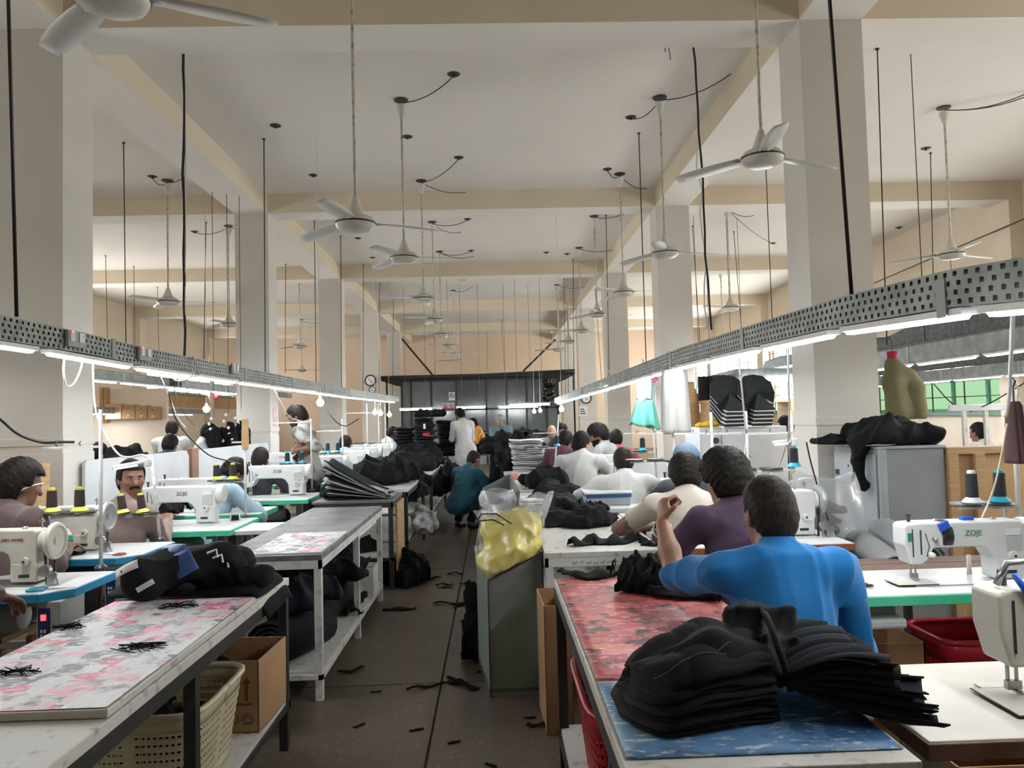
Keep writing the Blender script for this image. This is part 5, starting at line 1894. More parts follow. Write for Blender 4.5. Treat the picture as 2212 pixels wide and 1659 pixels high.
# accessories that are worn
def worn(label, fn, name, m):
    H, j, B, R0 = body_info[label]
    body = next(o for o in COL.objects if o.get('label') == label)
    s = fn(H, j, B)
    return s.build(name, m, body, smooth=True)
worn('man in dusty brown shirt at the left edge, mask strap behind his ear', lambda H, j, B: MB().tube([Vector(H(.078, -.05, -.055) - B), Vector(H(.090, -.02, -.02) - B), Vector(H(.086, .03, .01) - B), Vector(H(.07, .075, .025) - B)], .0035, 5), 'mask_strap', M_wcone)
worn('man in teal kurta and spectacles squatting in the aisle', lambda H, j, B: MB().tube([Vector(H(.080, -.02, .01) - B), Vector(H(.078, .05, .012) - B), Vector(H(.06, .10, .01) - B), Vector(H(0, .108, .005) - B)], .0035, 5), 'spectacles', M_wcone)
worn('balding man in bright blue t-shirt seen from behind, left arm raised', lambda H, j, B: MB().tube([Vector(j['wrL'] - B) + Vector((.034 * math.cos(a), .012 * math.sin(a), -.02 + .030 * math.sin(a))) for a in np.linspace(0, 2 * PI, 17)], .0045, 5), 'bracelet', M_steel)
worn('standing young man in camouflage t-shirt and black mask holding a dark piece', lambda H, j, B: MB().tube([Vector(H(-.078, -.03, .0) - B), Vector(H(-.076, .04, -.03) - B)], .003, 5), 'mask_strap', M_wcone)

# stools under the seated workers
ST = None
for (x, y, z, lab) in SEATS:
    lab = 'dark stool under the ' + ' '.join(lab.replace(',', '').split()[:11])
    if ST is None:
        ST = thing('stool', lab, 'stool', (x, y, 0), 0, 'stools under the seated workers')
        MB().cbox((0, 0, -.015), (.32, .30, .03)).build('stool_seat', M_brownedge, ST, bevel=.006, loc=(0, 0, z))
        for sx in (-.13, .13):
            for sy in (-.12, .12):
                MB().cbox((sx, sy, .20), (.03, .03, .44)).build('leg', M_brownedge, ST)
    else:
        o = dup(ST, (x, y, 0), 0, lab)
        for c in o.children:
            if c.name.startswith('stool_seat'):
                c.location = (0, 0, z)
# ================================================================== cloth: heaps, stacks, rolls
def crumple(name, label, c, size, seed, m=None, cat='cloth', group=None, n=7, h=.014, amp=.03, freq=20, parent=None, flat=True, rz=0, drape=None):
    """one crumpled piece of cloth: a smooth lumpy body with sharp folds, resting flat on z = c.z"""
    rnd = np.random.RandomState(seed)
    lx, ly, lz = size
    dl = min([0] + [min(a[2], b[2]) - r for a, b, r in (drape or [])])
    dy = min([0] + [min(a[1], b[1]) - r + ly / 2 for a, b, r in (drape or [])])
    dx = min([0] + [min(a[0], b[0]) - r + lx / 2 for a, b, r in (drape or [])])
    f = Field((-lx / 2 - .04 + dx, -ly / 2 - .04 + dy, -.03 + dl), (lx / 2 + .04, ly / 2 + .04, lz + .06), h)
    for i in range(n):
        x = rnd.uniform(-.34, .34) * lx
        y = rnd.uniform(-.34, .34) * ly
        rr = 1 - .6 * math.hypot(x / (lx * .5), y / (ly * .5))
        R = rotm(rnd.uniform(0, PI), rnd.uniform(-.3, .3), rnd.uniform(-.3, .3))
        zz = lz * max(.35, rr) * rnd.uniform(.55, 1.0)
        f.ell((x, y, zz * .45), (lx * rnd.uniform(.16, .30), ly * rnd.uniform(.16, .30), zz * .55), R, .03)
    f.ell((0, 0, lz * .2), (lx * .42, ly * .42, lz * .32), None, .03)
    if drape:
        for (a, b, r) in drape:
            f.cone(a, b, r, r * .8, .04)
    wrinkle(f, amp, seed + 3, freq)
    if flat:
        X, Y, Z = f.grid()
        f.v = np.maximum(f.v, (.002 - Z).astype(np.float32)) if not drape else f.v
    o = f.build(name, m or M_blk, parent)
    o.location = tuple(c)
    o.rotation_euler = (0, 0, rz)
    if parent is None:
        tag(o, label, cat, group)
    return o


M_edge = mat('fabric_edge_grey', (0.16, 0.165, 0.17), 0.9, (0.09, 0.09, 0.095), 30)
M_wfoam = mat('white_foam_panel', (0.72, 0.73, 0.73), 0.8, (0.64, 0.65, 0.66), 10)
M_gfoam = mat('grey_foam_panel', (0.26, 0.27, 0.28), 0.8)
def panel_grid(mb, outline, z, rnd, curl=.01, wave=.006, droop=None):
    """a flat cut panel: fan triangulated polygon rows with slight waves"""
    n = len(outline)
    cx = sum(p[0] for p in outline) / n
    cy = sum(p[1] for p in outline) / n
    ph = rnd.uniform(0, 6)
    vs = []
    K = 4
    for k in range(K + 1):
        t = k / K
        for (x, y) in outline:
            px_, py_ = cx + (x - cx) * t, cy + (y - cy) * t
            zz = z + wave * math.sin(px_ * 18 + ph) * t + curl * t * t * math.sin(py_ * 11 + ph * 2)
            if droop:
                zz += droop(px_, py_)
            vs.append((px_, py_, zz))
    fs = []
    for k in range(K):
        for i in range(n):
            j2 = (i + 1) % n
            if k == 0:
                fs.append((i, n + i, n + j2))
            else:
                fs.append((k * n + i, (k + 1) * n + i, (k + 1) * n + j2, k * n + j2))
    return mb.add(vs, fs)


def stack(name, label, c, outline, layers, dz, m, edge=None, seed=1, jitter=.012, shear=(0, 0), group=None, th=.004, rz=0, cat='stack', part='fabric_panel', curl=.004, wave=.003, droop=None, twist=0.0):
    r = thing(name, label, cat, c, rz, group)
    rnd = random.Random(seed)
    for i in range(layers):
        s = MB()
        jx, jy = rnd.uniform(-jitter, jitter) + shear[0] * i, rnd.uniform(-jitter, jitter) + shear[1] * i
        a = rnd.uniform(-jitter, jitter) * 2 + twist * i
        pts = [(x * math.cos(a) - y * math.sin(a) + jx, x * math.sin(a) + y * math.cos(a) + jy) for x, y in outline]
        panel_grid(s, pts, dz * i + th, rnd, curl, wave, droop)
        s.build(part, m if not isinstance(m, list) else m[i % len(m)], r, smooth=True, solid=th)
    return r


def rect(w, d, k=0):
    out = []
    for (x0, y0, x1, y1) in ((-w / 2, -d / 2, w / 2, -d / 2), (w / 2, -d / 2, w / 2, d / 2), (w / 2, d / 2, -w / 2, d / 2), (-w / 2, d / 2, -w / 2, -d / 2)):
        for t in (0, .33, .66):
            out.append((x0 + (x1 - x0) * t, y0 + (y1 - y0) * t))
    return out


# ---- the big tied heap of cut black panels on the blue covering, lower right
M_chalk = mat('chalk_thread', (0.16, 0.165, 0.17), 0.9)
HP = thing('panel_bundle', 'large black heap of layered cut panels tied in the middle, on the blue covering', 'cloth bundle', (.62, 1.83, .802))
knot = Vector((.66 - .62, .02, .11))
rnd = random.Random(4)
NL = 15
for i in range(NL):
    t = i / (NL - 1)
    z0 = .004 + .145 * t
    s = MB()
    ph = rnd.uniform(0, 6)
    x_l = -.335 + .05 * t + rnd.uniform(-.012, .012) + (.06 if t > .8 else 0)
    w0 = .215 - .06 * t + rnd.uniform(-.01, .01)
    def f(u, v, x_l=x_l, w0=w0, z0=z0, ph=ph, t=t):
        x = x_l + (knot.x - .03 - x_l) * u
        wid = w0 * (math.sin(PI * min(.5, (u + .06) * 1.5)) * (1 - u) + .62 * u + .05)
        y = (v - .5) * 2 * wid + .02 * u - .03
        bulge = .028 * math.sin(PI * u) * (1 - (2 * v - 1) ** 2 * .7)
        edge = -.030 * (abs(2 * v - 1)) ** 3 * (t + .1) - .026 * (1 - u) ** 3 * (t + .2)
        wv = .010 * math.sin(v * 11 + ph + u * 3) * (1 - .4 * u) + .006 * math.sin(u * 9 + ph)
        z = z0 + bulge + edge + wv * (.3 + t)
        return (x, y, max(.002 + t * .002, z))
    s.grid(f, 18, 20)
    s.build('fabric_panel', [M_blk, M_blk2, M_blk][i % 3], HP, smooth=True, solid=.004)
    if i in (5, 7, 9, 11, 13, 14):
        for vv in (.12, .34):
            MB().tube([Vector(f(.06 + .55 * q / 14, vv + .03 * math.sin(q * .4 + i))) + Vector((0, 0, .0035)) for q in range(15)], .0007, 4).build('chalk_line', M_chalk, HP)
for i in range(22):
    # right half: the tied ends fan out with frilled edges
    t = i / 21
    z0 = .004 + .140 * t
    s = MB()
    ph = rnd.uniform(0, 6)
    L = .285 + rnd.uniform(-.03, .02) - .08 * t * t
    tl = (rnd.random() - .5) * .5
    def f(u, v, L=L, z0=z0, ph=ph, t=t, tl=tl):
        x = knot.x - .01 + L * u
        wid = .105 + (.085 - .04 * t) * u ** .7
        y = (v - .5) * 2 * wid - .035 + tl * .10 * u
        fr = .014 * math.sin(v * 26 + ph) * u
        z = .078 + (z0 - .078) * u ** .55 + fr + .02 * math.sin(PI * u) * t
        return (x + .012 * math.sin(v * 17 + ph) * u, y, max(.002, z))
    s.grid(f, 12, 22)
    s.build('frilled_panel', [M_blk, M_blk, M_navy][i % 3], HP, smooth=True, solid=.0035)
# crown of folds above the knot
f_ = Field((-.18, -.16, .03), (.20, .16, .30), .009)
for (a, b, r1, r2) in (((-.02, .02, .10), (.01, .06, .165), .06, .042), ((.01, .06, .165), (.09, .09, .14), .045, .05), ((.10, .05, .10), (.13, .08, .14), .05, .03), ((-.12, .02, .10), (.02, .02, .12), .05, .06), ((.0, -.06, .08), (.10, -.02, .10), .06, .05)):
    f_.cone(a, b, r1, r2, .03)
wrinkle(f_, .032, 9, 30)
f_.build('gathered_top', M_blk, HP)
MB().tube([Vector((knot.x + .012 * math.sin(a * 2), .0 + .125 * math.cos(a), .085 + .105 * math.sin(a))) for a in np.linspace(-.5, PI + .3, 14)], .009, 6).build('tie_strip', M_blk2, HP, smooth=True)
for i in range(3):
    s = MB()
    for k in range(7):
        x = -.30 + .06 * i + .01 * k
        s.cbox((x, -.18 + .05 * k + .02 * i, .05 + .03 * i), (.003, .018, .002))
    

# ---- red table, far end: black strips and crumpled offcuts
T_ = .80
p = atz(1275, 1247, T_)
def strip(name, label, pts, w, m, seed, cat='cloth', th=.006, h=.02, group=None):
    """a narrow band of cloth with ragged long edges following pts (px -> points on a table)"""
    o = Vector(pts[0])
    rnd = random.Random(seed)
    s = MB()
    n = 26
    P = []
    for i in range(n + 1):
        t = i / n * (len(pts) - 1)
        k = min(int(t), len(pts) - 2)
        P.append(Vector(pts[k]).lerp(Vector(pts[k + 1]), t - k) - o)
    vs, fs = [], []
    for i, q in enumerate(P):
        d = (P[min(i + 1, n)] - P[max(i - 1, 0)])
        d.z = 0
        d.normalize()
        nn = Vector((-d.y, d.x, 0))
        tap = min(1, .35 + 1.6 * min(i / n, 1 - i / n))
        for k in range(5):
            u = (k / 4 - .5) * w * tap
            e = rnd.uniform(-.012, .012) if k in (0, 4) else 0
            vs.append(q + nn * (u + e) + Vector((0, 0, .004 + h * (1 - (k / 2 - 1) ** 2) * (.5 + .5 * math.sin(i * .8 + seed)) + rnd.uniform(0, .004))))
    for i in range(n):
        for k in range(4):
            a = i * 5 + k
            fs.append((a, a + 5, a + 6, a + 1))
    s.add(vs, fs)
    ob = s.build(name, m, None, smooth=True, solid=th, loc=o)
    return tag(ob, label, cat, group)
strip('fabric_strip', 'ragged black fabric strip on the far edge of the red covering', [atz(1212, 1236, T_), atz(1260, 1250, T_), atz(1320, 1240, T_), atz(1375, 1245, T_)], .10, M_blk, 3)
c = atz(1395, 1275, T_)
crumple('crumpled_offcuts', 'crumpled tuft of black offcuts standing on the red covering', (c.x + .01, c.y + .02, T_ + .001), (.27, .24, .20), 21, n=9, h=.009, amp=.05, freq=34)
c = atz(1515, 1290, T_)
crumple('black_cloth', 'black cloth spread between the offcut tuft and the blue shirt man', (.72, c.y + .06, T_ + .001), (.34, .30, .07), 23, n=6, h=.011, amp=.022, freq=24)

# ---- second right table: tied strips; third: loose garments
c = atz(1300, 1178, .777)
strip('fabric_strip', 'dark tied strip bundle lying on the worn white table', [atz(1232, 1180, .777), atz(1280, 1172, .777), atz(1330, 1172, .777), atz(1372, 1168, .777)], .17, M_blk2, 7, h=.045)
strip('fabric_strip', 'thin black strip hanging off the right edge of the worn white table', [atz(1378, 1160, .777), atz(1400, 1178, .777), atz(1430, 1180, .777)], .06, M_blk, 8, h=.02)
def heap_at(label, px, py, z, size, seed, m=None, **kw):
    c = atz(px, py, z)
    return crumple(kw.pop('name', 'folded_garment'), label, (c.x, c.y, z + .001), size, seed, m, kw.pop('cat', 'garment'), kw.pop('group', None), **kw)
G3 = 'black garments on the third right table'
crumple('black_garment', 'wide black garment draped toward the yellow bag on the right tables', (.42, 5.05, .777), (.62, .55, .12), 31, M_blk, 'garment', G3, n=9, h=.013, amp=.03)
crumple('black_garment', 'gathered black garment with pleated front edge on the worn white table', (.62, 4.85, .777), (.42, .30, .17), 33, M_blk, 'garment', G3, n=8, h=.011, amp=.035, freq=32)
crumple('black_garment', 'black garment with a light zip piled behind the pleated one', (.42, 5.75, .777), (.60, .55, .19), 35, M_blk2, 'garment', G3, n=9, h=.014, amp=.035)
crumple('black_garment', 'small grey black pieces beside the blue box', (.68, 5.55, .777), (.26, .4, .10), 37, M_blk2, 'garment', G3, n=8, h=.012, amp=.03, freq=40)
crumple('black_garment', 'black jacket piece bulging in front of the beige shirted man', (.52, 7.35, .787), (.50, .55, .30), 39, M_blk, 'garment', G3, n=9, h=.017, amp=.04)
crumple('black_garment', 'black garment with grey piping before the white shirt man', (.56, 6.55, .777), (.46, .5, .19), 41, M_blk2, 'garment', G3, n=9, h=.015, amp=.04)
# white foam sheet stacks
c = atz(1102, 1108, .777)
stack('panel_stack', 'small stack of thin white panels behind the yellow bag', (.27, 5.62, .777), rect(.17, .26), 11, .010, [M_wfoam, M_wfoam, M_gfoam], seed=2, jitter=.006, group='white panel stacks')
stack('panel_stack', 'tall leaning stack of white panels on the right tables', (.46, 9.75, .787), rect(.42, .34), 22, .0185, [M_wfoam, M_wfoam, M_wfoam, M_gfoam], seed=3, jitter=.02, group='white panel stacks', th=.009, wave=.006, shear=(-.002, 0))
crumple('black_bundle', 'big black bundle piled left of and above the tall white stack', (.34, 10.7, .787), (.62, .8, .62), 43, M_blk, 'cloth bundle', 'black heaps right of the aisle', n=14, h=.022, amp=.07, freq=16)
crumple('black_bundle', 'black garments hanging over the aisle edge by the tall white stack', (.14, 9.95, .55), (.26, .9, .55), 45, M_blk, 'cloth bundle', 'black heaps right of the aisle', n=12, h=.02, amp=.06, freq=16, flat=False)
crumple('black_bundle', 'black heap on the far right table under the hanging lamps', (.45, 12.7, .80), (.70, 1.2, .50), 47, M_blk, 'cloth bundle', 'black heaps right of the aisle', n=14, h=.025, amp=.07, freq=14)
crumple('black_bundle', 'black heap before the dark glass partition, left of the far lamps', (.15, 14.3, .80), (.9, 1.2, .58), 48, M_blk2, 'cloth bundle', 'black heaps right of the aisle', n=14, h=.028, amp=.08, freq=14)
# blue box with white board on top
bx = thing('blue_box', 'blue edged box with a white board on top before the cream shirt man', 'box', (.90, 6.02, .777))
MB().cbox((0, 0, .03), (.34, .30, .06)).build('box_body', mat('box_grey', (.40, .42, .48), .6), bx, bevel=.004)
MB().cbox((0, 0, .075), (.36, .32, .03)).build('blue_sheet', mat('box_blue', (.03, .12, .30), .5), bx, bevel=.006)
MB().cbox((0, 0, .097), (.38, .36, .014)).build('white_board', M_lam, bx, bevel=.003)
wk = thing('work_shelf', 'white shelf under the blue edged box', 'shelf', (.95, 6.0, .745))
MB().cbox((0, 0, .012), (.5, .62, .036)).build('shelf_board', M_lam, wk, bevel=.004)
for sx in (-.2, .2):
    MB().cbox((sx, 0, -.375), (.04, .04, .74)).build('leg', M_leg, wk)
pk = thing('pink_box', 'small pink foam lump on the worn table right of the squatting man', 'foam', (.22, 8.3, .787))
MB().cbox((0, 0, .035), (.10, .12, .07)).build('foam_block', mat('pink_foam', (.62, .22, .24), .8), pk, bevel=.02)
pb = thing('print_board', 'dirty white boards stacked on the worn table right of the squatting man', 'board', (.50, 7.7, .787))
MB().cbox((-.08, 0, .008), (.5, .9, .014)).build('board_sheet', M_grime, pb)

# ---- left tables
RG = thing('rolled_garment', 'black rolled jacket with white logo patches and a blue panel on the nearest left table', 'garment', (-1.22, 3.14, .80))
f_ = Field((-.34, -.22, -.03), (.40, .26, .28), .0085)
f_.cone((-.20, -.10, .09), (-.15, .12, .095), .088, .085, .02)
f_.cone((-.13, -.02, .11), (.05, .10, .13), .075, .070, .03)
f_.cone((.04, .12, .105), (.10, .18, .10), .085, .06, .02)
f_.cone((-.05, .10, .05), (.22, .08, .045), .05, .05, .04)
wrinkle(f_, .016, 12, 26)
X, Y, Z = f_.grid()
f_.v = np.maximum(f_.v, (.001 - Z).astype(np.float32))
f_.build('jacket_roll', M_blk2, RG)
M_logo = mat('white_logo', (0.72, 0.73, 0.74), 0.4)
M_bluep2 = mat('blue_panel', (0.03, 0.085, 0.25), 0.45)
def patch(parent, c, n, w, h_, m, name, rot=0, wob=1):
    n = Vector(n).normalized()
    a = n.cross(Vector((0, 0, 1))).normalized()
    b = n.cross(a)
    A = a * math.cos(rot) + b * math.sin(rot)
    B_ = -a * math.sin(rot) + b * math.cos(rot)
    s = MB()
    s.grid(lambda u, v: Vector(c) + A * (u - .5) * w + B_ * (v - .5) * h_ - n * (.10 * ((u - .5) ** 2 * w * 3 + (v - .5) ** 2 * h_ * 3)) + n * .004, 8, 6)
    return s.build(name, m, parent, smooth=True, solid=.003)
patch(RG, (-.235, -.165, .14), (-.35, -1, .45), .10, .035, M_logo, 'logo_patch', .5)
patch(RG, (-.155, -.178, .075), (.1, -1, .05), .07, .02, M_logo, 'logo_patch', .5)
patch(RG, (-.06, -.055, .135), (.15, -1, .35), .09, .10, M_bluep2, 'blue_panel', .5)
patch(RG, (-.13, .0, .187), (-.2, -.5, 1), .10, .06, M_bluep2, 'blue_panel', .2)
for i, (x, z) in enumerate(((.02, .165), (.035, .14), (.05, .115))):
    MB().tube([(x, -.008 + .02 * i, z), (x + .035, -.0 + .02 * i, z + .012), (x + .04, .0 + .02 * i, z - .02)], .005, 5).build('logo_stripe', M_logo, RG)
dr = MB()
def f(u, v):
    x = -.36 + .70 * u
    y = -.10 + .36 * v
    over = max(0, x - .24)
    z = .012 + .012 * math.sin(u * 9 + v * 3) * math.sin(v * 5) + .02 * math.sin(PI * v) - over * .9 - over * over * 2
    return (x - over * .35, y, z)
dr.grid(f, 26, 12)
tag(dr.build('black_cloth', M_blk, None, smooth=True, solid=.006, loc=(-1.25, 3.22, .785)), 'flat black cloth with a seam, draped over the far end of the nearest left table', 'cloth')
# thread tufts on the print boards
def tuft(label, px, py, z, size, seed):
    c = atz(px, py, z)
    rnd = random.Random(seed)
    s = MB()
    for i in range(15):
        a = rnd.uniform(0, 6.3)
        r_ = rnd.uniform(.1, 1)
        p0 = Vector((math.cos(a) * size[0] * .5 * r_, math.sin(a) * size[1] * .5 * r_, .002))
        p1 = Vector((rnd.uniform(-.5, .5) * size[0], rnd.uniform(-.5, .5) * size[1], size[2] * rnd.uniform(.3, 1)))
        a2 = rnd.uniform(0, 6.3)
        p2 = Vector((math.cos(a2) * size[0] * .55, math.sin(a2) * size[1] * .55, .002))
        s.tube([p0, p1, p2], .0014, 4)
    o = s.build('thread_tuft', M_blk, None, loc=(c.x, c.y, z))
    o['kind'] = 'thing'
    return tag(o, label, 'thread scraps', 'thread tufts on the print boards')
tuft('black thread tuft on the pink board, nearest the camera', 45, 1455, .80, (.10, .07, .02), 1)
tuft('black thread tuft near the window-side edge of the pink board', 150, 1357, .80, (.10, .06, .02), 2)
tuft('black thread tuft beside the rolled jacket on the pink board', 385, 1312, .80, (.14, .07, .02), 3)
tuft('fine loose thread on the middle of the pink board', 300, 1400, .80, (.16, .10, .008), 4)

# ---- under the second left table: rolled bundles
rr = random.Random(6)
def roll(label, x, y, z, R_, L, rz, seed, m):
    r = thing('fabric_roll', label, 'fabric roll', (x, y, z), rz, 'rolled black bundles under the grey topped table')
    rnd = random.Random(seed)
    turns = 4
    n = 60
    s = MB()
    vs, fs = [], []
    for i in range(n + 1):
        a = 2 * PI * turns * i / n
        rad = R_ * (1 - .8 * i / n) * (1 + .04 * math.sin(a * 3 + seed))
        for k in range(3):
            vs.append((-L / 2 + L * k / 2 + .01 * math.sin(a * 2), rad * math.cos(a), rad * math.sin(a) * .85 + R_ * .85))
    for i in range(n):
        for k in range(2):
            q = i * 3 + k
            fs.append((q, q + 3, q + 4, q + 1))
    s.add(vs, fs)
    s.build('rolled_cloth', m, r, smooth=True, solid=.010)
    return r
roll('thick rolled black bundle low under the grey topped table, end showing spiral layers', -1.16, 4.32, .165, .15, .46, RAD(70), 1, M_blk2)
roll('rolled black bundle beside the spiral ended one under the grey topped table', -1.20, 4.75, .165, .15, .45, RAD(80), 2, M_blk)
roll('rolled dark bundle further back under the grey topped table', -1.15, 5.25, .165, .14, .45, RAD(85), 3, M_blk2)
crumple('black_bundle', 'navy black bundle on the rolls under the front of the grey topped table', (-1.22, 4.5, .42), (.50, .7, .30), 51, M_navy, 'cloth bundle', 'bundles under the grey topped table', n=9, h=.014, amp=.04)
crumple('black_bundle', 'black bundle at the back under the grey topped table', (-1.2, 5.4, .40), (.48, .8, .30), 53, M_blk, 'cloth bundle', 'bundles under the grey topped table', n=9, h=.016, amp=.04)
crumple('black_bundle', 'dark navy cloth sliding between the nearest and second left tables', (-1.30, 3.78, .02), (.50, .42, .60), 55, M_navy, 'cloth bundle', 'bundles under the grey topped table', n=10, h=.014, amp=.04, freq=14)
wb = thing('white_box', 'open white box on the shelf at the far end of the grey topped table', 'box', (-1.02, 5.78, .162))
for (a, b) in (((-.09, -.12, 0), (-.08, .12, .22)), ((.08, -.12, 0), (.09, .12, .22)), ((-.08, -.12, 0), (.08, -.11, .22)), ((-.08, .11, 0), (.08, .12, .22)), ((-.08, -.11, 0), (.08, .11, .008))):
    MB().box(a, b).build('box_side', M_lam, wb)
crumple('black_offcuts', 'torn black offcuts spilling over the white box', (-1.06, 5.35, .165), (.22, .5, .18), 57, M_blk, 'offcuts', None, n=8, h=.013, amp=.05, freq=36)
# scraps bundle hanging under the third table
crumple('black_offcuts', 'bulging mass of black offcuts on the floor at the third left table', (-.86, 6.95, .0), (.36, .75, .42), 59, M_blk, 'offcuts', None, n=12, h=.014, amp=.06, freq=30)
crumple('black_offcuts', 'dark offcuts stuffed under the third left table', (-1.25, 6.95, .02), (.5, .62, .66), 61, M_blk2, 'offcuts', None, n=10, h=.018, amp=.05, freq=24)
crumple('plastic_bag', 'crumpled clear plastic bag hanging from the fourth left table', (-.80, 8.1, .30), (.22, .6, .40), 63, mat('plastic_grey', (.45, .47, .48), .25, trans=.4), 'plastic bag', None, n=8, h=.016, amp=.05, freq=30, flat=False)

M_lgf = mat('light_grey_felt', (0.34, 0.35, 0.36), 0.85)
# ---- fanned black panels on the third left table
FN = thing('panel_fan', 'fanned stack of black panels with grey edges on the third left table', 'stack', (-1.22, 6.95, .787))
rnd = random.Random(9)
for i in range(17):
    t = i / 16
    s = MB()
    a0 = .62 - .62 * (1 - t)
    lift = .30 * t
    def f(u, v, t=t, lift=lift):
        x = -.30 + .58 * u
        rise = lift * (1 - u) ** 1.15
        z = .006 + t * .045 + rise + .012 * math.sin(v * 8 + t * 20)
        y = (v - .5) * .42 + .02 * math.sin(t * 30)
        return (x * (1 - .10 * t) - .04 * t + (.015 * math.sin(t * 40)), y - .05 * t, z)
    s.grid(f, 10, 5)
    s.build('fabric_panel', [M_blk2, M_lgf][i % 2], FN, smooth=True, solid=.005)
crumple('black_garment', 'black garment slumped over the back of the fanned panels', (-1.48, 7.05, .787), (.32, .40, .26), 65, M_blk, 'garment', None, n=8, h=.014, amp=.04)

# ---- tall black heaps on the left tables
HG = 'black heaps left of the aisle'
crumple('garment_heap', 'rounded heap of black jackets with pale tag on the fourth left table', (-1.22, 8.30, .802), (.66, 1.0, .50), 67, M_blk, 'garment heap', HG, n=12, h=.018, amp=.05, freq=18)
crumple('garment_heap', 'black garments slumped over the aisle side of the fourth left table', (-.98, 8.7, .60), (.30, .8, .55), 69, M_blk2, 'garment heap', HG, n=10, h=.018, amp=.05, freq=18, flat=False)
crumple('garment_heap', 'heap of black garments on the fifth left table, nearest part', (-1.15, 10.2, .802), (.66, 1.0, .38), 71, M_blk2, 'garment heap', HG, n=12, h=.02, amp=.05, freq=18)
crumple('garment_heap', 'heap of black garments on the fifth left table, far part', (-1.15, 11.4, .802), (.70, 1.2, .46), 73, M_blk, 'garment heap', HG, n=12, h=.022, amp=.06, freq=16)
crumple('garment_heap', 'black garments hanging over the aisle edge of the fifth left table', (-.82, 10.9, .45), (.24, 1.5, .50), 75, M_blk, 'garment heap', HG, n=12, h=.02, amp=.05, freq=18, flat=False)
for i, (x, y, n_, lab) in enumerate(((-1.22, 13.2, 13, 'tall stack of folded black garments with red labels, beside the white coat'), (-.88, 13.75, 12, 'tall stack of folded black garments touching the white coat'), (-1.62, 13.5, 10, 'tall stack of folded black garments behind the bulbs'))):
    r = thing('garment_stack', lab, 'garment stack', (x, y, .802), RAD(8 * i), 'stacks of folded black garments')
    for k in range(n_):
        rn = np.random.RandomState(100 * i + k)
        s = MB()
        sx, sy = .36 * rn.uniform(.85, 1.1), .42 * rn.uniform(.85, 1.1)
        px_, py_ = rn.uniform(-.03, .03, 2)
        ph = rn.uniform(0, 6)
        prof = [(0.80, 0), (1.0, .018), (1.02, .038), (.86, .056)]
        vs, fs = [], []
        m_ = 20
        for (q, zz) in prof:
            for j_ in range(m_):
                a = 2 * PI * j_ / m_
                ca, sa = math.cos(a), math.sin(a)
                rx = sx / 2 * math.copysign(abs(ca) ** .45, ca) * q
                ry = sy / 2 * math.copysign(abs(sa) ** .45, sa) * q
                w_ = 1 + .05 * math.sin(5 * a + ph)
                vs.append((px_ + rx * w_, py_ + ry * w_, k * .054 + zz + .010 * math.sin(3 * a + ph)))
        for q in range(3):
            for j_ in range(m_):
                j2 = (j_ + 1) % m_
                fs.append((q * m_ + j_, q * m_ + j2, (q + 1) * m_ + j2, (q + 1) * m_ + j_))
        fs.append(tuple(range(m_ - 1, -1, -1)))
        fs.append(tuple(range(3 * m_, 4 * m_)))
        s.add(vs, fs)
        s.build('folded_garment', [M_blk, M_blk2, M_navy][k % 3], r, smooth=True)
    if i == 0:
        MB().cbox((.05, -.225, .42), (.12, .02, .05)).cbox((.10, -.225, .395), (.14, .02, .02)).build('red_label', mat('red_cloth', (.50, .02, .03), .7), r)
        MB().cbox((.02, -.225, .56), (.04, .015, .09)).build('white_label', M_logo, r)
        MB().cbox((.06, -.225, .24), (.07, .015, .03)).build('red_label', mat('red_cloth', (.50, .02, .03), .7), r)
crumple('garment_heap', 'black garments heaped on top of the stacks with pale tags', (-1.15, 13.6, 1.52), (.6, .7, .22), 77, M_blk, 'garment heap', HG, n=9, h=.02, amp=.05)
crumple('garment_heap', 'pile of black pieces on the floor side below the tall stacks', (-.85, 12.6, .35), (.4, 1.2, .60), 79, M_blk2, 'garment heap', HG, n=12, h=.022, amp=.06, flat=False)

# ---- cloth on the grey cabinet, piles in the left bay, dark heaps before the partition
crumple('black_garment', 'black heap on top of the grey steel cabinet with one sleeve hanging down', (2.97, 5.42, 1.222), (.62, .58, .34), 81, M_blk, 'garment', None, n=13, h=.013, amp=.04, freq=20,
        drape=[((-.12, -.10, .14), (-.34, -.14, .03), .09), ((-.34, -.14, .03), (-.365, -.16, -.27), .075)])
crumple('black_cloth', 'flat black cloth at the column end of the grey cabinet', (2.62, 5.62, 1.222), (.40, .4, .09), 83, M_blk, 'cloth', None, n=6, h=.014, amp=.02)
crumple('garment_heap', 'heap of black bags with a red flap in the left bay', (-4.0, 8.2, 1.05), (.50, .5, .36), 85, M_blk, 'garment heap', HG, n=9, h=.018, amp=.05)
crumple('garment_heap', 'black heap behind the white low partition panel in the left bay', (-4.32, 8.25, 1.05), (.40, .5, .22), 87, M_blk2, 'garment heap', HG, n=9, h=.018, amp=.05)
crumple('garment_heap', 'black fringed offcuts left of the light blue shirt man', (-2.62, 5.98, .80), (.40, .30, .22), 89, M_blk, 'offcuts', HG, n=9, h=.012, amp=.05, freq=36)
bt = thing('side_table', 'dark table under the black bags in the left bay', 'table', (-4.2, 8.2, 0))
MB().box((-.5, -.35, 1.0), (.5, .35, 1.045)).build('table_top', M_greytop, bt)
for sx in (-.42, .42):
    for sy in (-.3, .3):
        MB().cbox((sx, sy, .5), (.05, .05, 1.0)).build('leg', M_leg, bt)

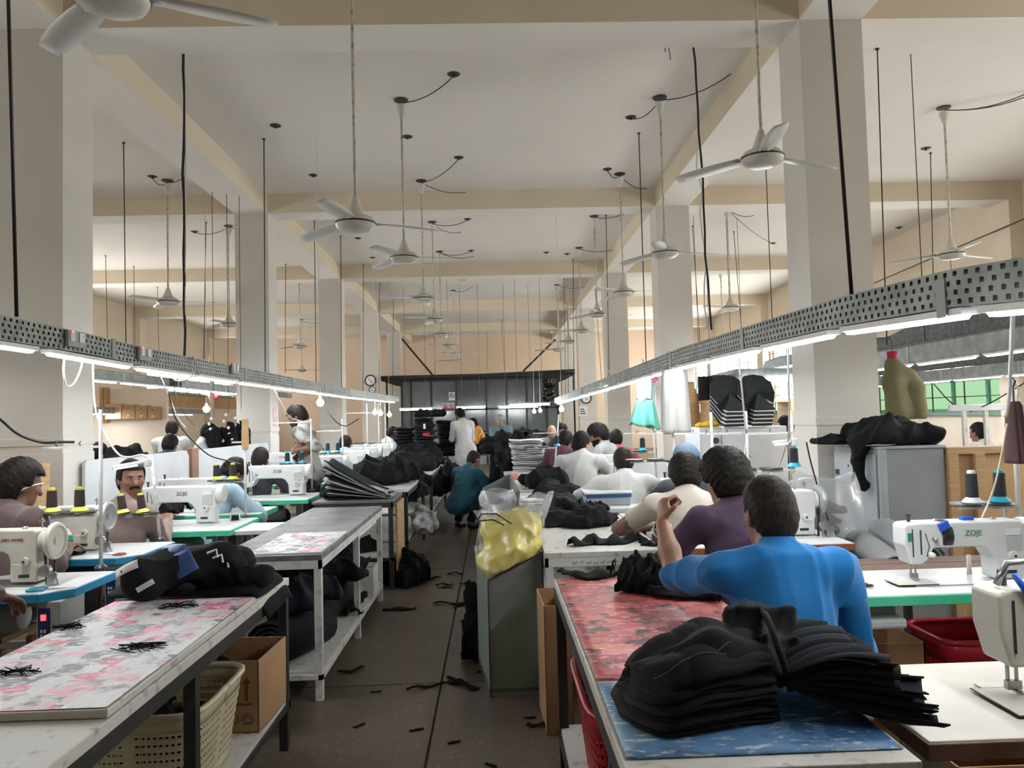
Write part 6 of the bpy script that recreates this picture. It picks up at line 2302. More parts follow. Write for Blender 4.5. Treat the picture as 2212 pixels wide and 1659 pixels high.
# ---- floor scraps in the aisle
SCR = [(960, 1265, .16), (925, 1252, .22), (905, 1245, .14), (985, 1240, .16), (978, 1305, .30), (1000, 1308, .20), (862, 1318, .26), (920, 1486, .22), (985, 1472, .12), (1000, 1482, .22), (812, 1496, .06), (776, 1569, .07), (900, 1578, .07), (980, 1605, .06),
       (912, 1230, .10), (955, 1270, .09), (967, 1270, .09), (1005, 1262, .12), (1170, 1570, .14), (1145, 1552, .06), (760, 1452, .16), (1040, 1452, .06), (1035, 1405, .05), (1030, 1290, .18), (1060, 1655, .06), (920, 1215, .10), (1020, 1300, .2), (880, 1255, .2)]
ZONE = {}
for (px, py, L) in sorted(SCR, key=lambda q: -q[1]):
    zn = 'by the left tables' if px < 900 else 'along the middle of the aisle' if px < 990 else 'near the grey green bin'
    ZONE.setdefault(zn, []).append((px, py, L))
for i, (px, py, L) in enumerate(SCR):
    zn = next(k for k, q in ZONE.items() if (px, py, L) in q)
    zi = ORD[ZONE[zn].index((px, py, L))]
    c = atz(px, py, 0)
    rnd = random.Random(i)
    s = MB()
    n = 5
    curve = rnd.uniform(-.5, .5)
    w = L * rnd.uniform(.12, .28)
    s.grid(lambda u, v: ((u - .5) * L, (v - .5) * w * (1 - .3 * math.sin(9 * u + i)) + curve * L * (u - .5) ** 2, .004 + .014 * math.sin(PI * u * 1.3 + i) ** 2 * (L > .1)), 7, 2)
    o = s.build('fabric_scrap', M_blk, None, smooth=True, solid=.004, loc=(c.x, c.y, .001))
    o.rotation_euler = (0, 0, rnd.uniform(-1.0, 1.0))
    tag(o, 'black fabric scrap on the floor %s, %s from the camera' % (zn, zi), 'scrap', 'fabric scraps on the aisle floor')
# ================================================================== cabinets, lockers, boards
M_cab = mat('cabinet_grey_steel', (0.30, 0.32, 0.33), 0.45, (0.25, 0.27, 0.28), 3)
M_cabl = mat('cabinet_light_grey', (0.40, 0.43, 0.45), 0.4, (0.35, 0.38, 0.40), 3)
gc = thing('steel_cabinet', 'low grey steel cabinet with a black garment heap on top, beside the thick column', 'cabinet', (2.96, 5.48, 0))
cx0, cx1, cy0, cy1 = 2.70 - 2.96, 3.165 - 2.96, 5.15 - 5.48, 5.84 - 5.48
MB().box((cx0, cy0, 0), (cx1, cy1, 1.20)).build('cabinet_body', M_cab, gc, bevel=.006)
MB().box((cx0 - .012, cy0 - .012, 1.20), (cx1 + .012, cy1 + .012, 1.218)).build('cabinet_top', M_cabl, gc, bevel=.003)
for (a, b) in ((cy0 + .03, (cy0 + cy1) / 2 - .005), ((cy0 + cy1) / 2 + .005, cy1 - .03)):
    d = MB().box((cx0 - .014, a, .05), (cx0 - .002, b, 1.16)).build('door', M_cabl, gc, bevel=.003)
    MB().box((cx0 - .022, b - .08, .98), (cx0 - .014, b - .03, 1.02)).build('door_handle', M_dsteel, d)
MB().box((cx0 - .004, cy0 - .010, 0), (cx0 + .05, cy0, 1.20)).build('corner_rail', M_cabl, gc, bevel=.003)
# plywood partition right of it
pp = thing('plywood_partition', 'low plywood partition with a timber stud, right of the grey cabinet', 'partition', (3.185, 5.14, 0))
MB().box((0, .03, 0), (1.9, .05, 1.19)).build('plywood_sheet', mat('plywood_warm', (.50, .33, .15), .65, (.42, .27, .12), 3), pp)
MB().box((0, 0, 1.15), (1.9, .08, 1.20)).build('top_rail', M_wood, pp, bevel=.003)
for x in (0.0, .19, .90, 1.65):
    MB().box((x, -.01, 0), (x + .07, .03, 1.15)).build('timber_stud', M_wood, pp, bevel=.003)
# wood bench behind the green table and grey rolls
wbn = thing('wooden_bench', 'brown plank bench behind the bright green edged table', 'bench', (2.3, 3.68, 0))
for k in range(3):
    MB().box((-1.1, -.22 + .15 * k, .66), (1.5, -.22 + .15 * k + .142, .70)).build('plank', mat('bench_brown', (.20, .13, .10), .6, (.14, .09, .07), 5, stretch=(1, 8, 8)), wbn, bevel=.003)
for x in (-.9, .3, 1.3):
    MB().box((x, -.18, 0), (x + .06, .18, .66)).build('leg', M_wood, wbn)
for i, (x, y, z, R_) in enumerate(((2.22, 4.30, .62, .10), (2.45, 4.42, .66, .11))):
    r = thing('fabric_roll', 'grey felt roll end %s below the plastic bag by the grey cabinet' % ('lower' if i == 0 else 'upper'), 'fabric roll', (x, y, z), RAD(75), 'grey felt rolls')
    s = MB()
    vs, fs = [], []
    for k in range(50):
        a = k * .45
        rad = R_ * (1 - k / 60)
        for q in (-.45, .45):
            vs.append((q, rad * math.cos(a), rad * math.sin(a)))
    for k in range(49):
        fs.append((2 * k, 2 * k + 2, 2 * k + 3, 2 * k + 1))
    s.add(vs, fs)
    s.build('rolled_felt', M_gfoam, r, smooth=True, solid=.008)
rs = thing('side_rack', 'dark rack carrying the grey felt rolls', 'rack', (2.36, 4.35, 0))
MB().box((-.35, -.5, .46), (.35, .5, .50)).build('rack_shelf', M_darkleg, rs)
for sx in (-.3, .3):
    for sy in (-.45, .45):
        MB().cbox((sx, sy, .23), (.04, .04, .46)).build('leg', M_darkleg, rs)
M_plast = bpy.data.materials.new('clear_plastic')
M_plast.use_nodes = True
nt = M_plast.node_tree
nt.nodes.clear()
out = nt.nodes.new('ShaderNodeOutputMaterial')
t1 = nt.nodes.new('ShaderNodeBsdfTransparent')
t1.inputs[0].default_value = (.93, .94, .95, 1)
g1 = nt.nodes.new('ShaderNodeBsdfGlossy')
g1.inputs['Roughness'].default_value = .30
d1 = nt.nodes.new('ShaderNodeBsdfDiffuse')
d1.inputs[0].default_value = (.75, .76, .77, 1)
m1 = nt.nodes.new('ShaderNodeMixShader')
m1.inputs[0].default_value = .65
m2 = nt.nodes.new('ShaderNodeMixShader')
m2.inputs[0].default_value = .22
nt.links.new(g1.outputs[0], m1.inputs[1])
nt.links.new(d1.outputs[0], m1.inputs[2])
nt.links.new(t1.outputs[0], m2.inputs[1])
nt.links.new(m1.outputs[0], m2.inputs[2])
nt.links.new(m2.outputs[0], out.inputs[0])
def bag_mesh(label, c, size, seed, m, cat='plastic bag', name='plastic_bag', open_top=True, parent=None, amp=.03):
    rnd = np.random.RandomState(seed)
    s = MB()
    lx, ly, lz = size
    ph = rnd.uniform(0, 6, 6)
    def f(u, v):
        a = 2 * PI * u
        prof = (.55 + .45 * min(1, v * 4)) * (1 + .12 * math.sin(PI * v)) * (1 if v < .75 else 1 - .25 * (v - .75))
        fo = 1 + amp * math.sin(7 * a + ph[0] + v * 6) + amp * .8 * math.sin(13 * a + ph[1] - v * 9) * v
        return (lx / 2 * math.cos(a) * prof * fo, ly / 2 * math.sin(a) * prof * fo, lz * v * (1 + .06 * math.sin(3 * a + ph[2]) * v))
    s.grid(f, 56, 18)
    o = s.build(name, m, parent, smooth=True, solid=.002, loc=c)
    if parent is None:
        tag(o, label, cat)
    return o
pbag = bag_mesh('clear plastic bag of dark pieces standing left of the grey cabinet', (2.08, 4.72, .60), (.46, .40, .46), 3, M_plast)
for k in range(4):
    crumple('dark_pieces', None, (.0, .0, .02 + .07 * k), (.30, .26, .12), 200 + k, M_blk2, parent=pbag, n=5, h=.014, amp=.04)
bgs = thing('low_box', 'dark carton under the clear plastic bag', 'carton', (2.08, 4.74, 0))
MB().cbox((0, 0, .295), (.40, .36, .59)).build('carton_body', M_darkleg, bgs)

# white lockers with two stacks of black panels
M_lock = mat('locker_white', (0.66, 0.68, 0.70), 0.4, (0.60, 0.62, 0.65), 3)
def px_box(px0, px1, Y):
    return aty(px0, 950, Y).x, aty(px1, 950, Y).x
a0, a1 = px_box(1511, 1562, 7.9)
b0, b1 = px_box(1562, 1702, 7.85)
ztl = aty(1600, 922, 7.9).z
for (x0, x1, y0, lab, nm) in ((a0, a1, 7.9, 'narrow white locker with small round lock, left of the wide white panel', 0), (b0, b1, 7.86, 'wide white sheet metal locker under the two black panel stacks', 1)):
    r = thing('white_locker', lab, 'locker', ((x0 + x1) / 2, y0 + .25, 0), 0, 'white lockers')
    w_ = (x1 - x0) / 2
    MB().box((-w_ + .004, -.25, 0), (w_ - .004, .35, ztl)).build('locker_body', M_lock, r, bevel=.005)
    d = MB().box((-w_ + .02, -.262, .08), (w_ - .02, -.25, ztl - .03)).build('door', M_lock, r, bevel=.003)
    if nm == 0:
        MB().lathe([(.035, -.270), (.035, -.262)], (w_ * .35, 0, ztl - .14), 14, 'y').build('round_lock', M_dsteel, d)
        MB().cbox((-w_ * .2, -.266, ztl - .75), (.06, .008, .12)).build('door_handle', M_blackp, d)
    else:
        for zz in (.62, .80, .98, 1.10):
            for k in range(4):
                MB().cbox((-.18, -.265, ztl - zz + .30 + .014 * k), (.26 - .03 * k, .004, .005)).build('vent_slot', M_dsteel, d)
neck_outline = [(-.16, -.30), (.16, -.30), (.18, -.12), (.30, .10), (.27, .26), (.15, .36), (0, .385), (-.15, .36), (-.27, .26), (-.30, .10), (-.18, -.12)]
M_pan = mat('padded_black_green', (0.018, 0.026, 0.026), 0.7)
for i, (px, lab) in enumerate(((1588, 'leaning stack of black padded cut panels on the white locker, left one'), (1648, 'leaning stack of black padded cut panels on the white locker, right one'))):
    q = aty(px, 922, 7.75)
    r = thing('panel_stack', lab, 'stack', (q.x, 7.82, ztl + .004), 0, 'black padded panel stacks')
    rnd = random.Random(i)
    for k in range(14):
        s = MB()
        tilt = Matrix.Translation((0, 0, .006 + .0135 * k)) @ Matrix.Rotation(rnd.uniform(-.03, .03), 4, 'Z')
        vs = []
        sc = .66
        top = []
        for (x, y) in neck_outline:
            yy = (y + .30) * sc
            # front part lies flat on the locker, the far part rears up against the pile behind
            ang = min(1, max(0, (yy - .10) / .10)) * RAD(64)
            if yy > .10:
                py_ = .10 + (yy - .10) * math.cos(RAD(58)) - .05
                pz_ = (yy - .10) * math.sin(RAD(58)) * 1.25
            else:
                py_, pz_ = yy - .05, 0
            top.append((x * sc - .006 * k * (1 if i == 0 else 1) * (pz_ > .02) + .003 * k, py_ - .012 * k * (pz_ > .02), pz_))
        c = tuple(sum(t[j] for t in top) / len(top) for j in range(3))
        s.add([c] + top, [(0, j + 1, (j + 1) % len(top) + 1) for j in range(len(top))])
        s.xf(tilt)
        s.build('padded_panel', [M_pan, M_pan, M_wfoam][k % 3] if k < 12 else M_pan, r, solid=.009)
    MB().add([(-.10, .085, .33), (.10, .085, .33), (.13, .05, .22), (.06, .02, .16), (-.06, .02, .16), (-.13, .05, .22)], [(0, 1, 2, 3, 4, 5)])
q = aty(1538, 905, 7.9)
crumple('yellow_cloth', 'bunched yellow cloth on the narrow white locker', (q.x, 8.0, ztl + .003), (.26, .22, .12), 301, mat('yellow_cloth', (.70, .45, .02), .8), 'cloth', None, n=7, h=.012, amp=.03)
# plywood boards around the lockers
x0, x1 = px_box(1703, 1722, 7.6)
o = MB().box((0, 0, 0), (x1 - x0 + .10, .05, 1.30)).build('plywood_board', M_wood, None, loc=(x0, 7.55, 0))
tag(o, 'upright plywood board between the white locker and the thick column', 'board')
for i, (px, py0, py1, w_, Y) in enumerate(((1492, 825, 925, .10, 10.4), (1500, 840, 925, .05, 10.5), (1506, 850, 930, .06, 10.6))):
    a = aty(px, py0, Y)
    o = MB().box((0, 0, 0), (w_, .03, a.z)).build('plywood_board', M_wood, None, loc=(a.x - w_ / 2, Y, 0))
    tag(o, 'tall plywood strip leaning behind the white hanging garment, %s from the left' % ORD[i], 'board', 'plywood strips by the column')
x0, x1 = px_box(1648, 1690, 10.0)
o = MB().box((0, 0, 0), (x1 - x0, .4, .36)).build('carton', M_card, None, loc=(x0, 10.2, 1.66), bevel=.004)
tag(o, 'brown carton on top of the rack behind the black panel stacks', 'carton')
rk = thing('storage_rack', 'dark storage rack behind the black panel stacks', 'rack', (aty(1620, 900, 10.2).x, 10.3, 0))
MB().box((-.6, -.2, 1.60), (.6, .3, 1.65)).build('rack_shelf', M_wood, rk)
MB().box((-.6, .25, 1.65), (.15, .3, 2.0)).build('rack_back', M_darkleg, rk)
for x in (-.58, .54):
    MB().box((x, -.2, 0), (x + .05, .3, 1.60)).build('rack_post', M_wood, rk)
for k in range(3):
    MB().box((-.45 + .22 * k, .0, 1.652), (-.28 + .22 * k, .24, 2.0)).build('black_file', M_blackp, rk)

# ---- hanging garments on the right trunking
def garment(name, label, px0, px1, py0, py1, Y, m, seed, flare=1.0, hanger=None, depth=.08, cat='garment', topw=.55):
    a, b = aty(px0, py0, Y), aty(px1, py1, Y)
    cx, w_, h_ = (a.x + b.x) / 2, abs(b.x - a.x), a.z - b.z
    r = thing(name, label, cat, (cx, Y, b.z))
    rnd = random.Random(seed)
    ph = [rnd.uniform(0, 6) for _ in range(4)]
    def f(u, v):
        ang = 2 * PI * u
        ww = w_ / 2 * (topw + (1 - topw) * (1 - v) ** flare)
        if v > .93:
            ww *= .55
        fold = 1 + .14 * math.sin(ang * 5 + ph[0]) * (1 - v) + .06 * math.sin(ang * 11 + ph[1])
        return (ww * math.cos(ang), depth * (.5 + .5 * (1 - v)) * math.sin(ang) * fold, h_ * v)
    s = MB()
    s.grid(f, 48, 14)
    s.build('garment_cloth', m, r, smooth=True, solid=.004)
    MB().tube([(0, 0, h_ - .01), (0, 0, h_ + .06), (.012, 0, h_ + .085), (.0, 0, h_ + .10)], .004, 5).build('hanger_hook', M_dsteel, r)
    return r, h_, w_
M_gw = mat('thin_white_cloth', (0.50, 0.50, 0.475), 0.8, (0.44, 0.44, 0.415), 4)
garment('hanging_garment', 'long white garment hanging from the right aisle trunking', 1424, 1493, 792, 936, 5.62, M_gw, 1, .35, topw=.72)
M_tealc = mat('teal_cloth', (.16, .50, .43), .7, (.12, .42, .37), 5)
M_lace = mat('white_lace', (.42, .50, .49), .8, (.24, .35, .34), 60, lo=.45, hi=.55)
r, h_, w_ = garment('hanging_garment', 'teal skirt with white lace top hanging under the right aisle trunking', 1356, 1424, 800, 920, 6.9, M_tealc, 2, 1.0, topw=.40, depth=.12)
for o_ in list(r.children):
    if o_.name.startswith('garment_cloth'):
        bpy.data.objects.remove(o_)
for (v0, v1, wa, wb, mm, nm, ph) in ((0, .46, .50, .30, M_tealc, 'skirt', 1.0), (.45, .96, .29, .34, M_lace, 'lace_top', 2.0)):
    MB().grid(lambda u, v: (w_ * (wa + (wb - wa) * v) * math.cos(2 * PI * u) * (1 + .10 * (1 - v) * math.sin(10 * PI * u + ph)) + .10 * w_ * (v0 + (v1 - v0) * v),
                            w_ * .42 * (wa + (wb - wa) * v) * math.sin(2 * PI * u) * (1 + .35 * (1 - v) * math.sin(14 * PI * u + ph)),
                            h_ * (v0 + (v1 - v0) * v) + .014 * (1 - v) * math.sin(8 * PI * u) - .03 * (1 - v) * math.cos(2 * PI * u) * (v0 == 0)), 60, 12).build(nm, mm, r, smooth=True, solid=.004)
MB().cbox((w_ * .36, -.07, h_ * .84), (.05, .006, .05)).build('pink_tag', mat('pink_tag', (.65, .06, .18), .6), r)
M_olive = mat('olive_cloth', (.20, .18, .09), .85, (.16, .145, .07), 5, bump=.15, bscale=200)
ja, jb = aty(1916, 770, 5.95), aty(1985, 906, 5.95)
jw, jh = jb.x - ja.x, ja.z - jb.z
r = thing('hanging_jacket', 'olive jacket on a hanger against the thick right column', 'jacket', (ja.x + .12, 6.0, jb.z))
f_ = Field((-.20, -.18, -.02), (.30, .18, jh + .06), .009)
f_.cone((-.055, 0, jh - .05), (-.05, 0, jh - .20), .042, .085, .05)
f_.cone((-.050, 0, jh - .07), (.065, -.01, jh - .17), .050, .072, .05)
f_.cone((-.04, 0, jh - .22), (-.01, 0, .06), .085, .110, .05)
f_.cone((.0, .02, jh - .22), (.03, .02, .06), .080, .105, .05)
f_.cone((.055, -.01, jh - .17), (.11, -.07, .50 * jh), .062, .060, .03)
f_.cone((.105, -.07, .50 * jh), (.12, -.085, .04), .060, .052, .02)
X, Y, Z = f_.grid()
f_.v += (.007 * np.abs(np.sin(X * 34 + Y * 22 + Z * 4)) * np.clip((jh - .12 - Z) / .3, 0, 1)).astype(np.float32)
f_.v = np.maximum(f_.v, (.004 - Z).astype(np.float32))
f_.build('jacket_body', M_olive, r)
MB().lathe([(.035, jh - .03), (.04, jh + .045)], (-.05, 0, 0), 12).build('red_collar', mat('red_collar', (.55, .01, .05), .7), r, smooth=True)
MB().tube([(-.05, 0, jh + .04), (-.05, 0, jh + .13), (-.075, 0, jh + .16), (-.10, 0, jh + .14)], .005, 6).tube([(-.06, 0, jh + .158), (-.30, 0, jh + .15)], .005, 5).build('hanger_hook', M_dsteel, r)
q = aty(2190, 900, 3.0)
r, h_, w_ = garment('hanging_garment', 'dark maroon cloth hanging at the right picture edge', 2172, 2215, 868, 1000, 3.05, mat('maroon_cloth', (.06, .028, .03), .85), 4, .5, topw=.8, depth=.05)
MB().tube([(0, 0, h_ + .09), (.06, .05, h_ + .05), (2.30 - r.location.x, .17, h_ - .12)], .005, 5).build('hanging_cord', M_wcable, r)

# ---- bin with yellow bag, cartons, baskets
M_bin = mat('bin_grey_green', (0.19, 0.225, 0.20), 0.45, (0.15, 0.18, 0.16), 4)
bn = thing('angled_bin', 'tall grey green steel bin with slanted mouth standing in the aisle', 'bin', (.09, 4.30, 0), RAD(3))
def wallp(p, q, zp, zq, t=.012, z0=0):
    p, q = Vector((*p, 0)), Vector((*q, 0))
    d = (q - p).normalized()
    n = Vector((-d.y, d.x, 0)) * t
    return MB().add([p + Vector((0, 0, z0)), q + Vector((0, 0, z0)), q + n + Vector((0, 0, z0)), p + n + Vector((0, 0, z0)), p + Vector((0, 0, zp)), q + Vector((0, 0, zq)), q + n + Vector((0, 0, zq)), p + n + Vector((0, 0, zp))],
                    [(0, 3, 2, 1), (4, 5, 6, 7), (0, 1, 5, 4), (1, 2, 6, 5), (2, 3, 7, 6), (3, 0, 4, 7)])
A, B_, C_, D_ = (-.15, -.25), (.15, -.25), (.15, .25), (-.20, .25)
wallp(A, B_, .62, .76).build('bin_front', M_bin, bn)
wallp(B_, C_, .76, .76).build('bin_side', M_bin, bn)
wallp(C_, D_, .76, .62).build('bin_back', M_bin, bn)
wallp(D_, A, .62, .62).build('bin_side', M_bin, bn)
MB().prism([A, B_, C_, D_], .02, .04, 'z').build('bin_floor', M_bin, bn)
MB().tube([(-.152, -.258, .62), (.152, -.258, .76)], .005, 5).tube([(-.153, -.256, 0), (-.153, -.256, .62)], .004, 5).build('bin_rim', M_dsteel, bn)
yb = thing('yellow_bag', 'clear plastic bag stuffed with yellow foam pieces in the grey green bin', 'bag', (.085, 4.24, .42))
f_ = Field((-.22, -.26, 0), (.24, .26, .64), .012)
for (c, r_) in (((0, 0, .14), (.135, .20, .20)), ((.02, 0, .34), (.175, .20, .17)), ((.06, 0, .46), (.14, .17, .10)), ((-.10, 0, .42), (.09, .15, .10)), ((-.03, -.06, .26), (.16, .18, .16))):
    f_.ell(c, r_, None, .05)
wrinkle(f_, .018, 3, 18)
def mouth_cut(F_, off):
    X, Y, Z = F_.grid()
    lip = .20 + (X + .15) / .30 * .14
    F_.v = np.maximum(F_.v, np.minimum(-.168 - Y, (lip + off) - Z).astype(np.float32))
wrinkle(f_, .020, 5, 13)
wrinkle(f_, .022, 6, 27)
keepv = f_.v.copy()
f_.v += .004
mouth_cut(f_, .0)
f_.build('yellow_foam', mat('yellow_foam', (.78, .66, .05), .7, (.70, .56, .03), 7), yb)
f_.v = keepv - .012
wrinkle(f_, .010, 8, 30)
mouth_cut(f_, .0)
f_.build('clear_bag', M_plast, yb)
rim = MB()
rim.grid(lambda u, v: ((.175 + .05 * v + .012 * math.sin(13 * u * 2 * PI)) * math.cos(2 * PI * u) + .02, (.19 + .03 * v) * math.sin(2 * PI * u), .50 + .085 * v + .05 * v * math.cos(2 * PI * u) + .012 * math.sin(9 * 2 * PI * u)), 60, 5)
rim.build('bag_mouth', M_plast, yb, smooth=True)
MB().tube([(-.19, -.18, .52), (-.16, -.20, .555), (-.08, -.21, .555), (.0, -.215, .50)], .004, 5).tube([(-.185, -.19, .515), (-.10, -.215, .525), (-.04, -.218, .495)], .004, 5).build('black_cord', M_cable, yb, smooth=True)
# second bin further along
bn2 = thing('angled_bin', 'second grey bin with slanted mouth, by the squatting man', 'bin', (.02, 6.3, 0), RAD(4))
for k, (p, q, zp, zq) in enumerate((((-.10, -.30), (.16, -.30), .80, .90), ((.16, -.30), (.16, .45), .90, .98), ((.16, .45), (-.10, .45), .98, .86), ((-.10, .45), (-.10, -.30), .86, .80))):
    wallp(p, q, zp, zq).build('bin_side', mat('bin_grey', (.20, .225, .22), .45, (.16, .18, .175), 4), bn2)
bag_mesh('empty crumpled plastic bag on the second grey bin', (.02, 5.88, .76), (.26, .24, .16), 9, M_plast)
tl = thing('bag_tray', 'small pale tray between the yellow bag and the second grey bin', 'tray', (.02, 5.80, 0))
MB().box((-.13, -.14, .70), (.13, .14, .755)).build('tray_body', M_lam, tl)
MB().box((-.03, -.03, 0), (.03, .03, .70)).build('leg', M_leg, tl)
crumple('black_offcuts', 'black frayed offcuts hanging behind the grey green bin', (-.13, 4.72, .0), (.16, .3, .62), 303, M_blk, 'offcuts', None, n=10, h=.013, amp=.05, freq=40)
# cartons
def carton(label, loc, w, d, h_, rz=0, m=None, openf=True):
    r = thing('carton', label, 'carton', loc, rz)
    m = m or M_card
    t = .006
    for (a, b) in (((-w / 2, -d / 2, 0), (w / 2, -d / 2 + t, h_)), ((-w / 2, d / 2 - t, 0), (w / 2, d / 2, h_)), ((-w / 2, -d / 2, 0), (-w / 2 + t, d / 2, h_)), ((w / 2 - t, -d / 2, 0), (w / 2, d / 2, h_))):
        MB().box(a, b).build('carton_side', m, r)
    MB().box((-w / 2, -d / 2, 0), (w / 2, d / 2, t)).build('carton_floor', m, r)
    return r
c1 = carton('open brown carton with upward arrows on the lower shelf of the nearest left table', (-1.19, 3.30, .232), .42, .34, .29, RAD(-3))
M_ink = mat('carton_ink', (.10, .06, .035), .8)
for dx in (.12, .16):
    s = MB()
    s.prism([(-.006, -.04), (.006, -.04), (.006, .03), (.018, .03), (0, .055), (-.018, .03), (-.006, .03)], -.173, -.1705, 'y')
    s.xf(Matrix.Translation((dx, 0, .17)))
    s.build('printed_arrow', M_ink, c1)
MB().cbox((.14, -.1715, .115), (.085, .002, .008)).build('printed_bar', M_ink, c1)
tr = MB()
for k in range(3):
    a = 2 * PI * k / 3 + PI / 2
    b = 2 * PI * (k + 1) / 3 + PI / 2
    tr.tube([(.165 + .024 * math.cos(a + .2), -.172, .055 + .024 * math.sin(a + .2)), (.165 + .024 * math.cos(b - .2), -.172, .055 + .024 * math.sin(b - .2))], .003, 4)
tr.build('recycle_mark', M_ink, c1)
tr = MB().tube([(.105 + .02 * math.cos(t), -.172, .055 + .02 * math.sin(t)) for t in np.linspace(0, 2 * PI, 13)], .0022, 4)
tr.build('printed_ring', M_ink, c1)
crumple('grey_cloth', 'grey cloth filling the open carton', (-1.20, 3.30, .245), (.36, .30, .30), 305, M_blk2, 'cloth', None, n=7, h=.013, amp=.03)
carton('tall brown carton standing between the grey green bin and the red table', (.275, 3.72, 0), .13, .36, .60, RAD(2))
# baskets
def basket(label, loc, w, d, h_, m, rz=0, group='plastic baskets'):
    r = thing('laundry_basket', label, 'basket', loc, rz, group)
    aa = np.linspace(0, 2 * PI, 721)
    ex = w / 2 * np.sign(np.cos(aa)) * np.abs(np.cos(aa)) ** .32
    ey = d / 2 * np.sign(np.sin(aa)) * np.abs(np.sin(aa)) ** .32
    cl = np.concatenate([[0], np.cumsum(np.hypot(np.diff(ex), np.diff(ey)))])
    ARC = (cl / cl[-1], aa)
    def corner(t, v):
        # rounded rectangle perimeter param t in 0..1
        k = .80 + .20 * v
        W_, D_ = w / 2 * k, d / 2 * k
        a = float(np.interp(t % 1.0, ARC[0], ARC[1])) if t < 1 else 2 * PI
        ca, sa = math.cos(a), math.sin(a)
        e = .32
        return (W_ * math.copysign(abs(ca) ** e, ca), D_ * math.copysign(abs(sa) ** e, sa))
    s = MB()
    # lattice: horizontal hoops and uprights leave real openings
    nh, nu = 9, 88
    per = [i / nu for i in range(nu)]
    for k in range(nh):
        v = .12 + .70 * k / (nh - 1)
        ring = [(*corner(t, v), h_ * v) for t in per]
        n = len(ring)
        vs, fs = [], []
        for (x, y, z) in ring:
            vs += [(x, y, z - .009), (x, y, z + .009)]
        for i in range(n):
            j2 = (i + 1) % n
            fs.append((2 * i, 2 * j2, 2 * j2 + 1, 2 * i + 1))
        s.add(vs, fs)
    for i in range(nu):
        v0, v1 = .12, .82
        t0, t1 = (i - .22) / nu, (i + .22) / nu
        a, b = corner(t0, v0), corner(t1, v0)
        c, d_ = corner(t1, v1), corner(t0, v1)
        s.add([(*a, h_ * v0), (*b, h_ * v0), (*c, h_ * v1), (*d_, h_ * v1)], [(0, 1, 2, 3)])
    s.build('basket_lattice', m, r, solid=.003)
    s = MB()
    s.grid(lambda u, v: (*corner(u, .82 + .18 * v), h_ * (.82 + .18 * v)), 64, 2)
    MB().grid(lambda u, v: (*corner(u, .12 * v), h_ * .12 * v), 64, 2).build('basket_foot', m, r, smooth=True, solid=.004)
    s.build('basket_wall', m, r, smooth=True, solid=.004)
    pts = [(*corner(i / 64, 1.03), h_) for i in range(65)]
    MB().tube(pts, .012, 6).build('basket_rim', m, r, smooth=True)
    MB().prism([corner(i / 32, 0) for i in range(32)], 0, .005, 'z').build('basket_floor', m, r)
    return r
M_bcream = mat('basket_cream', (0.56, 0.50, 0.33), 0.4, (0.50, 0.44, 0.28), 5)
M_bred = mat('basket_red', (0.42, 0.012, 0.025), 0.35)
basket('cream plastic laundry basket full of black pieces under the nearest left table', (-1.225, 2.76, .232), .46, .52, .31, M_bcream)
crumple('black_pieces', 'coiled black pieces filling the cream laundry basket', (-1.235, 2.78, .25), (.30, .36, .34), 307, M_blk, 'cloth', None, n=12, h=.012, amp=.05, freq=34)
crumple('black_cloth', 'dark cloth on the shelf in front of the cream laundry basket', (-1.22, 1.98, .232), (.46, .50, .16), 309, M_blk, 'cloth', None, n=8, h=.012, amp=.03)
basket('red plastic basket under the red and blue covered table', (.50, 2.55, .182), .46, .62, .40, M_bred)
crumple('black_pieces', 'black pieces in the red basket under the red and blue table', (.50, 2.55, .20), (.34, .48, .40), 311, M_blk, 'cloth', None, n=8, h=.013, amp=.04)
basket('red plastic basket under the bright green edged table', (2.05, 3.95 - .75, .0), .42, .34, .52, M_bred)
bb = carton('wooden coloured carton beside the red basket under the green edged table', (1.62, 3.28, 0), .36, .30, .50)
crumple('black_cloth', 'black cloth lying on the cartons below the bright green edged table', (1.72, 2.55, .36), (.70, .30, .22), 313, M_blk, 'cloth', None, n=7, h=.013, amp=.03)
carton('brown carton supporting the black cloth below the bright green edged table', (1.75, 2.52, 0), .62, .34, .355)
pk = thing('white_tray', 'white plastic tray hung under the bright green edged table', 'tray', (1.50, 2.96, .63))
MB().box((-.10, -.07, 0), (.10, .07, .04)).build('tray_body', M_lam, pk, bevel=.012)
MB().box((-.09, .0, .04), (.09, .01, .10)).build('tray_bracket', M_leg, pk)

# ---- low partition of white boards on the left, with brown post
for i, (y0, y1, h0, h1) in enumerate(((6.1, 8.15, 1.23, 1.22), (8.42, 11.0, 1.215, 1.21))):
    r = thing('board_partition', ('glossy white low partition board behind the mustache man', 'glossy white low partition board behind the dark grey shirt man')[i], 'partition', (-3.32, y0, 0), 0, 'white low partition boards')
    L = y1 - y0
    MB().prism([(0, 0), (L, 0), (L, h1 - .06), (L - .06, h1), (.03, h0), (0, h0 - .03)], -.014, .014, 'x').build('partition_board', mat('glossy_white_board', (.66, .68, .70), .22, (.58, .60, .63), 2), r, bevel=.004)
    for y in (.1, L - .15):
        MB().box((-.03, y, 0), (-.016, y + .05, 1.1)).build('support_post', M_leg, r)
o = MB().box((-.03, -.09, 0), (.03, .09, 1.235)).build('brown_post', mat('brown_laminate', (.24, .11, .07), .5), None, loc=(-3.32, 8.285, 0), bevel=.004)
tag(o, 'brown post between the two white low partition boards', 'post')
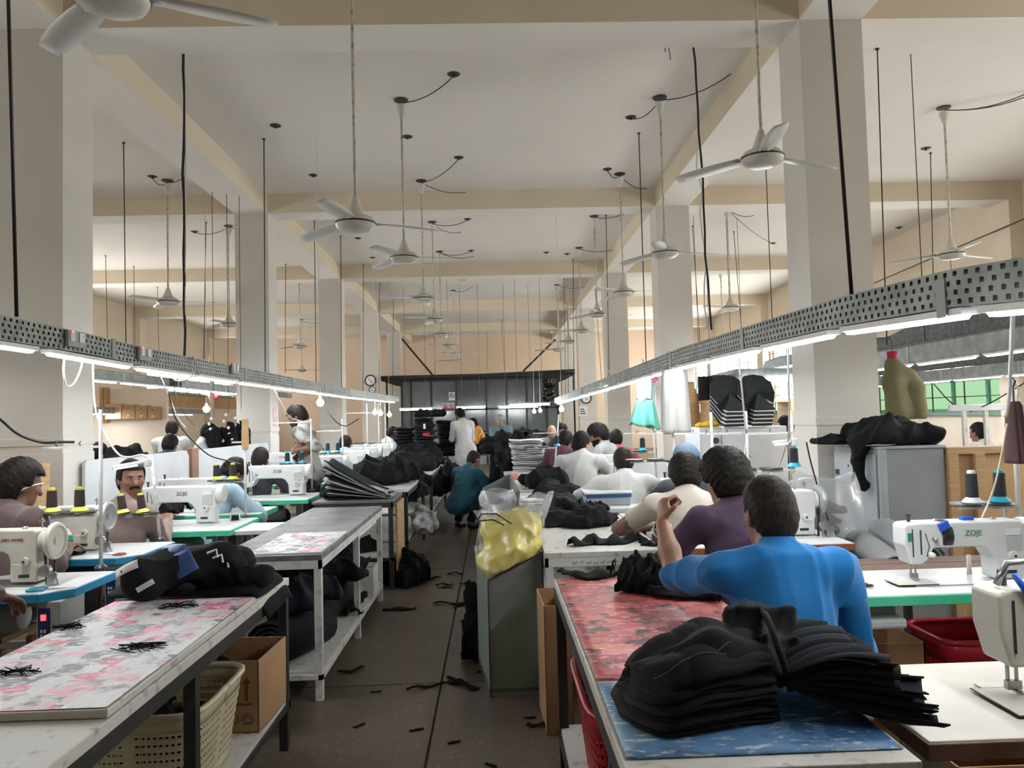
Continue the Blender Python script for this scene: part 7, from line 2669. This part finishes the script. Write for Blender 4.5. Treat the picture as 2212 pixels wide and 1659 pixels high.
# wooden niche on the left column
nf = thing('wooden_niche', 'open wooden box frame leaning on the left column behind the brown shirt man', 'box', (-3.62, 5.62, .82))
for (a, b) in (((-.24, -.13, 0), (-.20, .13, .42)), ((.20, -.13, 0), (.24, .13, .42)), ((-.2, -.13, .38), (.2, .13, .42)), ((-.2, -.13, 0), (.2, .13, .04)), ((-.2, .10, .04), (.2, .13, .38))):
    MB().box(a, b).build('box_side', M_wood, nf, bevel=.003)
MB().box((-.02, -.12, .04), (.01, .10, .38)).build('box_divider', M_wood, nf)
nl_ = thing('low_table', 'low cabinet carrying the open wooden box frame', 'cabinet', (-3.62, 5.60, 0))
MB().box((-.26, -.15, 0), (.26, .16, .815)).build('cabinet_body', M_wood, nl_, bevel=.004)
# left wall boxes, wood pile, plywood band
for i, (px0, px1, py0, py1, m, lab) in enumerate(((226, 262, 872, 906, mat('orange_card', (.62, .38, .24), .7), 'light orange wall box in the left bay, beside the wood strips'), (262, 292, 874, 906, M_card, 'brown wall box in the left bay, second of the row'), (292, 318, 876, 906, M_card, 'brown wall box in the left bay, third of the row'), (318, 341, 878, 906, M_card, 'brown wall box in the left bay, last of the row'))):
    a, b = aty(px0, py1, 15.0), aty(px1, py0, 15.0)
    L, Hh = b.x - a.x, abs(b.z - a.z)
    r = thing('wall_box', lab, 'box', ((a.x + b.x) / 2, 15.0, min(a.z, b.z)), 0, 'boxes on the left wall')
    MB().box((-L / 2 + .006, 0, 0), (L / 2 - .006, .20, Hh)).build('box_body', m, r, bevel=.004)
    MB().cbox((0, -.002, Hh * .25), (L * .2, .006, .03)).build('box_label', M_lam, r)
    MB().tube([(-L * .12, -.002, Hh * .7), (0, -.01, Hh * .78), (L * .12, -.002, Hh * .7)], .006, 5).build('box_handle', M_ink, r)
a, b = aty(196, 900, 15.25), aty(362, 900, 15.25)
pw = struct(MB().box((a.x, 15.2, 0), (b.x, 15.3, 2.25)).build('wall_partition', M_wall))
for k in range(5):
    a = aty(203 + 4.6 * k, 914, 14.96)
    o = MB().box((0, 0, 0), (.032, .03, .72)).build('plywood_strip', M_wood, None, loc=(a.x, 15.165 - .012 * (k % 2), a.z), bevel=.002)
    tag(o, 'upright plywood strip by the orange wall box, %s from the left' % ORD[k], 'board', 'plywood strips on the left wall')
a, b = atx(330, 875, WL + .06), atx(515, 848, WL + .06)
o = MB().box((0, 0, 0), (.05, b.y - a.y, .40)).build('plywood_band', mat('plywood_warm', (.50, .33, .15), .65), None, loc=(WL + .005, a.y, 2.10))
tag(o, 'long plywood band below the high windows on the left wall', 'board')
# black hanging bags with white tags at the column in the left bay
for i, (px, py0, py1) in enumerate(((462, 885, 965), (488, 872, 972), (510, 862, 970))):
    a, b = aty(px, py0, 10.2), aty(px, py1, 10.2)
    hgt = a.z - b.z
    o = crumple('hanging_bag', 'black hanging bag with white spots beside the left bay bulb, %s from the left' % ORD[i], (a.x, 10.2 + .1 * i, b.z), (.24, .22, hgt), 320 + i, M_blk, 'bag', 'black hanging bags', n=9, h=.018, amp=.03, flat=False)
    rn = random.Random(i)
    for k in range(5):
        MB().lathe([(.0, -.006), (.022, -.004), (.022, 0)], (rn.uniform(-.06, .06), -.10, hgt * (.2 + .14 * k)), 8, 'y').build('white_spot', M_logo, o)
    MB().tube([(0, 0, hgt * .8), (0, 0, CEIL - b.z)], .004, 5).build('hanging_cord', M_cable, o)
MB().tube([(0, 0, 0), (.03, 0, -.04), (.06, 0, -.12)], [.02, .03, .015], 6)
o = crumple('red_ribbon', 'small red ribbon tied under the left bay trunking', (-4.6, 12.5, 1.93), (.11, .08, .12), 330, mat('red_ribbon', (.6, .02, .08), .6), 'ribbon', None, n=4, h=.01, amp=.02, flat=False)
# hung ruler board, posters on second left column
o = MB().prism([(-.022, 0), (.022, 0), (.030, .05), (.024, .24), (-.024, .24), (-.030, .05)], -.004, .004, 'y').build('ruler_board', M_wood, None, loc=tuple(aty(530, 972, atz(531, 1118, .77).y - .02)), bevel=.002)
tag(o, 'brown wooden pattern ruler hung on the white thread stand', 'ruler')
pq = aty(602, 915, 10.8)
for i, (dx, dz, w_, h_) in enumerate(((0.0, 0, .16, .40),)):
    o = MB().box((-.004, -.10, -.2), (.0, .10, .2)).build('wall_notice', mat('notice_paper', (.66, .60, .60), .8, (.52, .36, .36), 12), None, loc=(XL1 + .006, 11.55, 1.52))
    tag(o, 'pinkish paper notices on the second left column by the masked man', 'notice')

# ---- dark glass partition at the far end
PY = 23.6
pt = thing('glass_partition', 'black framed dark glass office partition across the far end of the hall', 'partition', (-.6, PY, 0))
M_dglass = mat('dark_glass', (0.075, 0.09, 0.095), 0.15, (0.16, 0.18, 0.19), .6, spec=.8)  # paler grey mixed into the colour stands in for reflections
pz1 = aty(1030, 822, PY).z
xs_ = [aty(px, 850, PY).x + .6 for px in (868, 888, 932, 986, 1050, 1094, 1137, 1180, 1205)]
for a, b in zip(xs_[:-1], xs_[1:]):
    MB().box((a + .03, 0, 1.78), (b - .03, .02, pz1)).build('glass_pane', M_dglass, pt)
    MB().box((a + .03, 0, .9), (b - .03, .02, 1.72)).build('glass_pane', M_dglass, pt)
    MB().box((a + .03, 0, 0), (b - .03, .03, .85)).build('lower_panel', M_cab, pt)
for x in xs_:
    MB().box((x - .03, -.03, 0), (x + .03, .03, pz1)).build('frame_post', M_black, pt)
for z in (.85, 1.72, pz1):
    MB().box((xs_[0], -.03, z), (xs_[-1], .03, z + .06)).build('frame_rail', M_black, pt)
MB().box((xs_[0] - .65, -1.0, pz1 + .06), (xs_[-1] + .45, 4.0, pz1 + .16)).build('roof_sheet', mat('dark_tarpaulin', (.02, .018, .018), .8), pt)
MB().tube([(xs_[0] - .65, -1.0, pz1 + .05), (xs_[-1] + .45, -1.0, pz1 + .20)], .03, 6).build('roof_beam', M_black, pt)
for x in (xs_[0] - .62, xs_[0] - .35, xs_[-1] + .42):
    MB().box((x - .025, -.9, 0), (x + .025, -.85, pz1 + .06)).build('frame_post', M_black, pt)
p0, p1 = aty(868, 732, PY), aty(936, 812, PY)
q0, q1 = aty(1200, 733, PY), aty(1130, 802, PY)
for a, b in ((p0, p1), (q0, q1)):
    MB().tube([a - Vector((-.6, PY, 0)), b - Vector((-.6, PY, 0))], .03, 6).build('brace_bar', M_black, pt)
crumple('black_plastic', 'crumpled black plastic stuffed at the upper right of the dark glass partition', (aty(1185, 850, PY).x, PY - .22, 1.9), (.5, .16, 1.1), 340, mat('black_shiny', (.01, .01, .011), .25), 'plastic sheet', None, n=10, h=.035, amp=.06, freq=14, flat=False)
ng = mat('sign_white', (0.74, 0.74, 0.72), 0.6)
for i, (px, py, w_, h_, lab) in enumerate(((976, 856, .19, .26, 'no smoking sign on the dark glass partition, upper one'), (962, 878, .19, .22, 'prohibition sign on the dark glass partition, lower left one'), (975, 878, .17, .22, 'prohibition sign on the dark glass partition, lower right one'))):
    q = aty(px, py, PY - .06)
    r = thing('prohibition_sign', lab, 'sign', (q.x, PY - .05, q.z), 0, 'prohibition signs')
    MB().box((-w_ / 2, -.004, -h_ / 2), (w_ / 2, .004, h_ / 2)).build('sign_board', ng, r)
    R_ = w_ * .34
    MB().tube([(R_ * math.cos(a), -.008, .02 + R_ * math.sin(a)) for a in np.linspace(0, 2 * PI, 21)], .010, 4).tube([(-R_ * .7, -.008, .02 + R_ * .7), (R_ * .7, -.008, .02 - R_ * .7)], .009, 4).build('prohibition_ring', M_txtk, r)
    MB().tube([(-R_ * .5, -.007, .03), (R_ * .5, -.007, .0)], .008, 4).build('pictogram', M_txtk, r)
    if i:
        MB().box((-w_ / 2, -.006, -h_ / 2), (w_ / 2, -.004, -h_ / 2 + .06)).build('red_strip', mat('red_strip', (.45, .04, .04), .6), r)
# wall clocks
def clock(label, px, py, Y, R_):
    q = aty(px, py, Y)
    r = thing('wall_clock', label, 'clock', (q.x, q.y, q.z), 0, 'round wall clocks')
    MB().lathe([(.0, -.01), (R_ * .9, -.01), (R_ * .9, .0)], (0, 0, 0), 24, 'y').build('clock_face', ng, r)
    MB().tube([(R_ * math.cos(a), -.01, R_ * math.sin(a)) for a in np.linspace(0, 2 * PI, 25)], R_ * .12, 6).build('clock_rim', M_blackp, r, smooth=True)
    MB().tube([(0, -.015, 0), (R_ * .3, -.015, -R_ * .4)], .008, 4).build('hour_hand', M_txtk, r)
    MB().tube([(0, -.015, 0), (-R_ * .5, -.015, R_ * .5)], .006, 4).build('minute_hand', M_txtk, r)
clock('round black rimmed wall clock high on the fourth left column', 800, 822, CYS[4] - .03, .155)
clock('round wall clock low on the fourth left column', 804, 842, CYS[4] - .05, .09)
clock('round pale wall clock on the far right column', 1266, 860, CYS[4] - .03, .15)
for i, (px, py, w_, h_, lab) in enumerate(((1246, 851, .30, .22, 'notice with blue print on the far right column'), (1260, 888, .26, .30, 'white notice with black arrows on the far right column'))):
    q = aty(px, py, CYS[4] - .02)
    r = thing('wall_notice', lab, 'notice', (q.x, CYS[4] - .012, q.z))
    MB().box((-w_ / 2, -.004, -h_ / 2), (w_ / 2, .004, h_ / 2)).build('notice_sheet', ng, r)
    for k in range(3):
        MB().box((-w_ * .35, -.007, -h_ * .3 + h_ * .22 * k), (w_ * (.3 - .1 * k), -.004, -h_ * .3 + h_ * .22 * k + h_ * .1)).build('printed_line', M_txtb if i == 0 else M_txtk, r)
# distant dark clutter on both sides before the partition
for i, (px, py, Y, s_, lab) in enumerate(((870, 940, 17.5, (1.0, .8, .5), 'far dark garment heap under the left trunking end'), (1180, 930, 17.2, (1.0, .8, .45), 'far dark garment heap under the far white battens'), (1110, 922, 19.0, (2.2, .8, .5), 'far dark garment heap before the partition door'), (1040, 925, 20.5, (1.2, .8, .4), 'far dark garment heap right of the white coat'))):
    q = aty(px, py, Y)
    crumple('garment_heap', lab, (q.x, Y, .85), s_, 350 + i, M_blk, 'garment heap', 'far dark heaps', n=12, h=.035, amp=.08, freq=12)
    r = thing('work_table', 'far table under the %s' % lab.replace('far dark garment heap ', 'dark heap '), 'table', (q.x, Y, 0), 0, 'far tables')
    MB().box((-s_[0] / 2, -.4, .8), (s_[0] / 2, .4, .845)).build('table_top', M_greytop, r)
    for sx in (-1, 1):
        for sy in (-1, 1):
            MB().cbox((sx * (s_[0] / 2 - .05), sy * .35, .4), (.05, .05, .8)).build('leg', M_leg, r)

# ---- small tools on the tables
def scissors(label, p, rz, m, s=1.0):
    r = thing('scissors', label, 'scissors', p, rz)
    for k in (-1, 1):
        MB().tube([(.035 * math.cos(a) * s - .05 * s, .016 * math.sin(a) * s + k * .02 * s, .006) for a in np.linspace(0, 2 * PI, 15)], .005 * s, 6).build('finger_loop', m, r, smooth=True)
        MB().add([(-.02 * s, k * .012 * s, .004), (.0, k * .016 * s, .004), (.11 * s, -k * .002 * s, .004), (.11 * s, -k * .004 * s, .004)], [(0, 1, 2, 3)]).build('blade', M_steel, r, solid=.002)
scissors('scissors with teal handles on the nearest blue edged table', (-2.02, 3.43, .772), RAD(10), mat('teal_handle', (.01, .22, .27), .4))
scissors('thread snips with black handles on the bright green edged table', (1.46, 2.99, .772), RAD(200), M_blackp, .7)
scissors('red handled snips on the beige table at the right picture edge', (1.26, 1.655, .772), RAD(30), mat('red_handle', (.28, .02, .03), .35), .8)
c = atz(285, 1188, .77)
scissors('red handled snips on the second blue edged table', (-2.17, 4.29, .772), RAD(170), mat('red_handle', (.28, .02, .03), .35), .8)
strip('fabric_strip', 'black offcuts lying on the second blue edged table', [Vector((-2.62, 4.34, .772)), Vector((-2.5, 4.36, .772)), Vector((-2.36, 4.35, .772))], .09, M_blk, 12, h=.015)
gl_ = thing('eyeglasses', 'black folded eyeglasses on the green edged table before the mustache man', 'eyeglasses', (-2.45, 5.30, .775), RAD(10))
for k in (-1, 1):
    MB().tube([(k * .032 + .024 * math.cos(a), 0, .02 + .018 * math.sin(a)) for a in np.linspace(0, 2 * PI, 15)], .0022, 5).build('lens_rim', M_blackp, gl_, smooth=True)
    MB().tube([(k * .056, 0, .03), (k * .05, .06, .02), (k * .045 + .03, .13, .004)], .002, 5).build('temple', M_blackp, gl_)
MB().tube([(-.01, 0, .024), (.01, 0, .024)], .002, 5).build('bridge', M_blackp, gl_)
sp_ = thing('thread_spool', 'small dark thread spool on the green edged table by the stand', 'spool', (-1.98, 5.62, .77), RAD(20))
MB().lathe([(.024, 0), (.024, .006), (.016, .007), (.016, .062), (.024, .063), (.024, .07)], (0, 0, 0), 16, 'x').xf(Matrix.Translation((0, 0, .025))).build('spool_body', M_wcone, sp_, smooth=True, ang=35)
MB().lathe([(.021, .008), (.021, .061)], (0, 0, 0), 16, 'x').xf(Matrix.Translation((0, 0, .025))).build('wound_thread', M_navy, sp_, smooth=True, ang=35)
dk = crumple('held_garment', 'dark bag piece held by the masked standing man', tuple(aty(655, 985, 8.15) + Vector((0, 0, -.06))), (.26, .16, .20), 360, M_navy, 'garment', None, n=7, h=.013, amp=.03, flat=False)
# socket boxes and drooping cables along the left trunking
def box_on(label, px, py, X, side=1):
    q = atx(px, py, X)
    r = thing('socket_box', label, 'socket box', q, 0, 'socket boxes on the trunkings')
    MB().cbox((0, 0, 0), (.02, .16, .085)).build('box_body', M_ctrl, r, bevel=.004)
    MB().cbox((side * .012, -.045, .01), (.004, .04, .05)).build('socket_face', M_lam, r)
    MB().cbox((side * .013, .04, .01), (.004, .05, .05)).build('socket_face', M_lam, r)
    MB().cbox((side * .013, -.045, .035), (.004, .016, .012)).build('pilot_light', emat('pilot_red', (1, .15, .15), 1.5), r)
box_on('grey socket box with a red pilot light on the left trunking', 163, 733, -2.155)
box_on('grey socket box on the left trunking beside the cable bundle', 312, 765, -2.155)
box_on('grey socket box on the left trunking above the second left column', 507, 797, -2.155)
def cable(label, pts, r=.005, m=None, group='cables drooping from the trunkings'):
    """pts: (px, py, depth); smooth curve through them"""
    P = [aty(*p) for p in pts]
    Q = []
    n = len(P)
    for i in range(n - 1):
        p0, p1, p2, p3 = P[max(i - 1, 0)], P[i], P[i + 1], P[min(i + 2, n - 1)]
        for k in range(6):
            t = k / 6
            Q.append(.5 * ((2 * p1) + (p2 - p0) * t + (2 * p0 - 5 * p1 + 4 * p2 - p3) * t * t + (3 * p1 - p0 - 3 * p2 + p3) * t ** 3))
    Q.append(P[-1])
    o = Q[0].copy()
    ob = MB().tube([q - o for q in Q], r, 6).build('drooping_cable', m or M_cable, None, smooth=True, loc=o)
    return tag(ob, label, 'cable', group)
cable('thick black cable sweeping from the left edge to the slotted stand arm', [(-60, 860, 3.6), (0, 905, 3.75), (40, 938, 3.9), (90, 955, 3.95), (130, 955, 3.95), (160, 955, 3.95)], .008)
cable('white cable loop hanging from the left trunking before the first column', [(177, 745, 4.05), (176, 790, 4.05), (160, 828, 4.0), (143, 833, 3.95), (137, 800, 3.9), (141, 760, 3.9)], .005, M_wcable)
cable('grey cable falling from the left trunking to the machine lamp', [(200, 760, 4.3), (203, 860, 4.4), (215, 915, 4.4), (250, 975, 4.4), (275, 988, 4.4), (310, 983, 4.4), (328, 1000, 4.4)], .006, M_wcable)
cable('white cable falling from the left trunking in front of the second trunking', [(325, 775, 4.75), (345, 810, 5.2), (362, 850, 5.6), (385, 905, 6.0), (402, 925, 6.2)], .005, M_wcable)
cable('black cable falling to the bowed light blue shirt man', [(365, 850, 5.6), (380, 905, 6.0), (410, 945, 6.2), (450, 982, 6.3), (490, 995, 6.3), (520, 1003, 6.3)], .006)
cable('thin dark cable from the second left trunking past the bulb', [(375, 828, 10.7), (390, 880, 10.6), (420, 920, 10.5), (428, 930, 10.4)], .005)
cable('white cable loop by the glowing bulb on the left trunking', [(368, 800, 5.2), (380, 822, 5.2), (412, 815, 5.3), (422, 785, 5.4), (415, 770, 5.4)], .005, M_wcable)
cable('white cord from the trunking to the masked man\'s stand', [(590, 838, 7.6), (612, 880, 7.8), (625, 900, 7.9), (650, 910, 8.0), (668, 908, 7.1)], .005, M_wcable)
cable('black cable from the left trunking behind the masked man', [(690, 843, 9.4), (696, 868, 9.2), (720, 905, 9.0), (745, 920, 9.1), (775, 905, 9.2)], .006)
cable('white cable hanging under the right trunking before the white lockers', [(1594, 763, 4.3), (1600, 815, 4.5), (1606, 880, 4.7), (1612, 935, 4.8)], .006, M_wcable)
cable('white cable hanging under the right trunking beside the column', [(1702, 735, 3.6), (1703, 800, 3.8), (1705, 870, 4.0), (1704, 930, 4.2), (1703, 950, 4.3)], .006, M_wcable)
cable('white cable bundle hanging at the right picture edge', [(2190, 625, 2.2), (2187, 700, 2.4), (2183, 790, 2.7), (2180, 850, 2.9), (2172, 900, 3.0)], .008, M_wcable)
cable('white wire falling to the blue tool rest of the right machine', [(2175, 915, 3.0), (2163, 985, 3.05), (2145, 1060, 3.1), (2118, 1125, 3.1), (2110, 1133, 3.1)], .004, mat('orange_white_wire', (.62, .50, .40), .5))
cable('black cable dropping from the small lamp left of the grey cabinet', [(1742, 955, 4.4), (1752, 1000, 4.4), (1775, 1080, 4.4), (1795, 1140, 4.4)], .005)
cable('grey cable loop before the white lockers', [(1612, 955, 5.0), (1608, 1010, 5.0), (1622, 1050, 5.0)], .005, M_wcable)
cable('grey cable curve on the white locker', [(1703, 948, 4.3), (1694, 975, 4.9), (1685, 1000, 5.2), (1668, 1020, 5.2), (1655, 1045, 5.2)], .005, M_wcable)
cable('white cable from the trunking to the teal garment', [(1310, 835, 8.8), (1325, 838, 8.6), (1345, 820, 8.3), (1352, 800, 8.0)], .005, M_wcable)
cable('thin black cable crossing before the green windows', [(2018, 830, 6.0), (2055, 870, 5.8), (2094, 887, 5.7)], .005)
cable('thin black cable rising to the right before the green windows', [(2095, 890, 5.7), (2140, 870, 5.5), (2200, 835, 5.2), (2240, 810, 5.0)], .005)
# bracket of a tall stand before the green windows
stq = aty(2120, 900, 5.6)
sb = thing('machine_bracket', 'pale slotted bracket on two posts before the green windows', 'bracket', (stq.x, 5.6, 0))
MB().cbox((0, 0, aty(2120, 880, 5.6).z), (.50, .03, .05)).build('slotted_arm', M_lam, sb, bevel=.003)
for x in (-.15, .02):
    MB().box((x, -.012, .0), (x + .028, .012, aty(2120, 884, 5.6).z)).build('bracket_post', M_whitep, sb)

# marker writing along the front edge of the worn white table, illegible in the photo
wt = next(o for o in COL.objects if str(o.get('label', '')).startswith('worn white work table behind the yellow bag'))
rn = random.Random(12)
s = MB()
for k in range(11):
    x = -.17 + .036 * k
    pts = [(x + .006 * i + rn.uniform(-.002, .002), -.7045, .722 + rn.uniform(-.009, .009)) for i in range(5)]
    s.tube(pts, .0016, 4)
s.build('marker_writing', M_txtk, wt)

# loose papers under the garment heap on the grey cabinet
pp2 = thing('paper_pile', 'loose white and bluish papers under the garment heap on the grey cabinet', 'papers', (2.72, 5.36, 1.2195))
rn = random.Random(21)
for k in range(6):
    Mx = Matrix.Translation((rn.uniform(-.02, .05), rn.uniform(-.12, .12), .001 + .0022 * k)) @ Matrix.Rotation(rn.uniform(-.6, .6), 4, 'Z')
    MB().cbox((0, 0, 0), (.15, .21, .0012), Mx).build('paper_sheet', [M_lam, mat('paper_blue', (.35, .45, .60), .7), ng][k % 3], pp2)
